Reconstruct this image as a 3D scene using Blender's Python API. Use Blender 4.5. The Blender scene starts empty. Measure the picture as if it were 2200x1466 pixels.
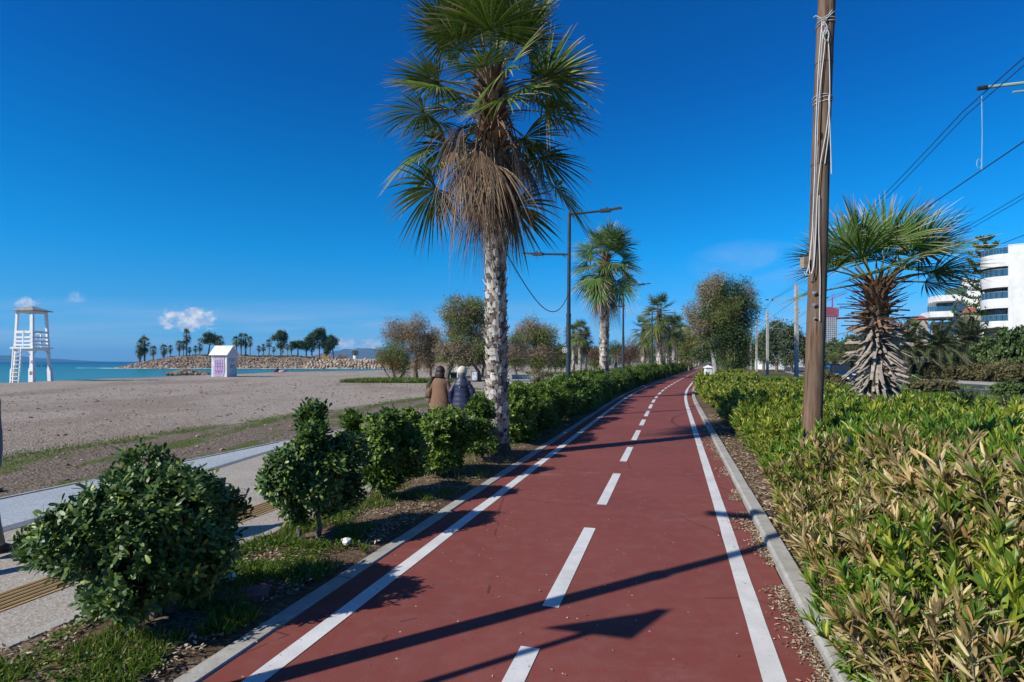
import bpy, math, random
import numpy as np
from mathutils import Vector, Matrix
R = math.radians
PI = math.pi
sc = bpy.context.scene
col = sc.collection
# ------------------------------------------------------------------ camera
F = 1222.0                      # focal length in photo pixels (20 mm on a 36 mm sensor)
CAMZ = 1.7
cam_d = bpy.data.cameras.new('camera')
cam_d.lens = 20.0; cam_d.sensor_width = 36.0
cam_d.shift_y = 0.0200
cam_d.clip_start = 0.05; cam_d.clip_end = 40000
cam = bpy.data.objects.new('camera', cam_d); col.objects.link(cam)
cam.location = (0, 0, CAMZ); cam.rotation_euler = (R(90), 0, 0)
sc.camera = cam
# ------------------------------------------------------------------ sun, sky, exposure
SUN_EL = R(34.5)
SX, SY = -0.857, -0.514          # horizontal direction towards the sun
sun_d = bpy.data.lights.new('sun', 'SUN'); sun_d.energy = 5.0; sun_d.angle = R(0.53); sun_d.color = (1.0, 0.95, 0.86)
sun = bpy.data.objects.new('sun', sun_d); col.objects.link(sun)
tosun = Vector((SX*math.cos(SUN_EL), SY*math.cos(SUN_EL), math.sin(SUN_EL)))
sun.rotation_euler = tosun.to_track_quat('Z', 'Y').to_euler(); sun.location = (-20, -12, 30)
world = bpy.data.worlds.new("World"); sc.world = world; world.use_nodes = True
wt = world.node_tree; wt.nodes.clear()
def wn(t, **k):
    n = wt.nodes.new(t)
    for a, b in k.items(): setattr(n, a, b)
    return n
def wmath(op, a, b=None, c=None, clamp=False):
    n = wn('ShaderNodeMath', operation=op, use_clamp=clamp)
    for i, v in enumerate((a, b, c)):
        if v is None: continue
        if isinstance(v, (int, float)): n.inputs[i].default_value = v
        else: wt.links.new(v, n.inputs[i])
    return n.outputs[0]
sky = wn('ShaderNodeTexSky', sky_type='NISHITA', sun_disc=False)
sky.sun_elevation = SUN_EL; sky.sun_rotation = math.atan2(SX, SY); sky.altitude = 0
sky.air_density = 1.0; sky.dust_density = 0.15; sky.ozone_density = 4.0
tc = wn('ShaderNodeTexCoord'); sep = wn('ShaderNodeSeparateXYZ'); wt.links.new(tc.outputs['Generated'], sep.inputs[0])
# clear winter air: the low sky stays blue, the top of the view is deep
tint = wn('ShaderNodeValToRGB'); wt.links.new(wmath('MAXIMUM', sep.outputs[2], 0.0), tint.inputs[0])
stops = ((0.0, (.27, .55, 1.0)), (.04, (.20, .53, .97)), (.10, (.115, .51, .86)), (.18, (.028, .54, .90)), (.29, (.010, .48, .86)), (.43, (.009, .37, .80)), (.55, (.010, .35, .76)), (.70, (.30, .40, .58)), (.95, (.42, .42, .52)))  # overhead stops, out of view, reddened so the shadows turn less blue
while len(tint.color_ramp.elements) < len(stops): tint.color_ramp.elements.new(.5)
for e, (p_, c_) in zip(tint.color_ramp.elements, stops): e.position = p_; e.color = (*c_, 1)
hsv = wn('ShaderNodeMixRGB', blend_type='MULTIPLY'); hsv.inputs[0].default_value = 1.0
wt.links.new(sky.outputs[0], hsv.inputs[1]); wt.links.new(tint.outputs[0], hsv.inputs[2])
ysafe = wmath('MAXIMUM', sep.outputs[1], 0.02)
U = wmath('DIVIDE', sep.outputs[0], ysafe); V = wmath('DIVIDE', sep.outputs[2], ysafe)
cmb = wn('ShaderNodeCombineXYZ'); wt.links.new(U, cmb.inputs[0]); wt.links.new(V, cmb.inputs[1])
def wnoise(scale, detail, stretch=(1, 1, 1), rough=0.6, dist=0.0):
    mp = wn('ShaderNodeMapping'); mp.inputs['Scale'].default_value = stretch
    wt.links.new(cmb.outputs[0], mp.inputs[0])
    n = wn('ShaderNodeTexNoise'); n.inputs['Scale'].default_value = scale; n.inputs['Detail'].default_value = detail
    n.inputs['Roughness'].default_value = rough; n.inputs['Distortion'].default_value = dist
    wt.links.new(mp.outputs[0], n.inputs['Vector']); return n.outputs['Fac']
puff = wnoise(42, 7, (1, 1.5, 1), 0.62)
mask = None
# small cumulus clouds low over the sea: (azimuth tangent, elevation tangent, half sizes, density)
for px, py, a, b, dens in ((405, 688, 62, 24, 1.15), (388, 682, 34, 22, 1.0), (420, 678, 26, 18, 1.0), (57, 650, 24, 13, .75), (162, 638, 20, 11, .28),
                           (745, 745, 44, 16, .75), (795, 742, 34, 20, .75), (700, 762, 50, 10, .4), (1160, 752, 120, 16, .35)):
    du = wmath('DIVIDE', wmath('SUBTRACT', U, (px-1100)/F), a/F); dv = wmath('DIVIDE', wmath('SUBTRACT', V, (777-py)/F), b/F)
    d = wmath('SQRT', wmath('ADD', wmath('MULTIPLY', du, du), wmath('MULTIPLY', dv, dv)))
    m = wmath('ADD', wmath('SUBTRACT', 0.95, d), wmath('MULTIPLY', wmath('SUBTRACT', puff, 0.46), 3.2))
    m = wmath('MULTIPLY', wmath('MULTIPLY', m, 1.5, clamp=True), dens)
    m = wmath('MULTIPLY', m, wmath('SUBTRACT', 2.0, d, clamp=True), clamp=True)
    mask = m if mask is None else wmath('MAXIMUM', mask, m)
# thin veil bands near the horizon
st = wnoise(2.2, 5, (1, 14, 1), 0.55, 0.4)
band = wmath('MULTIPLY', wmath('SUBTRACT', 1.0, wmath('ABSOLUTE', wmath('DIVIDE', wmath('SUBTRACT', V, 0.055), 0.060)), clamp=True),
             wmath('MULTIPLY', wmath('SUBTRACT', st, 0.40, clamp=True), 3.4), clamp=True)
cir = wnoise(5, 6, (1, 3, 1), 0.6, 0.8)
du = wmath('DIVIDE', wmath('SUBTRACT', U, 0.45), 0.15); dv = wmath('DIVIDE', wmath('SUBTRACT', V, 0.17), 0.05)
cband = wmath('MULTIPLY', wmath('SUBTRACT', 1.0, wmath('ADD', wmath('MULTIPLY', du, du), wmath('MULTIPLY', dv, dv)), clamp=True),
              wmath('MULTIPLY', wmath('SUBTRACT', cir, 0.40, clamp=True), 1.6), clamp=True)
veil = wmath('MULTIPLY', wmath('MAXIMUM', band, cband), 0.8)
shade = wnoise(60, 4, (1, 1.3, 1))
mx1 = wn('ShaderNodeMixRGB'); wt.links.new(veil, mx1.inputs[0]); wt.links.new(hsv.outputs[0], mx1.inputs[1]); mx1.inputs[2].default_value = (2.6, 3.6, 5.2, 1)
ccol = wn('ShaderNodeMixRGB'); wt.links.new(wmath('MULTIPLY', wmath('SUBTRACT', shade, 0.38, clamp=True), 3.5, clamp=True), ccol.inputs[0])
ccol.inputs[1].default_value = (2.4, 3.3, 4.9, 1); ccol.inputs[2].default_value = (5.4, 5.6, 5.9, 1)
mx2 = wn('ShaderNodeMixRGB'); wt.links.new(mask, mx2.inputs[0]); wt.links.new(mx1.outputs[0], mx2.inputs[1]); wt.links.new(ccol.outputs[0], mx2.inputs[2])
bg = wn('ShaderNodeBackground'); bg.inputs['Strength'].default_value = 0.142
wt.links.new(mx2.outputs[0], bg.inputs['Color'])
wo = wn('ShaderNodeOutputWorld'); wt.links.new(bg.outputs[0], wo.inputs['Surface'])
sc.view_settings.view_transform = 'Standard'; sc.view_settings.look = 'None'
sc.view_settings.exposure = 0.14; sc.view_settings.gamma = 1.0; sc.view_settings.use_curve_mapping = False
sc.render.engine = 'CYCLES'
sc.cycles.use_denoising = True
sc.cycles.max_bounces = 6; sc.cycles.transparent_max_bounces = 8; sc.cycles.diffuse_bounces = 3
sc.cycles.caustics_reflective = False; sc.cycles.caustics_refractive = False

# ------------------------------------------------------------------ helpers: objects
def tag(o, label=None, cat=None, group=None, kind=None):
    if label: o['label'] = label
    if cat: o['category'] = cat
    if group: o['group'] = group
    if kind: o['kind'] = kind
    return o
def thing(name, label, cat, loc=(0, 0, 0), rz=0.0, group=None, kind=None, s=1.0):
    o = bpy.data.objects.new(name, None); col.objects.link(o); o.empty_display_size = 0.2
    o.location = loc; o.rotation_euler = (0, 0, rz); o.scale = (s, s, s)
    return tag(o, label, cat, group, kind)
def copy_tree(o, parent=None):
    c = o.copy(); col.objects.link(c)
    if parent is not None: c.parent = parent
    for ch in [q for q in KIDS.get(o.name, [])]: 
        k = copy_tree(ch, c)
    return c
KIDS = {}
def place(proto, used, loc, rz=0.0, s=1.0, label=None, group=None, cat=None):
    """first use moves the source itself, later uses copy it with its parts"""
    if not used: used.append(1); o = proto
    else:
        o = copy_tree(proto)
    o.location = loc; o.rotation_euler = (o.rotation_euler[0], o.rotation_euler[1], rz)
    o.scale = (s, s, s) if isinstance(s, (int, float)) else s
    if label: o['label'] = label
    if group: o['group'] = group
    if cat: o['category'] = cat
    return o
class Acc:
    def __init__(s): s.v = []; s.q = []; s.t = []; s.n = 0; s.at = []; s.qm = []; s.tm = []
    def add(s, V, Fq=None, Ft=None, mi=0, at=0.0):
        V = np.asarray(V, dtype=np.float32).reshape(-1, 3)
        if Fq is not None and len(Fq):
            Fq = np.asarray(Fq, dtype=np.int32).reshape(-1, 4); s.q.append(Fq+s.n); s.qm.append(np.full(len(Fq), mi, np.int32))
        if Ft is not None and len(Ft):
            Ft = np.asarray(Ft, dtype=np.int32).reshape(-1, 3); s.t.append(Ft+s.n); s.tm.append(np.full(len(Ft), mi, np.int32))
        s.v.append(V); s.n += len(V)
        s.at.append(np.broadcast_to(np.asarray(at, np.float32), (len(V),)).copy())
    def mesh(s, name, mats, smooth=False, attr=None):
        me = bpy.data.meshes.new(name)
        V = np.concatenate(s.v); q = np.concatenate(s.q) if s.q else np.zeros((0, 4), np.int32); t = np.concatenate(s.t) if s.t else np.zeros((0, 3), np.int32)
        me.vertices.add(len(V)); me.vertices.foreach_set('co', V.ravel())
        nl = q.size+t.size; me.loops.add(nl)
        me.loops.foreach_set('vertex_index', np.concatenate([q.ravel(), t.ravel()]).astype(np.int32))
        nf = len(q)+len(t); me.polygons.add(nf)
        me.polygons.foreach_set('loop_start', np.concatenate([np.arange(len(q))*4, q.size+np.arange(len(t))*3]).astype(np.int32))
        mi = np.concatenate((s.qm if s.q else [])+(s.tm if s.t else [])) if nf else np.zeros(0, np.int32)
        me.polygons.foreach_set('material_index', mi.astype(np.int32))
        me.polygons.foreach_set('use_smooth', np.full(nf, bool(smooth)))
        if attr:
            a = me.attributes.new(attr, 'FLOAT', 'POINT'); a.data.foreach_set('value', np.concatenate(s.at))
        me.update(calc_edges=True)
        for m in (mats if isinstance(mats, (list, tuple)) else [mats]): me.materials.append(m)
        return me
    def build(s, name, mats, parent=None, smooth=False, attr=None, loc=None):
        o = bpy.data.objects.new(name, s.mesh(name, mats, smooth, attr)); col.objects.link(o)
        if parent is not None: o.parent = parent; KIDS.setdefault(parent.name, []).append(o)
        if loc is not None: o.location = loc
        return o
    # ---- shapes
    def box(s, c, size, rz=0.0, rot=None, mi=0, taper=1.0):
        x, y, z = [q/2 for q in size]
        V = np.array([[-x, -y, -z], [x, -y, -z], [x, y, -z], [-x, y, -z], [-x*taper, -y*taper, z], [x*taper, -y*taper, z], [x*taper, y*taper, z], [-x*taper, y*taper, z]])
        M = np.array(rot) if rot is not None else np.array([[math.cos(rz), -math.sin(rz), 0], [math.sin(rz), math.cos(rz), 0], [0, 0, 1]])
        s.add(V@M.T+np.array(c), [[0, 3, 2, 1], [4, 5, 6, 7], [0, 1, 5, 4], [1, 2, 6, 5], [2, 3, 7, 6], [3, 0, 4, 7]], mi=mi)
    def bar(s, a, b, w, h, mi=0, up=(0, 0, 1)):
        """rectangular bar from a to b, w across, h along up"""
        a = np.array(a, float); b = np.array(b, float); d = b-a; L = np.linalg.norm(d); d /= L
        u = np.array(up, float); sd = np.cross(d, u)
        if np.linalg.norm(sd) < 1e-5: sd = np.cross(d, np.array([1., 0, 0]))
        sd /= np.linalg.norm(sd); u = np.cross(sd, d)
        M = np.stack([sd, d, u], axis=1)
        s.box((a+b)/2, (w, L, h), rot=M, mi=mi)
    def tube(s, P, r, n=8, mi=0, cap=True, at=None):
        P = np.asarray(P, float); m = len(P); r = np.broadcast_to(np.asarray(r, float), (m,))
        T = np.gradient(P, axis=0); T /= (np.linalg.norm(T, axis=1)[:, None]+1e-9)
        ref = np.array([0, 0, 1.0]) if abs(T[0, 2]) < .9 else np.array([1.0, 0, 0])
        A = np.zeros_like(P); A[0] = np.cross(T[0], ref); A[0] /= np.linalg.norm(A[0])
        for i in range(1, m):
            v = A[i-1]-T[i]*np.dot(A[i-1], T[i]); A[i] = v/(np.linalg.norm(v)+1e-9)
        B = np.cross(T, A)
        th = np.arange(n)*2*PI/n
        V = P[:, None, :]+r[:, None, None]*(A[:, None, :]*np.cos(th)[None, :, None]+B[:, None, :]*np.sin(th)[None, :, None])
        V = V.reshape(-1, 3)
        i, j = np.meshgrid(np.arange(m-1), np.arange(n), indexing='ij'); j2 = (j+1) % n
        Fq = np.stack([i*n+j, i*n+j2, (i+1)*n+j2, (i+1)*n+j], -1).reshape(-1, 4)
        Ft = []
        if cap:
            V = np.concatenate([V, P[:1], P[-1:]]); c0 = m*n; c1 = m*n+1
            for k in range(n):
                Ft.append([c0, (k+1) % n, k]); Ft.append([c1, (m-1)*n+k, (m-1)*n+(k+1) % n])
        s.add(V, Fq, Ft, mi=mi, at=0.0 if at is None else at)
    def loft(s, rings, mi=0, cap=True):
        """rings: list of (n,3) arrays"""
        n = len(rings[0]); m = len(rings); V = np.concatenate(rings)
        i, j = np.meshgrid(np.arange(m-1), np.arange(n), indexing='ij'); j2 = (j+1) % n
        Fq = np.stack([i*n+j, i*n+j2, (i+1)*n+j2, (i+1)*n+j], -1).reshape(-1, 4); Ft = []
        if cap:
            V = np.concatenate([V, rings[0].mean(0)[None], rings[-1].mean(0)[None]])
            for k in range(n):
                Ft.append([m*n, (k+1) % n, k]); Ft.append([m*n+1, (m-1)*n+k, (m-1)*n+(k+1) % n])
        s.add(V, Fq, Ft, mi=mi)
    def prism(s, poly, z0, z1, mi=0, M=None):
        """extrude a simple polygon (list of xy) between z0 and z1 (fan caps: keep it star-shaped round its mean)"""
        P = np.array(poly, float); n = len(P); c = P.mean(0)
        V = np.concatenate([np.c_[P, np.full(n, z0)], np.c_[P, np.full(n, z1)], [[c[0], c[1], z0]], [[c[0], c[1], z1]]])
        if M is not None: V = V@np.array(M)[:3, :3].T+np.array(M)[:3, 3]
        k = np.arange(n); k2 = (k+1) % n
        s.add(V, np.stack([k, k2, n+k2, n+k], -1), np.concatenate([np.stack([np.full(n, 2*n), k2, k], -1), np.stack([np.full(n, 2*n+1), n+k, n+k2], -1)]), mi=mi)
    def grid(s, X, Y, Z, mi=0, at=0.0):
        m, n = X.shape; i, j = np.meshgrid(np.arange(m-1), np.arange(n-1), indexing='ij')
        Fq = np.stack([i*n+j, (i+1)*n+j, (i+1)*n+j+1, i*n+j+1], -1).reshape(-1, 4)
        s.add(np.stack([X, Y, Z], -1).reshape(-1, 3), Fq, mi=mi, at=at)
def unit(a): return a/(np.linalg.norm(a, axis=-1, keepdims=True)+1e-9)
def leaves(acc, P, D, U, L, W, prof=(.25, 1, .8, .04), bend=0.0, mi=0, at=None, fold=0.0):
    """many leaves at once: P base, D direction, U leaf normal, L length, W half width; fold>0 adds a raised midrib"""
    P = np.asarray(P, float); N = len(P); D = unit(np.asarray(D, float)); Sd = unit(np.cross(D, np.asarray(U, float))); Nn = np.cross(Sd, D)
    L = np.broadcast_to(np.asarray(L, float), (N,)); W = np.broadcast_to(np.asarray(W, float), (N,)); bend = np.broadcast_to(np.asarray(bend, float), (N,))
    k = len(prof); t = np.linspace(0, 1, k)
    C = P[:, None, :]+D[:, None, :]*(L[:, None]*t[None])[:, :, None]
    C = C-Nn[:, None, :]*((bend*L)[:, None]*(t**2)[None])[:, :, None]
    wv = Sd[:, None, :]*(W[:, None]*np.array(prof)[None])[:, :, None]
    if fold:
        mid = C-Nn[:, None, :]*(W[:, None]*np.array(prof)[None]*fold)[:, :, None]
        V = np.stack([C-wv, mid, C+wv], 2); c = 3
    else: V = np.stack([C-wv, C+wv], 2); c = 2
    V = V.reshape(-1, 3)
    base = (np.arange(N)*k*c)[:, None, None]; r = (np.arange(k-1)*c)[None, :, None]; h = np.arange(c-1)[None, None, :]
    a = base+r+h; Fq = np.stack([a, a+1, a+1+c, a+c], -1).reshape(-1, 4)
    A = np.broadcast_to(t[None, :, None], (N, k, c)).reshape(-1) if at is None else np.repeat(np.broadcast_to(at, (N,)), k*c)
    acc.add(V, Fq, mi=mi, at=A)
def rdir(rng, n): return unit(rng.normal(size=(n, 3)))

# ------------------------------------------------------------------ helpers: materials
def nodes(m):
    m.use_nodes = True; nt = m.node_tree; nt.nodes.clear(); return nt
def lk(nt, a, b): nt.links.new(a, b)
def ramp(nt, fac, cols, pos=None, interp='LINEAR'):
    r = nt.nodes.new('ShaderNodeValToRGB'); r.color_ramp.interpolation = interp
    pos = pos or [i/(max(1, len(cols)-1)) for i in range(len(cols))]
    while len(r.color_ramp.elements) < len(cols): r.color_ramp.elements.new(.5)
    for e, p, c in zip(r.color_ramp.elements, pos, cols): e.position = p; e.color = (*c, 1)
    lk(nt, fac, r.inputs[0]); return r.outputs[0]
def noise(nt, vec, scale, detail=4, rough=.55, dist=0, out='Fac'):
    n = nt.nodes.new('ShaderNodeTexNoise'); n.inputs['Scale'].default_value = scale; n.inputs['Detail'].default_value = detail
    n.inputs['Roughness'].default_value = rough; n.inputs['Distortion'].default_value = dist
    if vec is not None: lk(nt, vec, n.inputs['Vector'])
    return n.outputs[out]
def vor(nt, vec, scale, out='Distance', feature='F1'):
    n = nt.nodes.new('ShaderNodeTexVoronoi'); n.feature = feature; n.inputs['Scale'].default_value = scale
    if vec is not None: lk(nt, vec, n.inputs['Vector'])
    return n.outputs[out]
def mth(nt, op, a, b=None, c=None, clamp=False):
    n = nt.nodes.new('ShaderNodeMath'); n.operation = op; n.use_clamp = clamp
    for i, v in enumerate((a, b, c)):
        if v is None: continue
        if isinstance(v, (int, float)): n.inputs[i].default_value = v
        else: lk(nt, v, n.inputs[i])
    return n.outputs[0]
def mixc(nt, f, a, b, bt='MIX'):
    n = nt.nodes.new('ShaderNodeMixRGB'); n.blend_type = bt
    for i, v in enumerate((f, a, b)):
        if isinstance(v, (int, float)): n.inputs[i].default_value = v
        elif isinstance(v, tuple): n.inputs[i].default_value = (*v, 1)
        else: lk(nt, v, n.inputs[i])
    return n.outputs[0]
def coords(nt, kind='Object', scale=(1, 1, 1)):
    t = nt.nodes.new('ShaderNodeTexCoord'); mp = nt.nodes.new('ShaderNodeMapping'); mp.inputs['Scale'].default_value = scale
    lk(nt, t.outputs[kind], mp.inputs[0]); return mp.outputs[0]
def finish(nt, colr, rough=.6, bump=None, bstr=.3, bdist=.01, metal=0.0, spec=.5, transl=0.0, alpha=None):
    p = nt.nodes.new('ShaderNodeBsdfPrincipled')
    for k_, v in (('Base Color', colr), ('Roughness', rough), ('Metallic', metal)):
        if isinstance(v, (int, float)): p.inputs[k_].default_value = v
        elif isinstance(v, tuple): p.inputs[k_].default_value = (*v, 1)
        else: lk(nt, v, p.inputs[k_])
    p.inputs['Specular IOR Level'].default_value = spec
    if bump is not None:
        b = nt.nodes.new('ShaderNodeBump'); b.inputs['Strength'].default_value = bstr; b.inputs['Distance'].default_value = bdist
        lk(nt, bump, b.inputs['Height']); lk(nt, b.outputs[0], p.inputs['Normal'])
    out = nt.nodes.new('ShaderNodeOutputMaterial'); sh = p.outputs[0]
    if transl:
        tr = nt.nodes.new('ShaderNodeBsdfTranslucent')
        if isinstance(colr, tuple): tr.inputs[0].default_value = (*colr, 1)
        else: lk(nt, colr, tr.inputs[0])
        mx = nt.nodes.new('ShaderNodeMixShader'); mx.inputs[0].default_value = transl
        lk(nt, sh, mx.inputs[1]); lk(nt, tr.outputs[0], mx.inputs[2]); sh = mx.outputs[0]
    lk(nt, sh, out.inputs[0]); return p
def surf(name, c1, c2=None, scale=8, rough=.6, bump=.2, bdist=.01, metal=0.0, spec=.4, stretch=(1, 1, 1), speck=None, detail=6, bscale=None):
    """a two-tone weathered surface with fine grain"""
    m = bpy.data.materials.new(name); nt = nodes(m); v = coords(nt, 'Object', stretch)
    n = noise(nt, v, scale, detail, .62)
    c2 = c2 or tuple(min(1, q*1.25) for q in c1)
    cc = ramp(nt, n, [c1, c2], [.32, .68])
    if speck:
        cc = mixc(nt, mth(nt, 'GREATER_THAN', noise(nt, v, speck[1], 2), speck[2]), cc, speck[0])
    finish(nt, cc, rough, noise(nt, v, bscale or scale*4, 5), bump, bdist, metal, spec); return m
def leafm(name, cols, pos=None, rough=.45, transl=.25, tipcol=None, tip0=.6, spec=.35, objvar=.0, vscale=0.0, vcol=None):
    """foliage: each leaf takes its own tone; tipcol dries the ends (attribute 'tip'); vcol adds large light or dry patches"""
    m = bpy.data.materials.new(name); nt = nodes(m)
    g = nt.nodes.new('ShaderNodeNewGeometry'); f = g.outputs['Random Per Island']
    cc = ramp(nt, f, cols, pos)
    if vcol is not None:
        v = coords(nt, 'Object'); n = noise(nt, v, vscale, 2)
        cc = mixc(nt, ramp(nt, n, [(0, 0, 0), (1, 1, 1)], [.48, .62]), cc, vcol)
    if tipcol is not None:
        a = nt.nodes.new('ShaderNodeAttribute'); a.attribute_name = 'tip'
        t = mth(nt, 'ADD', a.outputs['Fac'], mth(nt, 'MULTIPLY', mth(nt, 'SUBTRACT', f, .5), .5))
        cc = mixc(nt, ramp(nt, t, [(0, 0, 0), (1, 1, 1)], [tip0, min(1, tip0+.25)]), cc, tipcol)
    if objvar:
        oi = nt.nodes.new('ShaderNodeObjectInfo'); h = nt.nodes.new('ShaderNodeHueSaturation')
        lk(nt, mth(nt, 'ADD', mth(nt, 'MULTIPLY', oi.outputs['Random'], objvar), 1-objvar/2), h.inputs['Value']); lk(nt, cc, h.inputs['Color']); cc = h.outputs[0]
    finish(nt, cc, rough, spec=spec, transl=transl); return m

# ------------------------------------------------------------------ path geometry: centre line x = cx(y), ground coordinates in metres
_ty = np.arange(-60, 1200, .25)
_ts = np.interp(_ty, [-60, 22, 38, 60, 1200], [.283, .283, .345, .36, .37])
_tx = np.cumsum(_ts)*.25; _tx = _tx-np.interp(3.03, _ty, _tx)+.01
def cx(y): return np.interp(y, _ty, _tx)
def cs(y): return np.interp(y, _ty, _ts)
def pp(y, off):
    """point at signed distance off (right positive) from the path centre line at row y"""
    s = cs(y); k = 1/np.sqrt(1+s*s); return cx(y)+off*k, y-off*s*k
def offs(X, Y): return (X-cx(Y))/np.sqrt(1+cs(Y)**2)
def yrows(a, b):
    ys = [a]
    while ys[-1] < b: ys.append(ys[-1]+max(.35, abs(ys[-1])*.03))
    ys[-1] = b; return np.array(ys)
def G(px, py): Y = CAMZ*F/(py-777.0); return ((px-1100)/F*Y, Y)
def X_(px, Y): return (px-1100)/F*Y
def Z_(py, Y): return CAMZ+(777.0-py)/F*Y
# ------------------------------------------------------------------ ground, beach, sea
SHORE = np.array([(-60, -400), (-50, -60), (-47, 20), (-45.5, 44), (-44, 56), (-43, 76), (-41, 92), (-30, 106), (-24, 130), (-30, 200), (-40, 260), (-200, 600), (-900, 3000), (-3000, 9000)], float)
def shore_x(Y): return np.interp(Y, SHORE[:, 1], SHORE[:, 0])
def vnoise(X, Y, s, seed=0):
    """cheap smooth value noise"""
    rs = np.random.RandomState(seed).rand(64, 64); x = X/s; y = Y/s
    x0 = np.floor(x).astype(int); y0 = np.floor(y).astype(int); fx = x-x0; fy = y-y0; fx = fx*fx*(3-2*fx); fy = fy*fy*(3-2*fy)
    g = lambda a, b: rs[a % 64, b % 64]
    return (g(x0, y0)*(1-fx)+g(x0+1, y0)*fx)*(1-fy)+(g(x0, y0+1)*(1-fx)+g(x0+1, y0+1)*fx)*fy
def ground_z(X, Y):
    X = np.asarray(X, float); Y = np.asarray(Y, float)
    s = X-shore_x(Y); o = offs(X, Y)
    z = np.interp(s, [-30, -6, 0, 3.5, 7, 14, 40], [-6, -2.2, -1.0, -.1, .13, .06, 0.0])
    w = np.clip((-o-8)/6, 0, 1)*np.clip(s/4, 0, 1)
    z = z+w*((vnoise(X, Y, 5, 1)-.5)*.10+(vnoise(X, Y, 1.6, 2)-.5)*.05)
    wr = np.clip((o-9)/20, 0, 1)
    z = z+wr*(vnoise(X, Y, 9, 3)-.5)*.12
    return z-.035
def axis(a, b, step, far):
    c = list(np.arange(a, b, step)); st = step; x = b
    while x < far: c.append(x); st *= 1.22; x += st
    c.append(far); st = step; x = a-step; lo = []
    while x > -far: lo.append(x); st *= 1.22; x -= st
    lo.append(-far); return np.array(lo[::-1]+c)
gx = axis(-62, 44, .55, 9400); gy = np.concatenate([-axis(-2, 0, 1, 3000)[axis(-2, 0, 1, 3000) > 0][::-1]*1.0-6, np.arange(-6, 70, .55), np.geomspace(70.6, 9400, 90)])
gy = np.unique(gy)
GX, GY = np.meshgrid(gx, gy, indexing='ij'); GZ = ground_z(GX, GY)
a = Acc(); a.grid(GX, GY, GZ, at=offs(GX, GY).reshape(-1))
mg = bpy.data.materials.new('ground'); nt = nodes(mg)
at = nt.nodes.new('ShaderNodeAttribute'); at.attribute_name = 'off'; off = at.outputs['Fac']
v = coords(nt)
n_big = noise(nt, v, .35, 4); n_mid = noise(nt, v, 1.6, 6, .62); n_f = noise(nt, v, 22, 6, .7); n_st = noise(nt, coords(nt, 'Object', (1, .45, 1)), .16, 5, .6, .5)
peb = vor(nt, v, 26); pebc = vor(nt, v, 30, 'Color')
sepc = nt.nodes.new('ShaderNodeSeparateColor'); lk(nt, pebc, sepc.inputs[0])
# beach: grey shingle with damp brown bands, pebbles of many greys
sand = ramp(nt, n_f, [(.23, .18, .14), (.48, .40, .33), (.66, .58, .50)], [.25, .52, .8])
sand = mixc(nt, .45, sand, ramp(nt, sepc.outputs[0], [(.19, .15, .12), (.45, .375, .315), (.72, .65, .58)], [0, .6, 1]))
sand = mixc(nt, mth(nt, 'MULTIPLY', ramp(nt, n_st, [(0, 0, 0), (1, 1, 1)], [.47, .60]), .62), sand, (.29, .22, .165))
sand = mixc(nt, mth(nt, 'MULTIPLY', ramp(nt, n_mid, [(0, 0, 0), (1, 1, 1)], [.55, .75]), .35), sand, (.17, .13, .10))
# dirt band beside the promenade
dirt = ramp(nt, n_f, [(.12, .085, .06), (.27, .20, .145), (.48, .40, .32)], [.3, .52, .8])
dirt = mixc(nt, .35, dirt, ramp(nt, sepc.outputs[1], [(.09, .065, .05), (.20, .16, .13), (.42, .37, .33)], [0, .6, 1]))
moss = ramp(nt, n_f, [(.08, .105, .022), (.16, .185, .045)], [.3, .7])
dirtm = mixc(nt, ramp(nt, noise(nt, coords(nt, 'Object', (1.6, .5, 1)), .75, 5, .65), [(0, 0, 0), (1, 1, 1)], [.50, .60]), dirt, moss)
# right side: rough grass over soil
grs = ramp(nt, n_mid, [(.035, .065, .012), (.07, .11, .022), (.12, .13, .05)], [.3, .55, .8])
soil = mixc(nt, ramp(nt, n_mid, [(0, 0, 0), (1, 1, 1)], [.44, .6]), (.16, .12, .08), grs)
wob = mth(nt, 'MULTIPLY', mth(nt, 'SUBTRACT', noise(nt, v, .8, 5, .65), .5), 2.2)
o2 = mth(nt, 'ADD', off, wob)
f_dirt = mth(nt, 'ADD', mth(nt, 'MULTIPLY', mth(nt, 'ADD', o2, 10.7), 3.0), 0, clamp=True)
f_line = mth(nt, 'SUBTRACT', 1.0, mth(nt, 'MULTIPLY', mth(nt, 'ABSOLUTE', mth(nt, 'ADD', o2, 10.75)), 2.6), clamp=True)
c = mixc(nt, f_dirt, sand, dirtm)
c = mixc(nt, mth(nt, 'MULTIPLY', f_line, .85), c, moss)
f_right = mth(nt, 'MULTIPLY', mth(nt, 'SUBTRACT', off, 2.7), 2.0, clamp=True)
near = ramp(nt, n_f, [(.10, .07, .045), (.21, .16, .115), (.34, .28, .22)], [.3, .52, .8])
f_pl = mth(nt, 'MULTIPLY', mth(nt, 'ADD', off, 5.0), 2.0, clamp=True)
c = mixc(nt, f_pl, c, near); c = mixc(nt, f_right, c, soil)
hb = mth(nt, 'ADD', mth(nt, 'MULTIPLY', n_f, 1.0), mth(nt, 'ADD', mth(nt, 'MULTIPLY', peb, .6), mth(nt, 'ADD', mth(nt, 'MULTIPLY', n_mid, 2.5), mth(nt, 'MULTIPLY', noise(nt, v, 5.5, 4, .6), 2.2))))
finish(nt, c, .9, hb, 1.0, .05, spec=.15)
g = a.build('ground', mg, smooth=True, attr='off'); tag(g, kind='structure')
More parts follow.
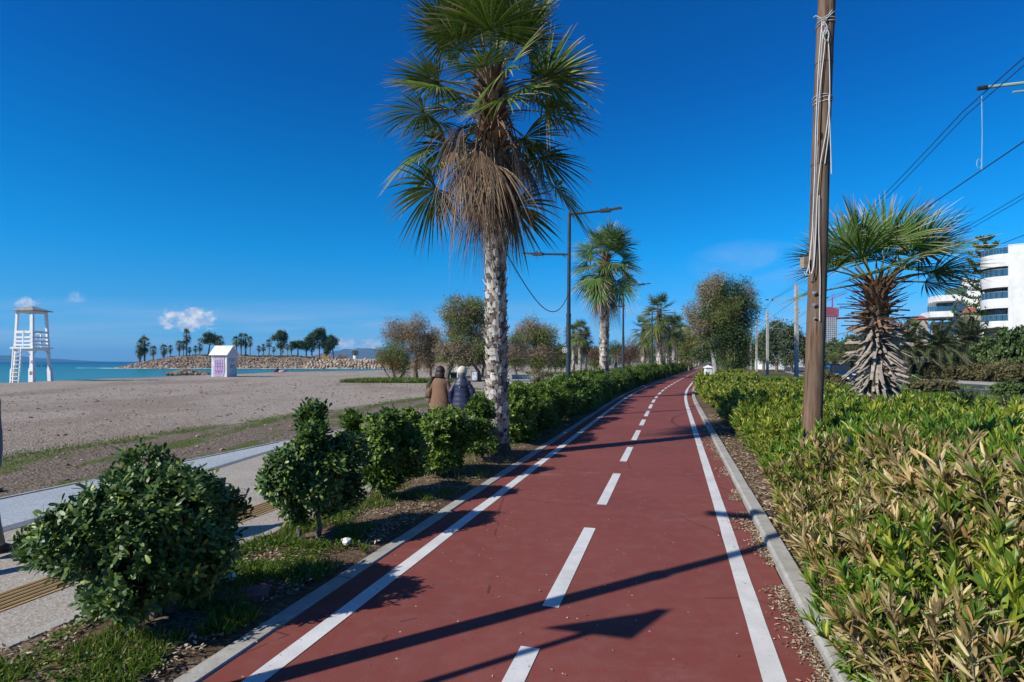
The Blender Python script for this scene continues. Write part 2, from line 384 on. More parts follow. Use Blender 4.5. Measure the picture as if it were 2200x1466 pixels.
# sea
ms = bpy.data.materials.new('sea_water'); nt = nodes(ms); v = coords(nt)
sp = nt.nodes.new('ShaderNodeSeparateXYZ'); lk(nt, v, sp.inputs[0])
wob = mth(nt, 'MULTIPLY', mth(nt, 'SUBTRACT', noise(nt, coords(nt, 'Object', (1, 2.5, 1)), .008, 4), .5), 260)
dist = mth(nt, 'ADD', sp.outputs[1], wob)
c = ramp(nt, mth(nt, 'DIVIDE', dist, 1500.0), [(.050, .23, .215), (.020, .15, .16), (.004, .045, .095), (.002, .022, .065)], [.05, .18, .5, 1])
wv = mth(nt, 'ADD', noise(nt, coords(nt, 'Object', (.5, 1.5, 1)), .9, 5, .6, .4), mth(nt, 'MULTIPLY', noise(nt, v, .08, 4), 2.5))
foam = mth(nt, 'GREATER_THAN', noise(nt, coords(nt, 'Object', (.25, 1.6, 1)), .55, 4, .7), .705)
c = mixc(nt, mth(nt, 'MULTIPLY', foam, .35), c, (.5, .6, .62))
finish(nt, c, .28, wv, .55, .35, spec=.35)
a = Acc(); xs = np.concatenate([-np.geomspace(10500, 60, 30), np.linspace(-50, 0, 6)]); ys = np.concatenate([[-3000, -300], np.linspace(-50, 300, 15), np.geomspace(330, 9800, 30)])
XX, YY = np.meshgrid(xs, ys, indexing='ij'); a.grid(XX, YY, XX*0-1.0)
tag(a.build('sea', ms), kind='structure')
# thin surf line where the water meets the shingle and the headland
msurf = surf('surf_foam', (.62, .66, .66), (.85, .88, .88), 3, .5, .1)
# ------------------------------------------------------------------ path, markings, kerbs
def ribbon(name, o0, o1, ya, yb, z, mat, kind='structure', zf=None, across=2, rag0=0.0, rag1=0.0, seed=0, thick=0.0):
    ys = yrows(ya, yb); rg = np.random.default_rng(seed); m = len(ys)
    f0 = (lambda y: np.full_like(y, o0)) if isinstance(o0, (int, float)) else o0
    f1 = (lambda y: np.full_like(y, o1)) if isinstance(o1, (int, float)) else o1
    a0 = f0(ys)+rg.normal(size=m)*rag0; a1 = f1(ys)+rg.normal(size=m)*rag1
    t = np.linspace(0, 1, across)[None]
    O = a0[:, None]*(1-t)+a1[:, None]*t; YY = np.repeat(ys[:, None], across, 1); X, Y = pp(YY, O)
    Z = np.full_like(X, z) if zf is None else zf(X, Y, O, YY)
    a = Acc(); a.grid(Y*0+X, Y, Z)
    # grid winding: make it face up
    a.q = [q[:, ::-1] for q in a.q]
    o = a.build(name, mat, smooth=True); tag(o, kind=kind); return o
mr = bpy.data.materials.new('red_asphalt'); nt = nodes(mr); v = coords(nt)
n1 = noise(nt, v, .55, 5, .6); n2 = noise(nt, v, 90, 3, .6); n3 = noise(nt, v, 6, 5, .65)
c = ramp(nt, n1, [(.180, .036, .026), (.220, .052, .038)], [.35, .65])
c = mixc(nt, mth(nt, 'MULTIPLY', ramp(nt, n3, [(0, 0, 0), (1, 1, 1)], [.45, .7]), .45), c, (.225, .095, .085))
c = mixc(nt, mth(nt, 'MULTIPLY', ramp(nt, noise(nt, coords(nt, 'Object', (2.2, .22, 1)), .9, 5, .6), [(0, 0, 0), (1, 1, 1)], [.52, .70]), .30), c, (.12, .045, .040))
c = mixc(nt, mth(nt, 'MULTIPLY', ramp(nt, noise(nt, coords(nt, 'Object', (.55, 1.3, 1)), .7, 6, .7), [(0, 0, 0), (1, 1, 1)], [.60, .74]), .38), c, (.42, .30, .26))
c = mixc(nt, mth(nt, 'MULTIPLY', n2, .30), c, (.30, .13, .115))
spk = vor(nt, v, 9); c = mixc(nt, mth(nt, 'LESS_THAN', spk, .045), c, (.045, .028, .024))
spk2 = vor(nt, coords(nt, 'Object', (1.1, .9, 1)), 7); c = mixc(nt, mth(nt, 'LESS_THAN', spk2, .05), c, (.45, .38, .33))
crk = vor(nt, mixc(nt, .1, v, noise(nt, v, 1.2, 4, out='Color'), 'ADD'), .42, feature='DISTANCE_TO_EDGE')
c = mixc(nt, mth(nt, 'MULTIPLY', mth(nt, 'LESS_THAN', crk, .0035), mth(nt, 'MULTIPLY', mth(nt, 'GREATER_THAN', n1, .50), .55)), c, (.04, .02, .018))
finish(nt, c, .74, mth(nt, 'ADD', n2, mth(nt, 'MULTIPLY', n3, .6)), .35, .006, spec=.3)
ribbon('bike_path', -1.60, 1.62, -14, 420, 0.0, mr, across=6, rag0=.004)
ml = bpy.data.materials.new('white_road_paint'); nt = nodes(ml); v = coords(nt)
n = noise(nt, v, 3.5, 6, .7); c = ramp(nt, n, [(.60, .60, .585), (.72, .72, .71)], [.35, .65])
c = mixc(nt, mth(nt, 'MULTIPLY', mth(nt, 'GREATER_THAN', noise(nt, v, 38, 4, .7), .645), .5), c, (.30, .17, .15))
c = mixc(nt, mth(nt, 'MULTIPLY', ramp(nt, noise(nt, v, 1.3, 6, .7), [(0, 0, 0), (1, 1, 1)], [.48, .72]), .35), c, (.42, .36, .33))
c = mixc(nt, mth(nt, 'LESS_THAN', vor(nt, v, 11), .05), c, (.09, .07, .06))
finish(nt, c, .6, noise(nt, v, 80, 3), .25, .004, spec=.3)
ribbon('left_edge_line', -1.385, -1.265, -14, 300, .004, ml, rag0=.0015, rag1=.0015, seed=3)
ribbon('right_edge_line', 1.275, 1.395, -14, 300, .004, ml, rag0=.0015, rag1=.0015, seed=4)
# centre dashes: 3 m apart, 2 m long in the row coordinate
dash_rows = [(4.72-.0-2.84*k, 0) for k in range(1, 5)]
for k in range(-4, 44):
    y0 = 3.935+2.86*k if False else 0
rows = [(2.86*k) for k in range(-4, 70)]
a = Acc()
ds = [(-4.1, -2.15), (-1.2, .75)]      # out of frame
D0 = CAMZ*F
for (yt, yb) in ((1392, 1800), (1135, 1305), (1018, 1085), (961, 992), (925, 946), (902, 914.5)):
    ds.append((D0/(yb-777), D0/(yt-777)))
last = ds[-1][1]
y = last+1.0
while y < 230: ds.append((y, y+1.93)); y += 2.93
first = True
for (ya, yb) in ds:
    aa = Acc(); ys = np.linspace(ya, yb, 5); O = np.array([[-.058, .058]]*5); YY = np.repeat(ys[:, None], 2, 1)
    X, Y = pp(YY, O); aa.grid(X, Y, X*0+.004); aa.q = [q[:, ::-1] for q in aa.q]
    a.add(aa.v[0], aa.q[0])
tag(a.build('centre_line', ml), kind='structure')
mk = bpy.data.materials.new('kerb_concrete'); nt = nodes(mk); v = coords(nt)
n = noise(nt, v, 5, 6, .7); c = ramp(nt, n, [(.30, .285, .25), (.47, .455, .42)], [.3, .7])
c = mixc(nt, mth(nt, 'MULTIPLY', mth(nt, 'GREATER_THAN', noise(nt, v, 30, 4, .7), .66), .6), c, (.17, .14, .11))
finish(nt, c, .8, noise(nt, v, 45, 5), .4, .008, spec=.25)
def kerb(name, o0, o1, zt, ya, yb, seg=1.0, seed=0, chamfer=.02):
    """one kerb: stones laid end to end with open joints, each slightly off line"""
    a = Acc(); rg = np.random.default_rng(seed); y = ya
    while y < yb:
        L = seg*(1 if y < 60 else 4); g_ = .006
        j = rg.normal(size=3)*.004
        P0 = [pp(y+g_, o) for o in (o0, o1)]; P1 = [pp(y+L-g_, o) for o in (o0, o1)]
        z0 = -.12; zz = zt+j[0]
        prof = [(0, z0), (0, zz-chamfer), (chamfer/(o1-o0), zz), (1-chamfer/(o1-o0), zz), (1, zz-chamfer), (1, z0)]
        Rg = []
        for (A, B), dj in ((P0, j[1]), (P1, j[2])):
            A = np.array(A); B = np.array(B)
            Rg.append(np.array([[*(A+(B-A)*t+(B-A)*dj), z] for t, z in prof]))
        a.loft(Rg); y += L
    o = a.build(name, mk); tag(o, kind='structure'); return o
kerb('left_kerb', -1.735, -1.605, .012, -12, 240, 1.0, 1, .006)
kerb('right_kerb', 1.635, 1.785, .075, -12, 240, .9, 2, .02)
kerb('promenade_kerb', -3.07, -2.955, .02, -12, 200, 1.0, 5, .01)
# ------------------------------------------------------------------ promenade
def pebblemat(name, base, dark, light, sc_=70):
    m = bpy.data.materials.new(name); nt = nodes(m); v = coords(nt)
    pc = vor(nt, v, sc_, 'Color'); s_ = nt.nodes.new('ShaderNodeSeparateColor'); lk(nt, pc, s_.inputs[0])
    c = ramp(nt, s_.outputs[0], [dark, base, light], [0, .45, 1]); c = mixc(nt, .45, c, base)
    c = mixc(nt, mth(nt, 'MULTIPLY', ramp(nt, noise(nt, v, .9, 5, .65), [(0, 0, 0), (1, 1, 1)], [.42, .7]), .25), c, dark)
    finish(nt, c, .8, vor(nt, v, sc_), .35, .006, spec=.25); return m
mpv = pebblemat('washed_pebble_paving', (.37, .325, .275), (.20, .17, .14), (.58, .54, .48))
mpl = pebblemat('pale_grey_paving', (.36, .40, .44), (.20, .225, .25), (.60, .63, .66))
mpd = pebblemat('dark_grey_paving', (.13, .15, .175), (.07, .08, .095), (.28, .30, .33))
ribbon('promenade', -7.14, -3.075, -12, 52, .0, mpv, across=5)
inner = lambda y: -np.interp(y, [-12, -4, 2, 5.7, 7, 9.7, 11.4, 30], [5.4, 5.2, 5.35, 5.78, 6.05, 6.62, 7.05, 7.05])
band_b = lambda y: inner(y)-np.interp(y, [5, 12], [.19, .05])
ribbon('pale_paving_band', lambda y: np.full_like(y, -7.13), band_b, -12, 11.4, .004, mpl)
ribbon('dark_paving_band', band_b, inner, -12, 11.4, .004, mpd)
kerb('promenade_outer_kerb', -7.21, -7.145, .012, -12, 52, 1.0, 6, .006)
mt = surf('yellow_tactile_paving', (.40, .27, .11), (.50, .36, .17), 9, .7, .2)
a = Acc(); aa = ribbon('tactile_paving', -3.93, -3.57, -12, 51, .006, mt)
a = Acc(); ys = yrows(-12, 40)
for k in range(5):
    o0 = -3.90+k*.066
    for y0, y1 in zip(ys[:-1], ys[1:]):
        A = pp(y0, o0); B = pp(y1, o0); A2 = pp(y0, o0+.034); B2 = pp(y1, o0+.034)
        z = .0115; a.add([[*A, z], [*A2, z], [*B2, z], [*B, z], [*A, .005], [*A2, .005], [*B2, .005], [*B, .005]], [[0, 1, 2, 3], [4, 0, 3, 7], [1, 5, 6, 2]])
tag(a.build('tactile_ribs', surf('tactile_rib_dark', (.16, .10, .04), (.24, .16, .07), 9, .7, .2)), kind='structure')
# planting strip soil, gently heaped
mso = bpy.data.materials.new('planting_soil'); nt = nodes(mso); v = coords(nt)
nf = noise(nt, v, 26, 6, .72); nm = noise(nt, v, 2.2, 5, .6)
c = ramp(nt, nf, [(.055, .034, .021), (.135, .088, .055), (.30, .235, .17)], [.3, .52, .78])
pcs = vor(nt, v, 48, 'Color'); s_ = nt.nodes.new('ShaderNodeSeparateColor'); lk(nt, pcs, s_.inputs[0])
c = mixc(nt, mth(nt, 'MULTIPLY', ramp(nt, nm, [(0, 0, 0), (1, 1, 1)], [.42, .6]), .6), c, ramp(nt, s_.outputs[0], [(.07, .04, .028), (.21, .14, .09), (.42, .34, .26)], [0, .6, 1]))
finish(nt, c, .95, mth(nt, 'ADD', nf, mth(nt, 'MULTIPLY', nm, 1.5)), 1.0, .02, spec=.1)
zf = lambda X, Y, O, YY: .005+.045*np.sin(np.clip((O+2.95)/1.21, 0, 1)*PI)+(vnoise(X, Y, .3, 7)-.5)*.03*np.sin(np.clip((O+2.95)/1.21, 0, 1)*PI)
ribbon('planting_soil', -2.95, -1.74, -12, 200, 0, mso, zf=zf, across=12)
zf2 = lambda X, Y, O, YY: .03+(vnoise(X, Y, .4, 8)-.5)*.04
ribbon('hedge_soil', 1.79, 7.2, -12, 90, 0, mso, zf=zf2, across=14)
# ------------------------------------------------------------------ foliage materials
GREY_TWIG = (.33, .30, .27)
m_pitto = leafm('pittosporum_leaf', [(0.0447, 0.0917, 0.0144), (0.079, 0.155, 0.0216), (0.1373, 0.2293, 0.0336), (0.2574, 0.34, 0.06)], [0, .45, .8, 1], rough=.46, transl=.2, spec=.35, objvar=.25)
m_pitto_near = leafm('pittosporum_dark_leaf', [(0.0358, 0.0772, 0.019), (0.0644, 0.1275, 0.0261), (0.1073, 0.1812, 0.038), (0.3038, 0.3691, 0.0712)], [0, .45, .84, 1], rough=.45, transl=.16, spec=.38)
m_pitto_lit = leafm('pittosporum_light_leaf', [(0.0618, 0.1138, 0.0144), (0.1133, 0.1976, 0.024), (0.1802, 0.2767, 0.0384), (0.3089, 0.3795, 0.066)], [0, .45, .8, 1], rough=.46, transl=.22, spec=.35, objvar=.2)
m_stem = surf('grey_brown_bark', (.10, .075, .055), (.22, .18, .145), 14, .85, .5)
m_ole_dry = leafm('oleander_leaf_dried', [(0.0572, 0.1191, 0.0119), (0.108, 0.1881, 0.0179), (0.1906, 0.2383, 0.0248), (0.3303, 0.1944, 0.0694), (0.5336, 0.3574, 0.1539), (0.7369, 0.5643, 0.2878)], [0, .30, .54, .63, .82, 1], rough=.42, transl=.2, spec=.35)
m_ole_tan = leafm('oleander_leaf_tan', [(0.0712, 0.1236, 0.0127), (0.1615, 0.1545, 0.034), (0.2565, 0.1751, 0.068), (0.399, 0.309, 0.1403), (0.532, 0.4532, 0.238)], [0, .16, .34, .62, 1], rough=.5, transl=.15, spec=.3)
m_ole_green = leafm('oleander_leaf_green', [(0.0546, 0.1235, 0.015), (0.1, 0.2058, 0.0214), (0.182, 0.3047, 0.032), (0.364, 0.4117, 0.0534), (0.8189, 0.5435, 0.1921)], [0, .4, .72, .90, 1], rough=.38, transl=.28, spec=.45)
m_ole_yel = leafm('oleander_leaf_yellow', [(0.0596, 0.1262, 0.016), (0.1258, 0.2154, 0.024), (0.2648, 0.3268, 0.0333), (0.4766, 0.4902, 0.06), (0.5561, 0.4011, 0.1868)], [0, .34, .62, .86, 1], rough=.4, transl=.28, spec=.35)
m_frond = leafm('palm_frond_green', [(0.0537, 0.099, 0.0157), (0.0985, 0.1617, 0.0235), (0.17, 0.2284, 0.0391)], rough=.5, transl=.22, tipcol=(.42, .33, .21), tip0=.78, spec=.3)
m_frond_l = leafm('palm_frond_light', [(0.0553, 0.1149, 0.0225), (0.1046, 0.1911, 0.0394), (0.1722, 0.2754, 0.0675)], rough=.5, transl=.25, tipcol=(.55, .47, .33), tip0=.74, spec=.3)
m_frond_far = leafm('palm_frond_far', [(0.0491, 0.0844, 0.0216), (0.0878, 0.1316, 0.0297), (0.158, 0.1856, 0.054)], rough=.45, transl=.15, tipcol=(.24, .20, .10), tip0=.85, objvar=.3)
m_dead = leafm('dead_frond_brown', [(.085, .050, .030), (.16, .10, .062), (.27, .185, .12)], rough=.7, transl=.12, tipcol=(.36, .27, .19), tip0=.7, spec=.15)
m_dead_pale = leafm('dead_frond_straw', [(.20, .13, .075), (.29, .20, .12), (.38, .28, .18)], rough=.7, transl=.15, spec=.15)
m_petiole = surf('palm_stalk', (.13, .13, .045), (.24, .20, .09), 20, .5, .2)
m_petdead = surf('dry_palm_stalk', (.13, .075, .045), (.27, .18, .115), 20, .7, .3)
m_trunk = surf('palm_trunk_fibre', (.055, .042, .033), (.14, .11, .085), 16, .95, 1.0, .03)
m_boot = leafm('palm_trunk_scale', [(.13, .105, .082), (.33, .285, .235), (.52, .475, .41), (.64, .60, .54)], [0, .35, .75, 1], rough=.8, transl=0, spec=.15)
m_bootbrown = leafm('palm_stub_brown', [(.10, .052, .028), (.20, .11, .06), (.33, .21, .125), (.45, .33, .22)], rough=.8, transl=0, spec=.15)
m_tam = leafm('tamarisk_olive', [(0.079, 0.1089, 0.0274), (0.1398, 0.1784, 0.0433), (0.2187, 0.2495, 0.0684), (0.2673, 0.257, 0.114)], [0, .4, .75, 1], rough=.7, transl=.2, objvar=.25)
m_tam_br = leafm('tamarisk_brown', [(0.195, 0.156, 0.114), (0.286, 0.221, 0.156), (0.364, 0.273, 0.168), (0.221, 0.208, 0.09)], [0, .4, .75, 1], rough=.7, transl=.15, objvar=.2)
m_tam_or = leafm('tamarisk_rust', [(0.156, 0.0975, 0.0336), (0.247, 0.1495, 0.048), (0.312, 0.208, 0.06), (0.13, 0.117, 0.036)], [0, .4, .75, 1], rough=.7, transl=.15)
m_euc = leafm('eucalyptus_leaf', [(0.0439, 0.0676, 0.0312), (0.0845, 0.1149, 0.0562), (0.1521, 0.1859, 0.1014)], rough=.55, transl=.15, objvar=.25)
m_darkgreen = leafm('dense_evergreen_leaf', [(0.0302, 0.0583, 0.0149), (0.0567, 0.1003, 0.0238), (0.1134, 0.164, 0.0372)], rough=.5, transl=.12, objvar=.3)
m_heath = leafm('brownish_hedge_leaf', [(0.0469, 0.0656, 0.022), (0.086, 0.1016, 0.0343), (0.1562, 0.1329, 0.055), (0.2031, 0.1329, 0.0688)], rough=.6, transl=.1, objvar=.25)
m_redbush = leafm('reddish_twig_leaf', [(.10, .045, .032), (.17, .08, .055), (.22, .125, .085)], rough=.7, transl=.1)
m_grass = leafm('grass_blade', [(0.05, 0.1092, 0.01), (0.0938, 0.1725, 0.016), (0.1625, 0.23, 0.03), (0.3125, 0.276, 0.09)], [0, .5, .88, 1], rough=.45, transl=.35)
m_litter = leafm('leaf_litter', [(.09, .05, .03), (.22, .15, .09), (.42, .33, .22), (.58, .50, .40)], rough=.85, transl=0, spec=.1)

# ------------------------------------------------------------------ plants
def lobes(rng, blobs, n, rr):
    """split ellipsoid blobs (x,y,z,rx,ry,rz) into n lumpy lobes; returns centres and radii"""
    B = np.array(blobs, float); vol = (B[:, 3]*B[:, 4]*B[:, 5])**(2/3); k = rng.choice(len(B), n, p=vol/vol.sum())
    d = rdir(rng, n)*(rng.uniform(.12, .86, n)**.55)[:, None]
    return B[k, :3]+d*B[k, 3:]*.92, rng.uniform(rr[0], rr[1], n)*(B[k, 3:].mean(1))
def lobe_points(rng, C, r, n, squash=.85, deep=.55):
    k = rng.choice(len(C), n, p=r**2/np.sum(r**2)); d = rdir(rng, n); d[:, 2] *= squash
    P = C[k]+d*(r[k]*(rng.uniform(deep, 1.06, n)+.16*(rng.random(n) > .9)))[:, None]
    D2 = np.linalg.norm(P[:, None, :]-C[None], axis=2)/r[None]
    keep = (D2 < .60).sum(1) == 0
    keep |= rng.random(n) < .10
    return P[keep], unit(d[keep])
def shrub(name, label, group, rng, blobs, n_lobe, n_clus, per, L, Wd, mat, stems, ground=0.0, rr=(.26, .46), low=.08):
    t = thing(name, label, 'shrub', group=group)
    C, r = lobes(rng, blobs, n_lobe, rr)
    P, N = lobe_points(rng, C, r, n_clus)
    P = P[P[:, 2] > low]; gap = vnoise(P[:, 0]+P[:, 2]*.8+20, P[:, 1]+P[:, 2]*.6+20, .17, 3)+(rng.random(len(P))-.5)*.16 > .31; P = P[gap]
    C0 = np.array([0, 0, C[:, 2].mean()]); ax = unit(unit(P-C0)*.9+rdir(rng, len(P))*.55+np.array([SX*.15, SY*.15, .65]))
    m = len(P); th = rng.uniform(0, 2*PI, (m, 1))+np.arange(per)[None]*2.4; op = rng.uniform(.45, 1.30, (m, per))
    e1 = unit(np.cross(ax, rdir(rng, m))); e2 = np.cross(ax, e1)
    rad = e1[:, None, :]*np.cos(th)[..., None]+e2[:, None, :]*np.sin(th)[..., None]
    D = rad*np.sin(op)[..., None]+ax[:, None, :]*np.cos(op)[..., None]
    PP = (P[:, None, :]+ax[:, None, :]*(.012*np.arange(per)[None, :, None])).reshape(-1, 3)+rng.normal(size=(m*per, 3))*.006
    U_ = np.repeat(ax, per, 0); a = Acc()
    leaves(a, PP, D.reshape(-1, 3), U_, rng.uniform(.75, 1.2, m*per)*L, rng.uniform(.8, 1.15, m*per)*Wd, prof=(.22, .8, 1.0, .55), bend=rng.uniform(-.1, .35, m*per))
    a.build('foliage', mat, t)
    b = Acc(); targets = C[rng.choice(len(C), min(len(C), 9), replace=False)]
    for sx, sy, h in stems:
        top = np.array([sx*1.5, sy*1.5, h]); b.tube([[sx, sy, -.06], [sx*1.15+.02, sy*1.1, h*.35], [sx*1.3-.02, sy*1.3, h*.7], top], [.028, .024, .02, .016], 7)
        for q in targets:
            if rng.random() < .75:
                mid = (top+q)/2+rng.normal(size=3)*.05; b.tube([top, mid, q], [.013, .009, .005], 5)
    b.build('stem', m_stem, t); return t
def oleander(name, label, group, rng, h, spread, nst, mat, L, Wd, lean=(0, 0), dens=1.0, nwh=None):
    t = thing(name, label, 'shrub', group=group); a = Acc(); b = Acc()
    mats = mat if isinstance(mat, list) else [mat]
    for i in range(nst):
        mi_ = int(rng.random() < .62) if len(mats) > 1 else 0
        az = rng.uniform(0, 2*PI); r0 = spread*.22*math.sqrt(rng.random()); top_r = spread*math.sqrt(rng.random()); hh = h*rng.uniform(.62, 1.08)*(1-.30*(top_r/spread)**2)
        p0 = np.array([math.cos(az)*r0, math.sin(az)*r0, -.03]); az2 = az+rng.normal()*.4
        p3 = np.array([math.cos(az2)*top_r+lean[0]*hh, math.sin(az2)*top_r+lean[1]*hh, hh])
        T = np.linspace(0, 1, 12)[:, None]; pm = np.array([p0[0]*.4+p3[0]*.5, p0[1]*.4+p3[1]*.5, hh*.62])
        P = (1-T)**2*p0+2*T*(1-T)*pm+T**2*p3
        b.tube(P[::2], np.linspace(.007, .003, len(P[::2])), 4, cap=False)
        nw = nwh or int((10+hh*8)*dens)
        tt = np.sort(1-rng.random(nw)**1.5*.80); tt[-3:] = [.97, .985, 1.0]
        Q = np.stack([np.interp(tt, T[:, 0], P[:, k]) for k in range(3)], 1); tg = unit(P[-1]-P[-5])
        ax = unit(np.repeat(tg[None], nw, 0)+np.array([0, 0, .35])); per = 3
        th = rng.uniform(0, 2*PI, (nw, 1))+np.arange(per)[None]*2.094+rng.normal(size=(nw, per))*.25
        e1 = unit(np.cross(ax, np.array([.3, .9, .1]))); e2 = np.cross(ax, e1)
        op = (1.15-.70*((tt-.2)/.8)[:, None])*rng.uniform(.75, 1.2, (nw, per))
        D = (e1[:, None]*np.cos(th)[..., None]+e2[:, None]*np.sin(th)[..., None])*np.sin(op)[..., None]+ax[:, None]*np.cos(op)[..., None]
        m = nw*per; D = unit(D.reshape(-1, 3)+rng.normal(size=(m, 3))*.13)
        leaves(a, np.repeat(Q, per, 0), D, np.repeat(ax, per, 0)+rng.normal(size=(m, 3))*.45, L*rng.uniform(.65, 1.15, m), Wd*rng.uniform(.75, 1.2, m), prof=(.25, .8, 1.0, .8, .06), bend=rng.uniform(-.35, .6, m), fold=.3, mi=mi_)
    a.build('foliage', mats, t); b.build('stem', m_stem, t); return t
def fan(acc, pet, rng, origin, az, el, petL, Rl, nseg=34, spread=2.1, droop=.35, petdroop=.2, mi=0, pmi=0, pw=.016, across=True, rows=6, wind=(0, 0), wseg=1.0, split=.45, fold3=.12, tatter=.0):
    """one fan-palm leaf: curved stalk and a pleated blade of strap segments with free, drooping ends"""
    d = np.array([math.cos(az)*math.cos(el), math.sin(az)*math.cos(el), math.sin(el)]); o = np.array(origin, float)
    tt = np.linspace(0, 1, 5)[:, None]; Pp = o+d*petL*tt+np.array([0, 0, -1.])*petdroop*petL*tt**2
    pet.tube(Pp, np.linspace(pw, pw*.6, 5), 4, mi=pmi, cap=False)
    d1 = unit(Pp[-1]-Pp[-2]); s = np.cross(d1, [0, 0, 1.]); s = s/(np.linalg.norm(s)+1e-6)
    roll = rng.normal()*.35; s = s*math.cos(roll)+np.cross(d1, s)*math.sin(roll); nrm = np.cross(s, d1)
    al = np.linspace(-spread, spread, nseg)+rng.normal(size=nseg)*.03
    if tatter: al = al[rng.random(len(al)) > tatter]
    ns = len(al); dr = d1[None]*np.cos(al)[:, None]+s[None]*np.sin(al)[:, None]+nrm[None]*(fold3*np.abs(np.sin(al)))[:, None]
    Ls = Rl*(.72+.28*np.cos(al*.55))*rng.uniform(.9, 1.08, ns); k = rows; t = np.linspace(0, 1, k); da = 2*spread/nseg
    g = np.array([0, 0, -1.])+np.array([wind[0], wind[1], 0])*.9
    dk = droop*rng.uniform(.55, 1.6, ns)
    C = Pp[-1]+dr[:, None]*(Ls[:, None]*t[None])[..., None]+g*(dk[:, None]*Ls[:, None]*(np.clip(t-.22, 0, 1)**1.8)[None])[..., None]
    wmax = da*split*Ls*.5*wseg; w = np.minimum(da*t[None]*Ls[:, None]*.52, wmax[:, None]); w = w*np.clip((1.03-t[None])/(1-split), 0.06, 1); w[:, 0] = .003
    tg = unit(np.gradient(C, axis=1)); sd = unit(np.cross(tg, nrm[None, None])+1e-6)
    if across:
        mid = C+nrm[None, None]*(w*.45)[..., None]; V = np.stack([C-sd*w[..., None], mid, C+sd*w[..., None]], 2); c = 3
    else: V = np.stack([C-sd*w[..., None], C+sd*w[..., None]], 2); c = 2
    base = (np.arange(ns)*k*c)[:, None, None]; r = (np.arange(k-1)*c)[None, :, None]; h = np.arange(c-1)[None, None]
    q = base+r+h; acc.add(V.reshape(-1, 3), np.stack([q, q+1, q+1+c, q+c], -1).reshape(-1, 4), mi=mi, at=np.broadcast_to(t[None, :, None], (ns, k, c)).reshape(-1))
def boots(acc, rng, z0, z1, rfun, step, per, L, Wd, tilt, mi=0, thick=0.0, cxf=None, jag=.2, tj=.16):
    """spiral of leaf-base scales on a palm trunk; tilt = angle from the trunk (0 flat, 90 straight out)"""
    nz = int((z1-z0)/step); P = []; D = []; N_ = []; Ls = []; Ws = []
    for i in range(nz):
        z = z0+(i+.5)*step
        for j in range(per):
            th = (j+.5*(i % 2))*2*PI/per+rng.normal()*.10; rr_ = rfun(z); rad = np.array([math.cos(th), math.sin(th), 0]); cc = cxf(z) if cxf else (0, 0)
            ti = tilt(z)+rng.normal()*tj; up = 1 if tilt(z) >= 0 else -1
            P.append(rad*rr_*.93+np.array([cc[0], cc[1], z+rng.normal()*step*.15])); D.append(rad*math.sin(abs(ti))+np.array([rng.normal()*.08, rng.normal()*.08, up*math.cos(ti)]))
            N_.append(rad); Ls.append(L(z)*rng.uniform(1-jag, 1+jag)); Ws.append(Wd(z)*rng.uniform(.85, 1.15))
    P = np.array(P); D = unit(np.array(D)); N_ = np.array(N_); Ls = np.array(Ls); Ws = np.array(Ws)
    if thick:
        for p, d, n, l, w in zip(P, D, N_, Ls, Ws):
            s = unit(np.cross(d, n)+1e-6); nn = np.cross(s, d)
            Rg = []
            for t_, wf, hf in ((0, 1.15, 1.3), (.5, .8, .8), (1.0, .72, .5)):
                c_ = p+d*l*t_+np.array([0, 0, -1])*l*.10*t_*t_; ww = s*w*wf; hh = nn*thick*hf
                Rg.append(np.array([c_-ww-hh*.2, c_+ww-hh*.2, c_+ww*.8+hh, c_-ww*.8+hh]))
            acc.loft(Rg, mi=mi)
    else: leaves(acc, P, D, N_, Ls, Ws, prof=(1.0, .85, .5), bend=-.12, mi=mi, fold=-.25)
def palm_trunk(rng, z1, r0, r1, bend=(0, 0), flare=.08, scales=(.105, 9, .14, .075), mat_s=None, top=.1, ripple=.03):
    mat_s = mat_s or m_boot
    cf = lambda z: (bend[0]*(z/z1)**2, bend[1]*(z/z1)**2)
    rf = lambda z: (r0+(r1-r0)*z/z1)+flare*math.exp(-max(z, 0)/.28)
    zs = np.linspace(-.08, z1, max(14, int(z1*7))); n = 16; a = Acc(); rings = []
    for z in zs:
        c_ = cf(z); th = np.arange(n)*2*PI/n; rr_ = rf(z)*(1+rng.normal(size=n)*ripple)
        rings.append(np.stack([c_[0]+rr_*np.cos(th), c_[1]+rr_*np.sin(th), np.full(n, z)], 1))
    a.loft(rings); 
    boots(a, rng, .22, z1-top, rf, scales[0], scales[1], lambda z: scales[2], lambda z: scales[3], lambda z: .16, mi=1, cxf=cf)
    boots(a, rng, z1-top-.1, z1-.05, rf, scales[0]*.9, scales[1], lambda z: .26, lambda z: .05, lambda z: .75, mi=2, cxf=cf)
    return a, cf, rf
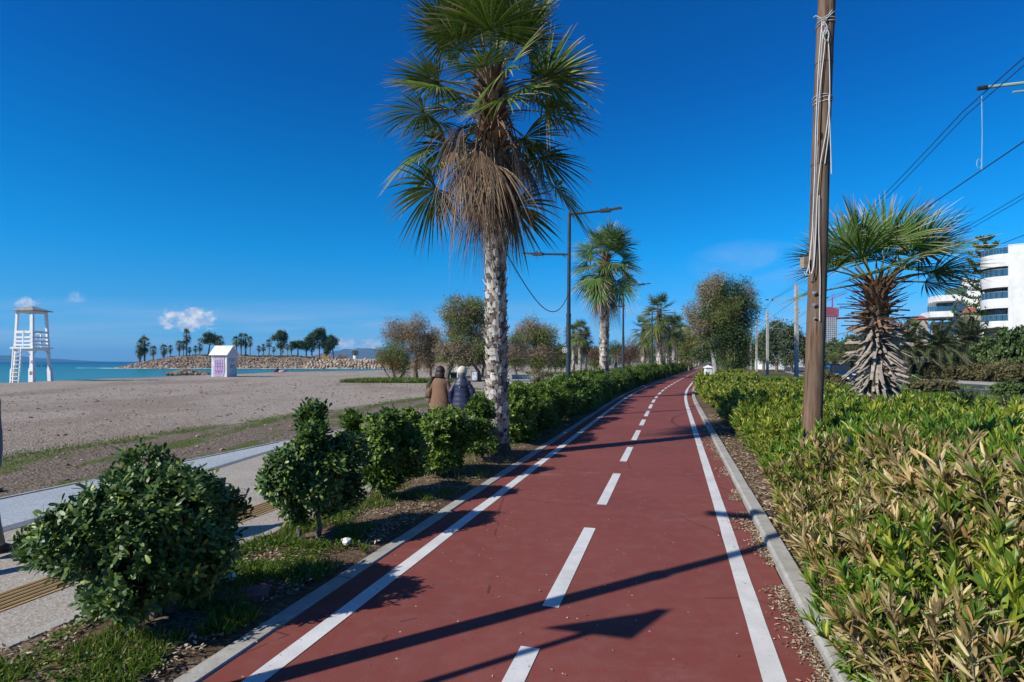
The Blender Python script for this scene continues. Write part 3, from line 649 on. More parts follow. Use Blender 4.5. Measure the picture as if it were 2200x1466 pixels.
def fan_palm(name, label, group, rng, H, r0, r1, petL, Rl, n_green, n_dead, crown_h, nseg=34, rows=6, across=True, wind=(0, 0), bend=(0, 0), mf=None, skirt=.9, el_lo=-.5, scales=(.105, 9, .14, .075), tatter=0.05, pale=2, droop=.45, extra=None, facedead=False):
    t = thing(name, label, 'palm tree', group=group); mf = mf or m_frond
    a, cf, rf = palm_trunk(rng, H, r0, r1, bend, scales=scales, top=crown_h+skirt*.5); a.build('trunk', [m_trunk, m_boot, m_bootbrown], t)
    g = Acc(); d = Acc(); gp = Acc(); 
    for i in range(n_green):
        u = (i+.5)/n_green; el = 1.35-(1.35-el_lo)*u**.85+rng.normal()*.12; az = i*2.39996+rng.normal()*.2; z = H-crown_h*u**1.2; c_ = cf(min(z, H))
        o_ = np.array([c_[0]+math.cos(az)*rf(H)*.6, c_[1]+math.sin(az)*rf(H)*.6, z])
        if facedead and u > .66 and math.cos(az+PI/2) > .35:
            fan(d, gp, rng, o_, az, el-.25, petL*.6, Rl*.85, nseg, rng.uniform(.6, 1.2), .8, .6, mi=1 if i % 3 == 0 else 0, pmi=1, across=across, rows=rows, wind=wind, tatter=.1); continue
        fan(g, gp, rng, o_, az, el, petL*rng.uniform(.8, 1.15), Rl*rng.uniform(.88, 1.1), nseg, rng.uniform(1.75, 2.2), droop*(.30+u*.95), .10+.20*u, across=across, rows=rows, wind=wind, tatter=tatter, pw=.022 if across else .03)
    for i in range(n_dead):
        u = (i+.5)/n_dead; el = -1.0-.45*rng.random(); az = i*2.39996+rng.normal()*.3; petL_ = petL; z = H-crown_h*.25-(skirt+crown_h*.35)*u; c_ = cf(max(z, 0)); rr_ = rf(max(z, 0))
        o_ = np.array([c_[0]+math.cos(az)*rr_*.9, c_[1]+math.sin(az)*rr_*.9, z])
        mi = 1 if i % max(1, n_dead//max(1, pale)) == 1 else 0
        fan(d, gp, rng, o_, az, el, petL*rng.uniform(.35, .8), Rl*rng.uniform(.6, 1.05), max(14, int(nseg*.8)), rng.uniform(.35, .95), .95, .55, mi=mi, pmi=1, across=across, rows=rows, tatter=.22, split=.35)
    if extra: extra(d, gp)
    g.build('crown', mf, t, attr='tip'); gp.build('frond_stalks', [m_petiole, m_petdead], t)
    if n_dead: d.build('dead_fronds', [m_dead, m_dead_pale], t, attr='tip')
    return t
def pinnate(acc, pet, rng, origin, az, el, L, nl, ll, lw, droop=.9, wind=(0, 0)):
    tt = np.linspace(0, 1, nl); d = np.array([math.cos(az)*math.cos(el), math.sin(az)*math.cos(el), math.sin(el)])
    Pp = np.array(origin)+d*(L*tt)[:, None]+np.array([wind[0], wind[1], -1.])*(droop*L*.5*tt**2.2)[:, None]
    pet.tube(Pp[::max(1, nl//8)], .022, 4, cap=False); tg = unit(np.gradient(Pp, axis=0)); s = unit(np.cross(tg, [0, 0, 1.])); up = np.cross(s, tg)
    for sg in (-1, 1):
        D = s*sg*1.0+tg*.75+up*.35+rng.normal(size=(nl, 3))*.10; l = ll*np.sin(np.clip(.18+tt*.9, 0, 1)*PI*.93)**.6
        leaves(acc, Pp[1:], D[1:], up[1:]+rng.normal(size=(nl-1, 3))*.2, l[1:], lw, prof=(.6, 1, .1), bend=.25)
def date_palm(name, label, group, rng, H, r, n, L, mat, nl=34, ll=.5, lw=.02, lo=-.25, cat='palm tree', wind=(0, 0)):
    t = thing(name, label, cat, group=group); zz = np.linspace(-.1, H, 10); a = Acc(); k = 14; rings = []
    for z in zz:
        th = np.arange(k)*2*PI/k; rr_ = r*(1+.18*math.sin(z/H*PI*.9) if H < 4 else 1); rings.append(np.stack([rr_*np.cos(th), rr_*np.sin(th), np.full(k, z)], 1))
    a.loft(rings); boots(a, rng, .0, H, lambda z: r*1.08, .13 if H < 4 else .25, 12 if H < 4 else 7, lambda z: .12, lambda z: r*.24, lambda z: .6, mi=1)
    a.build('trunk', [m_trunk, m_bootbrown], t); g = Acc(); p = Acc()
    for i in range(n):
        u = (i+.5)/n; pinnate(g, p, rng, (0, 0, H-.05), i*2.39996, 1.4-(1.4-lo)*u**.8+rng.normal()*.06, L*rng.uniform(.85, 1.1), nl, ll, lw, droop=.45+.75*u, wind=wind)
    g.build('crown', mat, t, attr='tip'); p.build('frond_stalks', m_petiole, t); return t
def tree(name, label, rng, blobs, trunk, n_lobe, n_pts, per, L, Wd, mats, group=None, branch_r=.05, rr=(.2, .42), hang=.0, leafspread=.16, cat='tree', twigs=0, barkmat=None, squash=.85, mzone=None, deep=.5):
    """trunk: list of polylines [(pts, r0, r1)], blobs: crown ellipsoids. Fine leaf sprays gather in lobes; sky shows between."""
    t = thing(name, label, cat, group=group); C, r = lobes(rng, blobs, n_lobe, rr)
    P, N = lobe_points(rng, C, r, n_pts, squash, deep); g_ = r.mean()*.55; gap = vnoise(P[:, 0]+P[:, 2]*.8+60, P[:, 1]+P[:, 2]*.6+60, g_, 3)+(rng.random(len(P))-.5)*.15 > .36; P, N = P[gap], N[gap]; m = len(P)
    a = Acc(); Q = np.repeat(P, per, 0)+rng.normal(size=(m*per, 3))*leafspread
    D = np.repeat(N, per, 0)*.7+rdir(rng, m*per)*.8+np.array([0, 0, -hang])
    n_ = rng.normal(size=(m*per, 3))
    mats = mats if isinstance(mats, (list, tuple)) else [mats]
    if len(mats) > 1:
        if mzone is None: zone = vnoise(Q[:, 0]*1.0+Q[:, 1]*.5+90, Q[:, 2]+90, 1.6, 11)+rng.normal(size=len(Q))*.08; ix = np.clip((zone*1.5-.25)*len(mats), 0, len(mats)-1e-3).astype(int)
        else: ix = mzone(Q, rng)
        for k_ in range(len(mats)):
            w = ix == k_
            if w.any(): leaves(a, Q[w], D[w], n_[w], L*rng.uniform(.6, 1.3, w.sum()), Wd, prof=(.5, 1, .15), bend=.2, mi=k_)
    else: leaves(a, Q, D, n_, L*rng.uniform(.6, 1.3, len(Q)), Wd, prof=(.5, 1, .15), bend=.2)
    a.build('crown', mats, t)
    b = Acc(); tops = []
    for pts, r0, r1 in trunk:
        pts = np.array(pts, float); b.tube(pts, np.linspace(r0, r1, len(pts)), 9); tops.append((pts[-1], r1)); 
        if len(pts) > 2: tops.append((pts[-2], r1*1.3))
    for c_ in C:
        T_, rt = min(tops, key=lambda q: np.linalg.norm(q[0]-c_)); mid = T_*.45+c_*.55+rng.normal(size=3)*.12*np.linalg.norm(c_-T_)*.4; mid[2] -= .06*np.linalg.norm(c_-T_)
        b.tube([T_, mid, c_], [min(branch_r, rt), branch_r*.55, branch_r*.2], 5, cap=False)
        for _ in range(twigs):
            e = c_+rdir(rng, 1)[0]*r.mean()*1.25; b.tube([mid, (mid+e)/2+rng.normal(size=3)*.1, e], [branch_r*.3, branch_r*.2, branch_r*.1], 3, cap=False)
    b.build('trunk', barkmat or m_stem, t); return t
# ------------------------------------------------------------------ left hedge: near shrubs one by one, then the row to the distance
rg = np.random.default_rng(11)
GH = 'clipped pittosporum shrubs in the strip between bike path and promenade'
x0, y0 = -2.35, 3.66
s = shrub('pittosporum_shrub', 'widest dark green shrub at the lower left, leaning out over the promenade edge', GH, rg,
          [(.02, .05, .63, .52, .48, .40), (-.34, -.10, .46, .40, .40, .26), (.25, .1, .50, .36, .35, .30), (-.1, -.1, .38, .5, .4, .2)], 36, 5200, 8, .052, .0108, m_pitto_near, [(.03, .0, .35), (-.06, .05, .33), (.08, .06, .3)], rr=(.30, .50), low=.10)
s.location = (x0, y0, 0)
s = shrub('pittosporum_shrub', 'upright dark shrub on two bare stems, second from the camera in the left row', GH, rg,
          [(0, 0, .96, .26, .28, .26), (-.10, -.02, .62, .34, .34, .28), (.12, .05, .66, .30, .3, .40), (.05, 0, .42, .26, .28, .2)], 28, 3400, 8, .056, .0118, m_pitto_near, [(-.09, 0, .42), (.07, .03, .42)], rr=(.32, .55), low=.2)
s.location = (-1.90, 5.3, 0)
s = shrub('pittosporum_shrub', 'low bright green shrub behind the two-stemmed one, third in the left row', GH, rg,
          [(0, 0, .72, .38, .36, .28), (.1, .0, .42, .30, .3, .24), (-.3, .1, .75, .25, .25, .25)], 22, 2000, 8, .062, .013, m_pitto, [(.0, 0, .3), (.05, .05, .28)], rr=(.32, .55), low=.12)
s.location = (-1.55, 6.8, 0); s.scale = (1.15, 1.1, 1.02)
s = shrub('pittosporum_shrub', 'broad yellow-green shrub standing in front of the two walking women', GH, rg,
          [(0, 0, .68, .62, .42, .46), (-.42, .0, .78, .40, .38, .36), (.45, .1, .60, .36, .3, .40), (.1, .1, .98, .24, .2, .26), (0, 0, .35, .6, .4, .25)], 40, 4200, 8, .064, .0135, m_pitto_lit, [(.0, 0, .35), (.25, .05, .35), (-.15, .0, .3)], rr=(.28, .5), low=.15)
s.location = (-1.12, 8.3, 0); s.scale = (.95, 1, .86)
s = shrub('pittosporum_shrub', 'thin see-through shrub touching the foot of the tallest palm', GH, rg,
          [(0, 0, .72, .34, .30, .42), (.05, .0, .4, .34, .3, .3)], 18, 1100, 7, .062, .013, m_pitto, [(.0, 0, .55), (.1, .03, .5)], rr=(.25, .5), low=.15)
s.location = (-.62, 9.5, 0)
near_labels = ['rounded bright shrub just beyond the foot of the tallest palm', 'shrub a step beyond the first past the tallest palm, same height', 'full green shrub short of the nearest lamp post',
               'shrub growing round the foot of the nearest lamp post', 'shrub just behind the nearest lamp post', 'shrub midway between the nearest lamp post and the second palm', 'shrub just short of the second palm trunk', 'shrub hiding the foot of the second palm']
protos = []
for k in range(4):
    protos.append(shrub('pittosporum_shrub', 'x', GH, rg, [(0, 0, .74, .66, .64, .50), (rg.uniform(-.2, .2), .1, .98, .46, .44, .32), (rg.uniform(-.25, .25), -.1, .36, .66, .62, .34)], 40, 2900, 7, .062, .0145, [m_pitto_lit, m_pitto, m_pitto_lit, m_pitto][k],
                        [(.0, 0, .35), (.15, .05, .35), (-.15, .0, .3)], rr=(.26, .46), low=.05))
used = [[], [], [], []]; y = 11.0; k = 0
LP = (16.8, 33.2, 50.5, 67, 84, 101)                                  # lamp post rows
while y < 125:
    px_, py_ = pp(y, -2.32+rg.normal()*.10)
    lab = near_labels[k] if k < len(near_labels) else ('shrub in the unbroken part of the left hedge beyond the second palm' if y < 60 else 'small far shrub where the left hedge closes on the bike path')
    sc_ = rg.uniform(.86, 1.08); q = k % 4
    if k < 3: sc_ = .98
    place(protos[q], used[q], (px_, py_, 0), rg.uniform(0, 6.28), (sc_*1.0, sc_, sc_*rg.uniform(.9, 1.1)*(1.0 if y < 40 else 1.1)), lab, GH)
    y += (1.0 if y < 60 else 1.4)*rg.uniform(.85, 1.15); k += 1
# a taller unclipped shrub behind the row
s = shrub('tamarisk_bush', 'brownish round bush at the foot of the nearest lamp post', None, rg, [(0, 0, .7, .75, .7, .55)], 26, 1700, 7, .06, .012, m_heath, [(.0, 0, .35)], rr=(.26, .46)); s.location = (X_(1168, 19.5), 19.5, 0); s.scale = (.95, .95, 1.1)

# ------------------------------------------------------------------ right hedge of oleander
GO = 'oleanders massed along the right kerb'
rg = np.random.default_rng(5)
NL = ('oleander with browned, dried leaves along the near kerb', 'green oleander in the middle of the near hedge, right of the utility pole', 'yellow-green oleander beyond the utility pole', 'small far oleander along the kerb towards the white box')
dry = [oleander('oleander', NL[0], GO, rg, .98, .50, 40, [m_ole_tan, m_ole_dry], .150, .0122, lean=(-.10, .05)) for _ in range(4)]
grn = [oleander('oleander', NL[1], GO, rg, .98, .46, 34, m_ole_green, .14, .0122) for _ in range(4)]
yel = [oleander('oleander', NL[2], GO, rg, 1.0, .48, 26, m_ole_yel, .135, .0135) for _ in range(4)]
far = [oleander('oleander', NL[3], GO, rg, .95, .60, 16, m_ole_yel, .15, .020, dens=.7) for _ in range(3)]
U4 = {id(o): [] for o in dry+grn+yel+far}
cnt = [0]
def put(lst, X, Y, lab, s_):
    o = lst[int(rg.integers(len(lst)))]
    place(o, U4[id(o)], (X, Y, 0), rg.uniform(0, 6.28), (s_, s_, s_*rg.uniform(.92, 1.08)), lab, GO); cnt[0] += 1
def edge(y):      # left limit of the foliage, offset from the centre line
    return float(np.interp(y, [0, 2.5, 4, 6, 9, 12, 18, 40], [1.98, 1.90, 1.84, 2.05, 2.35, 2.3, 2.2, 2.15]))
y = 1.15
while y < 13.5:
    o = edge(y)
    w = float(np.interp(y, [0, 3, 8, 13.5], [3.4, 4.4, 4.4, 3.6]))
    while o < edge(y)+w:
        X, Y = pp(y+rg.normal()*.08, o+rg.normal()*.06)
        if X < Y*.98+.9 and math.hypot(X-5.2, Y-10) > 0 and not (math.hypot(X-3.9, Y-7.5) < .22) and math.hypot(X-7.76, Y-12) > .55 and math.hypot(X, Y) > 1.5:
            d = o-edge(y); r_ = rg.random()
            sz = min(1.0, .68+d*.34) if y < 9 else min(1.0, .8+d*.2)
            if y < 7.0 and (d < 1.5+.3*math.sin(y*2) ) and r_ < .78: put(dry, X, Y, NL[0], sz)
            elif y < 8.6 and r_ < .86: put(grn, X, Y, NL[1], sz)
            elif r_ < .30: put(grn, X, Y, 'deep green oleander scattered among the yellow ones beyond the utility pole', sz)
            else: put(yel, X, Y, NL[2], sz)
        o += .47*rg.uniform(.85, 1.15)
    y += .46
while y < 62:
    o = edge(y)+.1; w = 4.2 if y < 30 else 3.6
    while o < edge(y)+w:
        X, Y = pp(y+rg.normal()*.15, o+rg.normal()*.1)
        if math.hypot(X-7.76, Y-12) > .6: put(far, X, Y, NL[3], rg.uniform(.8, 1.02)*(1 if y < 35 else 1.05))
        o += .95*rg.uniform(.85, 1.15)
    y += .9 if y < 30 else 1.3
print('OLEANDERS', cnt)
# ------------------------------------------------------------------ palms of the left row
rg = np.random.default_rng(21)
GP = 'fan palms in the left planting strip'
def old_fans(d, gp):
    for az, el, z, Lp, Rr, mi, sp in ((-1.85, -1.2, 5.35, .25, 1.05, 1, .50), (-1.0, -1.25, 5.3, .30, .95, 0, .32), (-.4, -1.2, 5.5, .35, 1.05, 0, .30), (3.5, -1.0, 5.4, .5, .8, 0, .30), (.1, -.95, 5.5, .55, .8, 0, .28), (-2.5, -.95, 5.8, .5, .7, 0, .4), (-.9, -.8, 6.1, .6, .6, 0, .5), (3.0, -.8, 5.9, .75, .7, 0, .45), (.2, -.75, 6.0, .75, .7, 0, .5)):
        fan(d, gp, rg, (.17*math.cos(az)-.09, .17*math.sin(az)+.07, z), az, el, Lp, Rr, 34, sp, .55, .5, mi=mi, pmi=1, rows=8, tatter=.03, split=.4)
bp = fan_palm('fan_palm', 'tallest fan palm, nearest the camera, with a hanging skirt of dead brown fronds', GP, rg, 6.95, .195, .155, 1.10, 1.0, 60, 36, 1.30, nseg=40, rows=8, facedead=True, wind=(.12, .0), bend=(-.12, .1), skirt=.45, el_lo=-.50, scales=(.085, 11, .13, .062), pale=0, droop=.30, extra=old_fans)
bp.location = (-.27, 10.2, 0)
# dark string of lights wound round its trunk
a = Acc(); zz = np.linspace(.35, 3.9, 420); th = zz*2*PI/.105*.62; rr_ = .225-.012*zz+.03*np.sin(th*3.1)
for k0 in (0, 1.9): a.tube(np.stack([(rr_+.0)*np.cos(th*(1 if k0 == 0 else -.62)+k0)-.12*(zz/7.35)**2, rr_*np.sin(th*(1 if k0 == 0 else -.62)+k0)+.1*(zz/7.35)**2, zz], 1), .0045, 4, cap=False)
m_blackcable = surf('black_cable', (.012, .012, .013), (.03, .03, .03), 20, .5, .1)
o = a.build('light_string', m_blackcable); tag(o, 'dark string of lights wound many times round the tallest palm trunk', 'string lights'); o.location = (-.27, 10.2, 0)
# hanging fruit stalks
p2 = fan_palm('fan_palm', 'second fan palm of the left row, brown skirt, beside the second lamp post', GP, rg, 6.7, .21, .17, .85, .98, 42, 28, 1.0, nseg=34, rows=6, across=True, bend=(.1, 0), skirt=.8, el_lo=-.6, scales=(.12, 9, .17, .085), pale=5, droop=.45, mf=m_frond_l)
p2.location = (*pp(25.6, -2.28), 0)
protoP = [fan_palm('fan_palm', 'x', GP, rg, h, .26, .20, .9, 1.1, 32, 16, 1.4, nseg=20, rows=4, across=False, skirt=1.1, el_lo=-.7, scales=(.25, 7, .28, .13), mf=m_frond_far, pale=3) for h in (6.5, 6.1, 6.9)]
usedP = [[], [], []]
rows_ = [56, 68, 79, 91, 104, 117, 131, 146, 163, 182]
labsP = ['third fan palm of the left row, directly behind the third lamp post', 'fourth fan palm of the left row, pale trunk', 'fifth fan palm of the left row', 'sixth fan palm of the left row, part behind the brown shrub crowns'] + ['tiny far fan palm at the end of the left row']*9
for k, y in enumerate(rows_):
    place(protoP[k % 3], usedP[k % 3], (*pp(y, -2.35+rg.normal()*.15), 0), rg.uniform(0, 6), rg.uniform(.98, 1.08), labsP[k], GP)
# palms inside the park left of the row
GPP = 'fan palms in the park left of the path'
for k, (px, Y, s_, lab) in enumerate(((1382, 60, .82, 'shorter yellowish fan palm just left of the third palm of the row'), (1392, 74, .72, 'low fan palm behind the third lamp post'), (1232, 96, 1.0, 'left palm of the park trio behind the nearest lamp post'), (1246, 93, 1.08, 'middle and tallest palm of the park trio behind the nearest lamp post'),
                                      (1258, 98, .98, 'right palm of the park trio behind the nearest lamp post'), (1421, 120, .72, 'far park palm in the gap between the third and fourth row palms'))):
    place(protoP[k % 3], [1], (X_(px, Y), Y, 0), rg.uniform(0, 6), s_, lab, GPP)
# ------------------------------------------------------------------ stout palm on the right with grey stubs
t = thing('stubby_palm', 'stout palm with jagged grey and brown frond stubs right of the utility pole', 'palm tree', (7.70, 12, 0), s=1.06)
rg = np.random.default_rng(33); a = Acc(); n = 18; H = 3.2; rf = lambda z: float(np.interp(z, [0, .6, 1.5, 2.4, 3.2], [.34, .31, .25, .20, .17])); rings = []
for z in np.linspace(-.1, H, 24):
    th = np.arange(n)*2*PI/n; rr_ = rf(z)*(1+rg.normal(size=n)*.05); rings.append(np.stack([rr_*np.cos(th), rr_*np.sin(th), np.full(n, z)], 1))
a.loft(rings)
boots(a, rg, .05, 2.35, rf, .085, 13, lambda z: float(np.interp(z, [.6, 1.0, 1.5], [.15, .22, .31]))+.05*math.sin(z*5), lambda z: .038, lambda z: -float(np.interp(z, [0, .8, 1.8, 2.35], [.75, .95, 1.25, 1.5])), mi=1, thick=.012, jag=.55, tj=.34)
boots(a, rg, 2.2, 2.75, rf, .075, 13, lambda z: .36, lambda z: .032, lambda z: float(np.interp(z, [2.2, 2.35, 2.8], [1.6, 1.4, 1.15])), mi=2, thick=.010, jag=.5, tj=.28)
boots(a, rg, 2.7, H, rf, .065, 13, lambda z: .42, lambda z: .028, lambda z: float(np.interp(z, [2.7, 3.2], [1.1, .7])), mi=2, thick=.009, jag=.35)
m_stub = surf('weathered_grey_stub', (.16, .13, .105), (.44, .38, .32), 9, .85, .4, stretch=(1, 1, 2)); m_stubb = surf('brown_frond_stub', (.13, .065, .033), (.33, .20, .12), 9, .85, .4)
a.build('trunk', [m_trunk, m_stub, m_stubb], t)
g = Acc(); gp = Acc()
FR = [(2.6, 1.35, 1.2, 1.3), (.2, 1.05, 1.3, 1.25), (.0, .66, 1.35, 1.1), (3.0, .98, 1.05, 1.1), (3.3, .35, 1.15, .95), (-.4, .85, 1.1, 1.2), (.1, .36, 1.15, 1.0), (.5, .55, 1.0, 1.1), (-.5, .30, 1.0, 1.0), (3.1, .62, 1.15, 1.0), (2.8, .0, 1.0, .85),
      (1.4, 1.0, .9, 1.15), (4.6, 1.15, 1.0, 1.25), (4.9, .55, .8, 1.1), (5.3, .75, .9, 1.1), (3.7, .75, .9, 1.05), (4.2, .3, .8, 1.0), (.8, .9, 1.0, 1.15), (5.8, .1, .8, .9), (3.4, 1.2, 1.0, 1.15), (.9, 1.35, 1.1, 1.2), (5.5, 1.2, 1.0, 1.2)]
for az, el, pl, rl in FR:
    az += rg.normal()*.08
    fan(g, gp, rg, (.10*math.cos(az), .10*math.sin(az), H-.05), az, el, pl*.85, rl*.98, 40, 1.35+rg.random()*.4, .20, .12, rows=8, wind=(.34, .1), pw=.024, tatter=.03)
g.build('crown', m_frond_l, t, attr='tip'); gp.build('frond_stalks', [m_petiole, m_petdead], t)

# ------------------------------------------------------------------ park trees left of the path
rg = np.random.default_rng(44)
def zT(px, py, Y): return (X_(px, Y), Y, Z_(py, Y))
def blob(px, py, rxp, rzp, Y, cx0, ryf=1.0): k = Y/F; return ((px-1100)*k-cx0[0], 0+cx0[1], Z_(py, Y), rxp*k, rxp*k*ryf, rzp*k)
def ptree(name, label, Y, base, bl, tr, nl, npts, per, L, W, mats, **kw):
    """blobs and trunks given in photo pixels at distance Y, turned into metres round the trunk base"""
    k = Y/F; bx = X_(base, Y); gz = 0.0
    B = [((px-base)*k, dy, Z_(py, Y), a_*k*1.15, a_*k, b_*k*1.12) for px, py, a_, b_, dy in bl]
    T = [([((px-base)*k, dy, max(-.1, Z_(py, Y)) if py < 900 else -.1) for px, py, dy in pts], r0, r1) for pts, r0, r1 in tr]
    o = tree(name, label, rg, B, T, nl, npts, per, L, W, mats, **kw); o.location = (bx, Y, gz); return o
ptree('tamarisk', 'wide wispy brown and grey tamarisk at the left of the park trees', 58, 893, [(880, 700, 38, 30, 0), (850, 712, 30, 22, .5), (905, 730, 34, 40, 0), (925, 765, 22, 30, .5), (860, 745, 30, 26, 0), (900, 775, 30, 20, .3), (935, 740, 24, 30, .3)],
      [([(893, 950, 0), (891, 790, 0), (893, 755, 0), (885, 720, 0)], .32, .12), ([(891, 790, 0), (905, 750, .5), (912, 720, .3)], .16, .07)], 70, 7500, 6, .17, .020, [m_tam_br, m_tam_br, m_tam_or], twigs=5, rr=(.2, .42), leafspread=.28, branch_r=.07)
ptree('tamarisk', 'low dense dark olive tamarisk bush, leftmost of the park trees', 54, 850, [(845, 770, 34, 32, 0), (832, 760, 22, 24, .3), (866, 780, 24, 26, .3)],
      [([(850, 950, 0), (845, 800, 0), (840, 780, 0)], .14, .06), ([(855, 950, 0), (868, 800, .2), (872, 780, 0)], .12, .05), ([(840, 950, 0), (828, 800, .2), (822, 785, 0)], .1, .05)], 40, 4200, 6, .16, .020, [m_tam, m_tam, m_tam_or], twigs=2, rr=(.25, .48), leafspread=.2, hang=.2)
ptree('tamarisk', 'tallest leaning tamarisk behind the two walking women, half hidden by the palm trunk', 50, 960, [(990, 670, 44, 34, 0), (965, 700, 32, 30, .4), (1020, 700, 32, 44, .5), (1000, 740, 40, 34, 0), (950, 735, 26, 34, .3), (1040, 760, 22, 30, .4), (1010, 765, 34, 22, .2), (965, 770, 24, 20, .2)],
      [([(958, 950, 0), (962, 800, 0), (978, 762, 0), (985, 720, 0), (992, 690, 0)], .30, .10), ([(1030, 950, .6), (1028, 800, .6), (1015, 780, .3), (1010, 745, 0)], .18, .08), ([(1035, 810, .6), (1040, 780, .5), (1030, 750, .5)], .12, .06)],
      95, 12000, 6, .17, .022, [m_tam_br, m_tam, m_tam, m_tam_or], twigs=4, rr=(.2, .40), leafspread=.26, hang=.3, branch_r=.06)
ptree('tamarisk', 'rust-brown tamarisk bush low between the two big left tamarisks', 62, 925, [(925, 745, 26, 36, 0), (915, 775, 22, 24, 0)], [([(925, 950, 0), (925, 790, 0), (924, 765, 0)], .16, .07)], 26, 2600, 6, .18, .022, [m_tam_or, m_tam_br], twigs=2, leafspread=.24)
ptree('tamarisk', 'rounded grey-olive tamarisk standing between the tallest palm and the nearest lamp post', 66, 1150, [(1150, 725, 42, 38, 0), (1115, 745, 34, 34, .5), (1180, 745, 30, 36, .5), (1150, 760, 46, 26, 0), (1150, 778, 40, 14, 0)],
      [([(1158, 950, 0), (1155, 805, 0), (1160, 775, 0), (1150, 745, 0)], .36, .14), ([(1148, 950, 0), (1146, 800, 0), (1135, 770, 0)], .26, .10)], 80, 11000, 6, .20, .027, [m_tam_br, m_tam, m_tam], twigs=2, leafspread=.3, hang=.25)
ptree('tamarisk', 'small grey tamarisk directly right of the tallest palm trunk', 60, 1105, [(1102, 755, 26, 34, 0), (1112, 775, 26, 22, 0)], [([(1110, 950, 0), (1108, 800, 0), (1104, 775, 0)], .2, .08)], 30, 2800, 6, .18, .022, [m_tam_br, m_tam], twigs=3, leafspread=.26)
ptree('bare_tree', 'leafless reddish twiggy tree behind the second lamp post', 78, 1352, [(1352, 755, 26, 26, 0), (1340, 765, 18, 18, 0), (1365, 765, 18, 20, 0)], [([(1352, 950, 0), (1350, 800, 0), (1350, 775, 0)], .3, .14)], 40, 1500, 5, .24, .018, m_redbush, twigs=14, leafspread=.35, branch_r=.07)
ptree('pine_tree', 'flat-topped green pine right of the second palm trunk', 110, 1325, [(1322, 748, 24, 9, 0), (1310, 756, 16, 8, 0)], [([(1322, 950, 0), (1320, 790, 0), (1322, 762, 0)], .3, .14)], 30, 900, 5, .3, .035, m_darkgreen, leafspread=.3)
ptree('bush', 'reddish-brown bush left of the second palm trunk', 85, 1277, [(1277, 770, 14, 20, 0)], [([(1277, 950, 0), (1277, 790, 0)], .12, .06)], 16, 1300, 6, .22, .028, [m_redbush, m_tam], leafspread=.25, cat='bush')
ptree('bush', 'grey-olive bush behind the nearest lamp post', 80, 1205, [(1205, 770, 18, 26, 0)], [([(1205, 950, 0), (1205, 790, 0)], .12, .06)], 20, 1800, 6, .22, .028, [m_tam, m_darkgreen], leafspread=.25, cat='bush')
# the big two-toned tree right of the path, with ivy-green lower crown
def mz(Q, rng_):
    s_ = (5.2-Q[:, 2])*.40+(Q[:, 0]-.4)*.30+(vnoise(Q[:, 0]*1.+50, Q[:, 2]+50, 1.5, 5)-.5)*2.0
    return np.where(s_ > -.75, np.where(vnoise(Q[:, 0]+9, Q[:, 2]+9, 1.1, 8) > .66, 2, 1), np.where(rng_.random(len(Q)) < .25, 2, 0))
ptree('two_toned_tree', 'big round tree right of the path, grey-brown above, dark green below', 45, 1535,
      [(1560, 640, 56, 50, 0), (1520, 665, 40, 44, .4), (1600, 665, 34, 44, .4), (1545, 700, 52, 44, 0), (1590, 715, 38, 34, .3), (1515, 720, 30, 40, .3), (1555, 745, 46, 32, 0), (1500, 745, 20, 32, .3), (1580, 765, 30, 24, .2), (1512, 690, 26, 40, .2)],
      [([(1535, 950, 0), (1536, 790, 0), (1532, 765, 0), (1520, 725, 0), (1516, 700, 0)], .22, .09), ([(1534, 768, 0), (1555, 735, .2), (1570, 690, .2)], .15, .07)], 140, 24000, 6, .15, .021, [m_tam_br, m_darkgreen, m_tam], twigs=4, rr=(.2, .42), leafspread=.24, branch_r=.055, mzone=mz, barkmat=surf('pale_bark', (.25, .23, .20), (.45, .42, .38), 10, .8, .4), hang=.1)
ptree('tamarisk', 'olive-brown tree over the far end of the palm row, left of the big round tree', 88, 1478, [(1478, 735, 24, 30, 0), (1465, 750, 20, 26, 0), (1490, 755, 20, 26, 0)], [([(1480, 950, 0), (1480, 790, 0), (1478, 765, 0)], .2, .1)], 40, 3800, 6, .22, .03, [m_tam, m_tam_or], leafspread=.3)
ptree('tamarisk', 'dense olive tree just behind and right of the big round tree', 70, 1590, [(1590, 735, 20, 26, 0), (1585, 770, 22, 24, 0), (1560, 775, 18, 24, 0)], [([(1590, 950, 0), (1590, 790, 0)], .2, .1)], 36, 3800, 6, .2, .028, [m_tam, m_darkgreen], leafspread=.25)
# ------------------------------------------------------------------ street furniture
m_lamp = surf('dark_blue_grey_paint', (.018, .028, .040), (.035, .05, .065), 6, .38, .05, spec=.5)
m_white = surf('white_painted_wood', (.76, .76, .755), (.86, .86, .85), 3, .5, .1)
m_whitewall = surf('white_render', (.60, .60, .58), (.76, .76, .74), .6, .7, .1)
m_conc = surf('pale_concrete', (.30, .29, .26), (.46, .45, .41), 5, .8, .3)
m_steel = surf('galvanised_steel', (.30, .32, .32), (.48, .50, .49), 8, .45, .1, metal=.4)
m_green = surf('pale_green_insulated_tube', (.22, .33, .28), (.36, .47, .40), 4, .5, .1)
m_dark = surf('dark_metal', (.015, .015, .017), (.04, .04, .045), 8, .5, .1)
m_glass = bpy.data.materials.new('lamp_glass'); nt = nodes(m_glass); finish(nt, (.55, .58, .60), .2, spec=.5)
GL = 'street lamps along the left hedge'
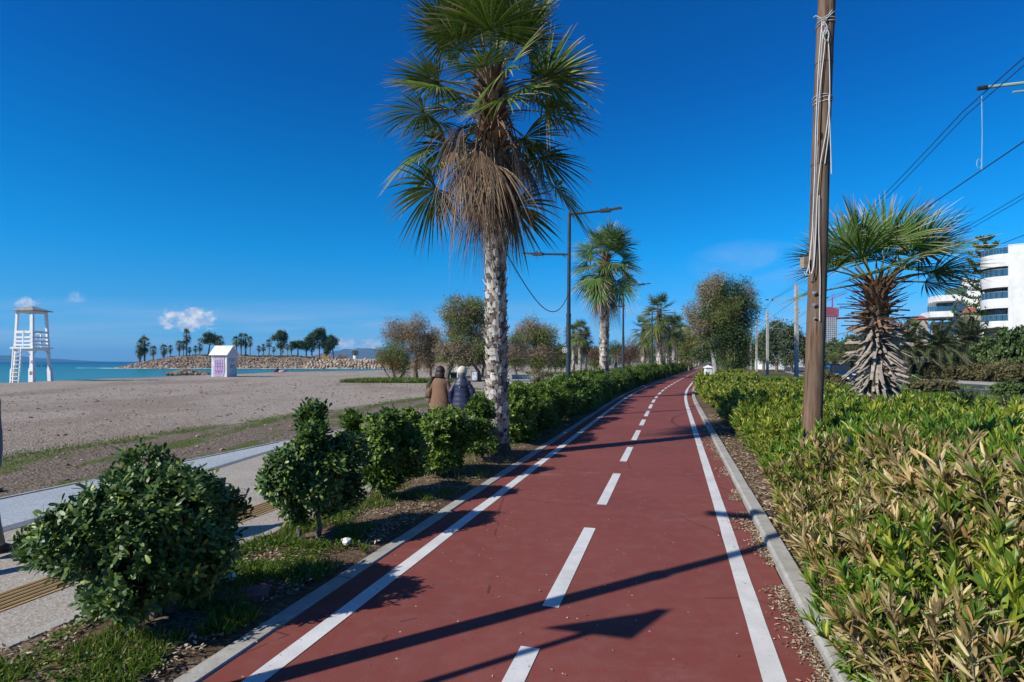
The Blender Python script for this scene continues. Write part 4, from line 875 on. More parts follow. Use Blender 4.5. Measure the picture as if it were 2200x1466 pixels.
def lamp(label):
    t = thing('street_lamp', label, 'street lamp', group=GL)
    a = Acc(); a.tube([(0, 0, -.1), (0, 0, 3.1), (0, 0, 3.12), (0, 0, 6.25)], [.075, .072, .060, .052], 14); a.tube([(0, 0, -.05), (0, 0, .22)], [.12, .11], 14); a.tube([(0, 0, 3.08), (0, 0, 3.16)], .079, 14); a.build('pole', m_lamp, t, smooth=False)
    for sg, z, L in ((1, 6.2, 1.0), (-1, 4.98, .88)):
        a = Acc(); dx = np.array([sg*.96, -sg*.27, 0]); p0 = np.array([0, 0, z]); p1 = p0+dx*L+np.array([0, 0, .05]); p2_ = p1+dx*.58+np.array([0, 0, .05])
        a.tube([p0, p1], .034, 9); a.bar(p0+dx*.10-[0, 0, .09], p0+dx*.22+[0, 0, .0], .03, .03); a.build('arm', m_lamp, t)
        a = Acc(); a.bar(p1-dx*.06, p1+dx*.26, .17, .085); a.bar(p1+dx*.24+[0, 0, .015], p2_, .20, .035); a.tube([p1+dx*.14+[0, 0, .04], p1+dx*.14+[0, 0, .11]], [.03, .025], 8)
        h = a.build('lamp_head', m_lamp, t); a = Acc(); a.bar(p1+dx*.27-[0, 0, .006], p2_-dx*.03-[0, 0, .022], .15, .008); a.build('light_panel', m_glass, h)
    return t
L0 = lamp('x'); ul = []
labsL = ['dark two-armed street lamp just out of view beside the camera', 'nearest dark two-armed street lamp, between the two big palms', 'second dark street lamp, just right of the second palm', 'third dark street lamp, in front of the third palm', 'fourth street lamp, in the gap after the third palm', 'fifth small far street lamp', 'sixth and farthest street lamp', ]
for k, y in enumerate((2.35,)+LP):
    o = place(L0, ul, (*pp(y, -2.28), 0), 0, 1.0, labsL[k], GL); o.rotation_euler = (0, R(.4 if k == 1 else 0), 0)
    if k == 0: o.location = (-2.74, 2.19, 0)
# emblem-like white wire decoration on the nearest lamp
a = Acc(); c_ = np.array([pp(16.8, -2.28)[0]-.10, pp(16.8, -2.28)[1]-.06, Z_(752, 16.8)])
for k in range(6):
    th = np.linspace(0, 2*PI, 9); q = c_+np.array([math.cos(k*1.05)*.055, 0, math.sin(k*1.05)*.055]); a.tube(np.stack([q[0]+.035*np.cos(th), q[1]+0*th, q[2]+.035*np.sin(th)], 1), .006, 4, cap=False)
tag(a.build('flower_ornament', m_white), 'small white wire flower ornament on the nearest lamp post', 'ornament')
# drooping cable from the tallest palm to the nearest lamp
a = Acc(); A_ = np.array([-.22, 10.15, Z_(520, 10.2)]); B_ = np.array([pp(16.8, -2.28)[0]-.05, 16.8, Z_(632, 16.8)]); t_ = np.linspace(0, 1, 24)[:, None]
P = A_+(B_-A_)*t_; P[:, 2] -= (1.25*4*t_*(1-t_)*(1+.35*(2*t_-1)))[:, 0]*.62
a.tube(P, .011, 5); tag(a.build('hanging_cable', m_blackcable), 'thin dark cable sagging from the tallest palm to the nearest lamp post', 'cable')
# triangular warning sign left of the camera (its shadow lies on the path)
t = thing('warning_sign', 'triangular warning sign on a thin post out of view beside the camera', 'road sign', (-2.70, 1.66, 0))
a = Acc(); a.tube([(0, 0, -.1), (0, 0, 2.98)], .03, 10); a.build('post', m_steel, t)
w = np.array([.96, -.27, 0]); a = Acc(); tri = [(-.32, 2.57), (.23, 2.575), (-.015, 3.06)]
V = [np.array([0, 0, z])+w*q+np.array([0, s_, 0]) for s_ in (-.045, -.035) for q, z in tri]; a.add(np.array(V), [[0, 3, 4, 1], [1, 4, 5, 2], [2, 5, 3, 0]], [[0, 1, 2], [3, 5, 4]]); a.build('sign_plate', m_white, t)
# ------------------------------------------------------------------ wooden utility pole
YP = 7.5; bx = X_(1738, YP)
mw = bpy.data.materials.new('weathered_pole_wood'); nt = nodes(mw); v = coords(nt, 'Object', (1, 1, .045)); v2 = coords(nt, 'Object', (1, 1, .3))
g1 = noise(nt, v, 26, 8, .65, .3); g2 = noise(nt, v2, 5, 5, .6)
c = ramp(nt, g1, [(.055, .034, .022), (.15, .095, .06), (.24, .165, .115)], [.3, .5, .72])
c = mixc(nt, mth(nt, 'MULTIPLY', ramp(nt, g2, [(0, 0, 0), (1, 1, 1)], [.45, .7]), .5), c, (.20, .165, .135))
crk = noise(nt, coords(nt, 'Object', (1, 1, .02)), 38, 4, .5); c = mixc(nt, mth(nt, 'MULTIPLY', mth(nt, 'GREATER_THAN', crk, .64), .75), c, (.02, .013, .01))
kn = vor(nt, coords(nt, 'Object', (1, 1, .35)), 5); c = mixc(nt, mth(nt, 'LESS_THAN', kn, .09), c, (.03, .018, .012))
finish(nt, c, .85, mth(nt, 'ADD', g1, mth(nt, 'MULTIPLY', crk, .8)), .7, .012, spec=.2)
t = thing('utility_pole', 'tall leaning round wooden utility pole rising out of the right hedge', 'utility pole', (bx, YP, 0))
lean = (X_(1772, YP)-X_(1738, YP))/(Z_(0, YP)-Z_(915, YP))
rp = np.random.default_rng(9); zs = np.linspace(-.3, 8.2, 34); n = 20; Rg = []
px_ = lambda z: lean*z+.012*math.sin(z*.9)
for z in zs:
    th = np.arange(n)*2*PI/n; r_ = np.interp(z, [0, 8.2], [.122, .100])*(1+rp.normal()*.008+rp.normal(size=n)*.006); Rg.append(np.stack([px_(z)+r_*np.cos(th), r_*np.sin(th), np.full(n, z)], 1))
a = Acc(); a.loft(Rg); a.build('pole', mw, t, smooth=True)
mcab = surf('white_cable', (.50, .49, .46), (.66, .65, .62), 12, .5, .1)
def wc(pts):       # cable points given as (pixel x, pixel y, depth offset towards the viewer)
    return np.array([[X_(x, YP-d)-bx, -d, Z_(y, YP-d)] for x, y, d in pts])
def smooth(P, n=50):
    P = np.asarray(P, float); s_ = np.r_[0, np.cumsum(np.linalg.norm(np.diff(P, axis=0), axis=1))]; u = np.linspace(0, s_[-1], n); Q = np.stack([np.interp(u, s_, P[:, k]) for k in range(3)], 1)
    for _ in range(3): Q[1:-1] = (Q[:-2]+2*Q[1:-1]+Q[2:])/4
    return Q
a = Acc()
for pts in ([(1770, 40, .12), (1764, 120, .13), (1757, 200, .13), (1754, 300, .13), (1752, 400, .13), (1748, 470, .14), (1741, 540, .14), (1734, 590, .15), (1735, 608, .16), (1742, 610, .16), (1748, 600, .15), (1750, 540, .14), (1747, 480, .14), (1751, 420, .13), (1755, 330, .13), (1758, 220, .13), (1766, 150, .13), (1776, 70, .12), (1772, 45, .12)],
            [(1766, 45, .13), (1759, 130, .14), (1753, 260, .14), (1750, 380, .14), (1745, 500, .15), (1738, 575, .15), (1729, 600, .13), (1727, 585, .13)],
            [(1778, 60, .12), (1782, 130, .12), (1783, 215, .12), (1776, 280, .13), (1762, 350, .13), (1755, 430, .13), (1752, 520, .14), (1748, 585, .15), (1738, 600, .15), (1730, 590, .13)],
            [(1780, 205, .12), (1783, 270, .12), (1785, 330, .11), (1786, 374, .11)], [(1783, 220, .12), (1780, 290, .12), (1772, 352, .12)],
            [(1760, 420, .13), (1759, 500, .13), (1762, 600, .13), (1761, 690, .13)], [(1790, 18, .09), (1780, 32, .12), (1766, 40, .13), (1752, 34, .11), (1748, 38, .08)], [(1796, 22, .05), (1788, 28, .11), (1772, 44, .13), (1756, 40, .12)]):
    a.tube(smooth(wc(pts)), .0058, 6)
for y_, w_ in ((40, 1), (46, 1), (205, 1), (210, 1), (215, 1)):
    z = Z_(y_, YP-.1); th = np.linspace(-PI, 0, 14) if w_ else np.linspace(0, 2*PI, 20); th = np.linspace(0, 2*PI, 24)
    a.tube(np.stack([px_(z)+.116*np.cos(th), .116*np.sin(th), z+.02*np.sin(th+y_)], 1), .0055, 5, cap=False)
th = np.linspace(0, 2*PI, 16); 
for q in ((1771, 62), (1775, 75)):
    c_ = wc([(q[0], q[1], .14)])[0]; a.tube(np.stack([c_[0]+.035*np.cos(th), c_[1]+0*th, c_[2]+.075*np.sin(th)], 1), .0055, 5, cap=False)
a.build('cable_loops', mcab, t)
a = Acc()
for y_ in (130, 350): 
    z = Z_(y_, YP-.1); th = np.linspace(0, 2*PI, 24); a.tube(np.stack([px_(z)+.114*np.cos(th), .114*np.sin(th), z+0*th], 1), .003, 4, cap=False)
a.build('wire_band', m_dark, t)
a = Acc(); q = wc([(1729, 565, .04)])[0]; a.box(q, (.085, .075, .145), .2); a.box(q+[0, 0, .0], (.09, .08, .012), .2); a.build('junction_box', surf('tan_plastic_box', (.24, .19, .13), (.36, .30, .22), 8, .6, .1), t)
for y_ in (629, 655, 684):
    a = Acc(); q = wc([(1750, y_, .115)])[0]; a.box(q, (.045 if y_ < 680 else .02, .02, .035 if y_ < 680 else .02), .1); a.box(q+[.004, -.014, .004], (.016, .018, .016)); a.build('clip', m_steel, t)
# ------------------------------------------------------------------ tram wires and masts
def mast(label, X, Y, H=8.2, arms=(-1, 1), near=False):
    t = thing('tram_mast', label, 'tram mast', (X, Y, 0), group='concrete masts carrying the tram wires')
    a = Acc(); a.bar((0, 0, -.2), (0, 0, H), .24, .30, up=(0, 1, 0)); a.build('pole', m_conc, t)
    for sg in arms:
        b = Acc(); dx = np.array([.945, -.325, 0])*sg
        b.tube([(dx*.1).tolist()[:2]+[6.95], (dx*2.35).tolist()[:2]+[6.98]], .032, 8); b.tube([(dx*2.25).tolist()[:2]+[6.98], (dx*2.40).tolist()[:2]+[6.98]], .045, 8, mi=1)
        if near: b.tube([(dx*.1).tolist()[:2]+[6.80], (dx*1.85).tolist()[:2]+[6.82]], .02, 6); b.build('bracket_arm', [m_green, m_dark], t); continue
        b.tube([(dx*.1).tolist()[:2]+[5.75], (dx*1.75).tolist()[:2]+[6.9]], .024, 6); b.tube([(dx*.15).tolist()[:2]+[6.05], (dx*2.1).tolist()[:2]+[5.72]], .018, 6); b.tube([(dx*1.8).tolist()[:2]+[6.9], (dx*1.95).tolist()[:2]+[5.72]], .012, 5)
        b.tube([(dx*.12).tolist()[:2]+[7.9], (dx*1.95).tolist()[:2]+[7.02]], .007, 4, mi=1); b.box(dx*1.85+[0, 0, 6.98], (.10, .10, .12), mi=1); b.box(dx*2.2+[0, 0, 7.0], (.07, .07, .13), mi=1)
        b.build('bracket_arm', [m_green, m_dark], t)
    return t
def trk(Y): return np.interp(Y, [0, 20, 48, 72.6, 111, 160, 260, 600], [7.6, 14.2, 24.0, 32.6, 47, 66, 106, 246])
MY = [11.6, 48, 72.6, 98, 124, 152]
mast('nearest tram mast at the right edge, its pale green arm reaching in', 11.27, 10.22, near=True)
for k, y in enumerate(MY[1:]): mast(['double concrete tram mast just left of the wooden utility pole', 'second tram mast, thin, right of the big round tree', 'third tram mast, behind the second one', 'fourth far tram mast', 'fifth and farthest tram mast'][k], trk(y), y)
def wire(name, label, xo, hf, ys, r, mat=m_dark):
    ys = np.array(ys, float); a = Acc(); P = np.stack([trk(ys)+xo(ys), ys, hf(ys)], 1); a.tube(P, r, 5, cap=False); tag(a.build(name, mat), label, 'wire', 'overhead tram wires')
sag = lambda ys, z0, d: z0-d*(1-(np.abs(((ys-11.5) % 36.5)/36.5-.5)*2)**2)
ysw = np.arange(-6, 160, 2.0)
for sd, nm in ((-1, 'left'), (1, 'right')):
    xo = (lambda ys: 0*ys-2.0) if sd < 0 else (lambda ys: 0*ys+2.15)
    wire('contact_wire', 'lower contact wire of the %s tram track' % nm, xo, lambda ys: 5.5+0*ys, ysw, .011)
    wire('catenary_wire', 'upper carrying wire of the %s tram track' % nm, (lambda ys, xo=xo: xo(ys)-.05), lambda ys: sag(ys, 7.0, .55), ysw, .010)
    wire('catenary_wire', 'parallel feeder wire close beside the upper wire of the %s tram track' % nm, (lambda ys, xo=xo: xo(ys)+.04), lambda ys: sag(ys, 6.95, .60), ysw, .009)
    for k, y in enumerate((11.3, 19.6, 30.0, 40, 56)):
        yy = np.array([y+(2 if sd > 0 else 0)]); x = (trk(yy)+xo(yy))[0]; zt_ = float(sag(yy, 7.0, .55)[0]); a = Acc(); a.tube([(x, yy[0], zt_), (x+.01, yy[0], (zt_+5.5)/2), (x, yy[0], 5.5)], .006, 4)
        th = np.linspace(0, 2*PI, 10); a.tube(np.stack([x-.05+.05*np.cos(th), yy[0]+0*th, 5.63+.1*np.sin(th)], 1), .005, 4, cap=False)
        tag(a.build('dropper', m_green), 'thin dropper %s hanging between the wires of the %s tram track' % (['nearest the camera', 'second from the camera', 'third from the camera', 'fourth from the camera', 'farthest from the camera'][k], nm), 'wire dropper', 'droppers of the tram wires')
# ------------------------------------------------------------------ small white box in the right hedge
t = thing('hut_shaped_box', 'small white box with a pointed roof at the far kerb, left of the pale trunk', 'box', (X_(1521, 42), 42, 0))
a = Acc(); a.box((0, 0, .6), (.42, .42, 1.24)); a.build('body', m_white, t)
a = Acc(); a.prism([(-.28, -.28), (.28, -.28), (.28, .28), (-.28, .28)], 1.22, 1.26); Vp = [[-.28, -.28, 1.26], [.28, -.28, 1.26], [.28, .28, 1.26], [-.28, .28, 1.26], [0, 0, 1.45]]; a.add(Vp, None, [[0, 1, 4], [1, 2, 4], [2, 3, 4], [3, 0, 4]]); a.build('roof', m_white, t)
# ------------------------------------------------------------------ lifeguard tower
YT = 47.5; k = YT/F
t = thing('lifeguard_tower', 'white wooden lifeguard tower on the shingle by the water', 'lifeguard tower', (X_(69, YT), YT, float(ground_z(X_(69, YT), YT))))
RZ = R(-3); t.scale = (.84, .84, 1); ca, sa = math.cos(RZ), math.sin(RZ); rot = lambda x, y, z: np.array([x*ca-y*sa, x*sa+y*ca, z])
cor = [(-1, -1), (1, -1), (1, 1), (-1, 1)]; zt = lambda z: float(np.interp(z, [0, 2.8, 6.0], [1.0, .93, .76]))
for sx, sy in cor:
    a = Acc(); a.bar(rot(sx*zt(-.3), sy*zt(-.3), -.3), rot(sx*zt(6), sy*zt(6), 5.95), .21, .21, up=rot(0, 1, 0))
    a.bar(rot(sx*1.02, sy*1.02, -.2), rot(sx*.98, sy*.98, 1.15), .36, .36, up=rot(0, 1, 0)); a.bar(rot(sx*.98, sy*.98, 1.15), rot(sx*.965, sy*.965, 1.45), .25, .25, up=rot(0, 1, 0)); a.build('leg', m_white, t)
a = Acc(); a.box(rot(0, 0, 2.86), (2.35, 2.35, .12), RZ); a.box(rot(0, 0, 2.74), (2.0, 2.0, .14), RZ); a.build('platform', m_white, t)
for (x0_, y0_), (x1_, y1_) in zip(cor, cor[1:]+cor[:1]):
    a = Acc()
    for z, h in ((3.12, .13), (3.42, .15), (3.74, .15), (4.18, .20)):
        s0 = zt(z)+.06; a.bar(rot(x0_*s0, y0_*s0, z), rot(x1_*s0, y1_*s0, z), .035, h)
    s0 = .98; m_ = ((x0_+x1_)/2, (y0_+y1_)/2); a.bar(rot(m_[0]*s0, m_[1]*s0, 2.9), rot(m_[0]*s0*.97, m_[1]*s0*.97, 4.25), .08, .05, up=rot(m_[0], m_[1], 0)); a.build('railing', m_white, t)
for (x0_, y0_), (x1_, y1_) in zip(cor, cor[1:]+cor[:1]):
    a = Acc(); d = np.array([x1_-x0_, y1_-y0_])/2
    a.bar(rot(x0_*.95+d[0]*.05, y0_*.95+d[1]*.05, 2.25), rot(x0_*.95+d[0]*.5, y0_*.95+d[1]*.5, 2.7), .06, .09); a.bar(rot(x1_*.95-d[0]*.05, y1_*.95-d[1]*.05, 2.25), rot(x1_*.95-d[0]*.5, y1_*.95-d[1]*.5, 2.7), .06, .09); a.build('brace', m_white, t)
a = Acc(); e = 1.17; 
for (x0_, y0_), (x1_, y1_) in zip(cor, cor[1:]+cor[:1]): a.bar(rot(x0_*.8, y0_*.8, 5.86), rot(x1_*.8, y1_*.8, 5.86), .06, .18)
a.build('top_beam', m_white, t)
m_roof = surf('weathered_grey_roof_boards', (.20, .185, .17), (.42, .40, .37), 3, .8, .4)
a = Acc(); V = [rot(sx*e, sy*e, 5.93) for sx, sy in cor]+[rot(sx*e, sy*e, 5.98) for sx, sy in cor]+[rot(sx*.12, sy*.12, 6.36) for sx, sy in cor]
a.add(V, [[0, 3, 2, 1], [0, 1, 5, 4], [1, 2, 6, 5], [2, 3, 7, 6], [3, 0, 4, 7], [4, 5, 9, 8], [5, 6, 10, 9], [6, 7, 11, 10], [7, 4, 8, 11], [8, 9, 10, 11]]); a.build('roof', m_roof, t)
a = Acc(); f = lambda u, z, o_=1.12: rot(u-.42, -o_-(2.9-z)*.10, z)
for u in (-.42, .38): a.bar(f(u, -.2), f(u, 3.0), .08, .12)
for z in np.arange(.2, 2.8, .33): a.bar(f(-.42, z), f(.38, z), .20, .045)
ld = a.build('ladder', m_white, t)
m_ink = surf('black_ink', (.015, .015, .018), (.03, .03, .035), 10, .6, .05)
SEG = {'0': 'abcdef', '1': 'bc', '2': 'abged', '3': 'abgcd', '5': 'afgcd', '9': 'abfgcd', '8': 'abcdefg'}
def digits(name, txt, o_, ux, h, w, th, mat, par=None, nrm=None):
    """block numerals: o_ lower-left corner, ux unit along the writing"""
    a = Acc(); ux = np.array(ux, float); n_ = np.array(nrm, float)
    for i, ch in enumerate(txt):
        b0 = np.array(o_)+ux*i*(w*1.5); q = lambda x, z: b0+ux*x*w+np.array([0, 0, z*h])
        S = {'a': ((0, 1), (1, 1)), 'b': ((1, 1), (1, .5)), 'c': ((1, .5), (1, 0)), 'd': ((0, 0), (1, 0)), 'e': ((0, .5), (0, 0)), 'f': ((0, 1), (0, .5)), 'g': ((0, .5), (1, .5))}
        for sgm in SEG[ch]:
            (x0_, z0_), (x1_, z1_) = S[sgm]; A = q(x0_, z0_); B = q(x1_, z1_); dd = (B-A)/np.linalg.norm(B-A)*th*.45; a.bar(A-dd, B+dd, .012, th, up=np.cross(n_, (B-A)))
    return a.build(name, mat, par)
# number 22 on the front leg sleeve (front corner points to the viewer)
fc = rot(1.0, -1.0, 0); ux = rot(1, 0, 0); nn = rot(0, -1, 0)
digits('number', '22', fc+nn*.21-ux*.13+np.array([0, 0, .70]), ux, .22, .085, .03, m_ink, t, nn)
digits('number', '22', fc+nn*.11-ux*.10+np.array([0, 0, 1.62]), ux, .18, .07, .03, m_ink, t, nn)
# dark markers on a line far out at sea, seen through the tower legs
for k_, px in enumerate((80, 85, 93, 97.5)):
    a = Acc(); a.box((0, 0, .25), (.45, .45, .9), taper=.7); a.tube([(0, 0, .6), (0, 0, 1.1)], [.1, .05], 6); Yb = 300; o = a.build('buoy', m_dark); o.location = (X_(px, Yb), Yb, -1.0)
    tag(o, ['first dark buoy from the left seen through the tower legs', 'second dark buoy from the left seen through the tower legs', 'third dark buoy seen through the tower legs', 'rightmost dark buoy seen through the tower legs'][k_], 'buoy', 'buoys out at sea behind the tower')
# ------------------------------------------------------------------ graffitied changing hut
YK = 61; k = YK/F; kx = X_(482, YK); kz = float(ground_z(kx, YK))+.02
t = thing('beach_hut', 'small white gabled hut on the shingle with purple graffiti on its front', 'hut', (kx, YK, kz)); RZ2 = R(-7)
ca, sa = math.cos(RZ2), math.sin(RZ2); rk = lambda x, y, z: np.array([x*ca-y*sa, x*sa+y*ca, z])
Wk, Dk, Hk = 1.75, 1.75, 2.42
m_hut = surf('white_boarding', (.58, .58, .60), (.78, .78, .79), 2.5, .6, .3)
a = Acc(); a.box(rk(0, 0, Hk/2-.1), (Wk, Dk, Hk+.2), RZ2)
# gables on the right/left sides
V = []; 
for sx in (-1, 1):
    b0 = len(V); V += [rk(sx*Wk/2, -Dk/2, Hk), rk(sx*Wk/2, Dk/2, Hk), rk(sx*Wk/2, 0, Hk+.80)]
a.add(V, [[0, 2, 5, 3], [1, 4, 5, 2]], [[0, 1, 2], [3, 5, 4]]); a.build('wall', m_hut, t)
a = Acc(); 
for sy in (-1, 1): 
    A = rk(0, sy*(Dk/2+.22), Hk-.18); B = rk(0, 0, Hk+.84); d = np.array(B)-np.array(A); nrm_ = unit(np.cross(d, rk(1, 0, 0))); 
    c_ = (np.array(A)+B)/2; M = np.stack([rk(1, 0, 0), unit(d), unit(np.cross(rk(1, 0, 0), unit(d)))], 1); a.box(c_, (Wk+.35, np.linalg.norm(d), .06), rot=M)
a.build('roof', m_white, t)
m_pur = surf('purple_spray_paint', (.42, .28, .52), (.56, .42, .64), 6, .7, .1)
n0 = rk(0, -1, 0); u0 = rk(1, 0, 0)
def fq(u, z, o_=.0): return rk(u*Wk/2, -Dk/2-.006-o_, z)
a = Acc(); P = [(-.62, .08), (-.5, .05), (-.2, .05), (.15, .05), (.55, .06), (.68, .9), (.60, 1.5), (.66, 1.9), (.5, 2.0), (.38, 1.85), (.2, 2.02), (.02, 1.85), (-.15, 2.02), (-.33, 1.85), (-.5, 2.02), (-.66, 1.85), (-.58, 1.3), (-.68, .7)]
def face_poly(acc, P, z_off, th=.006):
    n = len(P); c0 = np.mean(P, 0); V = [fq(u, z, z_off) for u, z in P]+[fq(c0[0], c0[1], z_off)]+[fq(u, z, z_off-th) for u, z in P]
    acc.add(np.array(V), [[i, n+1+i, n+1+(i+1) % n, (i+1) % n] for i in range(n)], [[n, i, (i+1) % n] for i in range(n)])
Po = [(u*1.14+.01, (z-1)*1.07+1.02) for u, z in P]; face_poly(a, Po, .006); a.build('graffiti_outline', m_ink, t)
a = Acc(); face_poly(a, [(u*1.06, (z-1)*1.03+1.01) for u, z in P], .013); a.build('graffiti_white_edge', m_white, t)
a = Acc(); face_poly(a, P, .020); a.build('graffiti_fill', m_pur, t)
a = Acc()
for u in (-.42, -.20, .0, .20, .42):
    a.bar(fq(u, 1.75, .024), fq(u+.02, .75, .024), .012, .03, up=np.cross(n0, [0, 0, 1.])); 
    th = np.linspace(0, 1.5*PI, 10); a.tube(np.array([fq(u+.07*math.cos(q)-.02, .45+.24*math.sin(q)*.9, .024) for q in th]), .014, 4)
for z in (1.05, 1.35): a.bar(fq(-.5, z, .024), fq(.5, z+.03, .024), .012, .02)
a.build('graffiti_letters', m_ink, t)
a = Acc(); sq = lambda v_, z: rk(Wk/2+.012, v_*Dk/2, z)
for pts in ([(-.5, 1.9), (-.5, 1.5)], [(-.65, 1.85), (-.3, 1.95)], [(-.2, 1.9), (.0, 1.55), (.15, 1.95)], [(.2, 1.85), (.45, 1.9), (.3, 1.6)], [(-.3, 1.3), (-.3, .85), (0, .95), (-.2, 1.1), (.0, 1.25), (-.3, 1.3)], [(.1, 1.25), (.1, .9)], [(.1, 1.22), (.35, 1.15), (.1, 1.05), (.4, .85)], [(.5, 1.3), (.5, .9), (.7, .95)]):
    a.tube(np.array([sq(v_, z) for v_, z in pts]), .016, 4)
a.build('graffiti_scrawl', m_ink, t)
a = Acc(); a.bar(fq(-.95, 2.22, .02), fq(.95, 2.22, .02), .05, .07); a.build('front_trim', m_hut, t)
# ------------------------------------------------------------------ headland with boulders, far hills
rg = np.random.default_rng(71)
def rock(acc, c, s_, rng, mi=0):
    P = rdir(rng, 14); phi = (1+5**.5)/2
    V = np.array([[-1, phi, 0], [1, phi, 0], [-1, -phi, 0], [1, -phi, 0], [0, -1, phi], [0, 1, phi], [0, -1, -phi], [0, 1, -phi], [phi, 0, -1], [phi, 0, 1], [-phi, 0, -1], [-phi, 0, 1]])/1.9
    Fc = [[0, 11, 5], [0, 5, 1], [0, 1, 7], [0, 7, 10], [0, 10, 11], [1, 5, 9], [5, 11, 4], [11, 10, 2], [10, 7, 6], [7, 1, 8], [3, 9, 4], [3, 4, 2], [3, 2, 6], [3, 6, 8], [3, 8, 9], [4, 9, 5], [2, 4, 11], [6, 2, 10], [8, 6, 7], [9, 8, 1]]
    V = V*(1+rng.normal(size=(12, 1))*.16)+rng.normal(size=(12, 3))*.10
    q = unit(rng.normal(size=4)); w, x, y, z = q; M = np.array([[1-2*(y*y+z*z), 2*(x*y-z*w), 2*(x*z+y*w)], [2*(x*y+z*w), 1-2*(x*x+z*z), 2*(y*z-x*w)], [2*(x*z-y*w), 2*(y*z+x*w), 1-2*(x*x+y*y)]])
    acc.add((V@M.T)*np.asarray(s_)+np.asarray(c), None, Fc, mi=mi)
m_earth = surf('rubble_earth', (.17, .115, .08), (.36, .27, .20), .7, .95, 1.0, .3, bscale=2.2)
m_rock = leafm('rubble_rock', [(.12, .085, .062), (.27, .195, .145), (.42, .33, .25), (.20, .125, .085)], rough=.9, transl=0, spec=.1)
m_bould = surf('pale_boulder', (.30, .215, .145), (.54, .42, .30), .9, .85, .6, .1)
x_l, x_r = -158.0, -20.0
def hl_front(X): return np.interp(X, [-158, -150, -135, -100, -60, -50, -38, -20], [226, 221, 218, 219, 216, 212, 196, 176])
def hl_h(X, Y):
    f = Y-hl_front(X); e = np.minimum(f/9.0, (X-x_l)/22.0); top = np.interp(X, [-158, -140, -125, -90, -75, -40, -20], [1.0, 3.3, 3.9, 3.6, 2.2, 1.7, .6])
    e = np.clip(e, -.4, 1); return -1.5+(top+1.5)*np.clip(e, 0, 1)**.8+(vnoise(X, Y, 3, 4)-.5)*1.0*np.clip(e*3, 0, 1)-np.clip(-e, 0, 1)*3
Xs = np.arange(-166, -16, 1.0); Ys = np.concatenate([np.arange(172, 236, 1.0), np.arange(236, 330, 6)]); XX, YY = np.meshgrid(Xs, Ys, indexing='ij')
a = Acc(); a.grid(XX, YY, np.minimum(hl_h(XX, YY), 8)); tag(a.build('headland', m_earth, smooth=False), kind='structure')
a = Acc()
for _ in range(5200):
    X = rg.uniform(-158, -66); f = 9.5*rg.random()**1.1; Y = hl_front(X)+f-1.2; s_ = rg.uniform(.18, .55)*(1.6-.1*f)
    rock(a, (X, Y, float(hl_h(X, Y))+s_*.2), (s_, s_, s_*.8), rg)
o = a.build('rubble', m_rock); tag(o, 'mass of brown rubble on the slope of the palm-covered headland', 'rubble', kind='stuff')
a = Acc()
for _ in range(420):
    u = rg.random(); px_r = 358+88*u; Yr = 74+rg.normal()*1.2; s_ = rg.uniform(.08, .30); zr = .12+.55*math.exp(-((u-.48)/.2)**2)*rg.random()+.12*rg.random()
    rock(a, (X_(px_r, Yr), Yr, zr-.1), (s_*1.4, s_, s_*.8), rg)
o = a.build('rock_pile', surf('dark_beach_rock', (.12, .09, .07), (.26, .21, .17), 2, .9, .6)); tag(o, 'low dark rock heap at the water edge left of the hut', 'rocks', kind='stuff')
pr = []
for k in range(6):
    a = Acc(); rock(a, (0, 0, 0), (1, .9, .75), rg); o = a.build('boulder', m_bould); pr.append(o); tag(o, 'x', 'boulder', 'pale boulders of the sea wall')
ub = [[] for _ in range(6)]
n_b = 0
for row in range(5):
    X = -79.0+rg.random()
    while X < -31:
        f = .4+row*1.9; Y = hl_front(X)+f+rg.normal()*.25; s_ = rg.uniform(.6, .95); k = int(rg.integers(6))
        o = place(pr[k], ub[k], (X, Y-1.0, float(hl_h(X, Y))+.25), rg.uniform(0, 6), s_, 'large pale boulder in the sea wall right of the headland trees', 'pale boulders of the sea wall')
        o.rotation_euler = (rg.uniform(0, 6), rg.uniform(0, 6), rg.uniform(0, 6)); X += rg.uniform(.85, 1.25)*1.25; n_b += 1
print('BOULDERS', n_b)
a = Acc(); xs_ = np.linspace(-78, -52, 14)
for x0_, x1_ in zip(xs_[:-1], xs_[1:]): a.bar((x0_, hl_front(x0_)+10.5, 2.3), (x1_, hl_front(x1_)+10.5, 2.3), .8, .8)
tag(a.build('harbour_wall', m_conc), 'long low pale concrete wall on top of the boulders', 'wall')
# surf at the foot of the headland
a = Acc()
for _ in range(70):
    X = rg.uniform(-160, -60); Y = hl_front(X)-rg.uniform(.3, 2.0); L = rg.uniform(1.5, 5); a.prism([(X-L, Y), (X, Y-.35), (X+L, Y+rg.normal()*.1), (X, Y+.25)], -1.02, -.96+rg.random()*.05)
X = X_(185, 232)
for k in range(12): a.prism([(X+k*3-4, 232-k*.4+rg.normal()), (X+k*3, 231-k*.4), (X+k*3+4, 232-k*.4), (X+k*3, 232.6-k*.4)], -1.02, -.9)
tag(a.build('surf', msurf), 'thin broken line of white surf at the foot of the headland rocks', 'surf', kind='stuff')
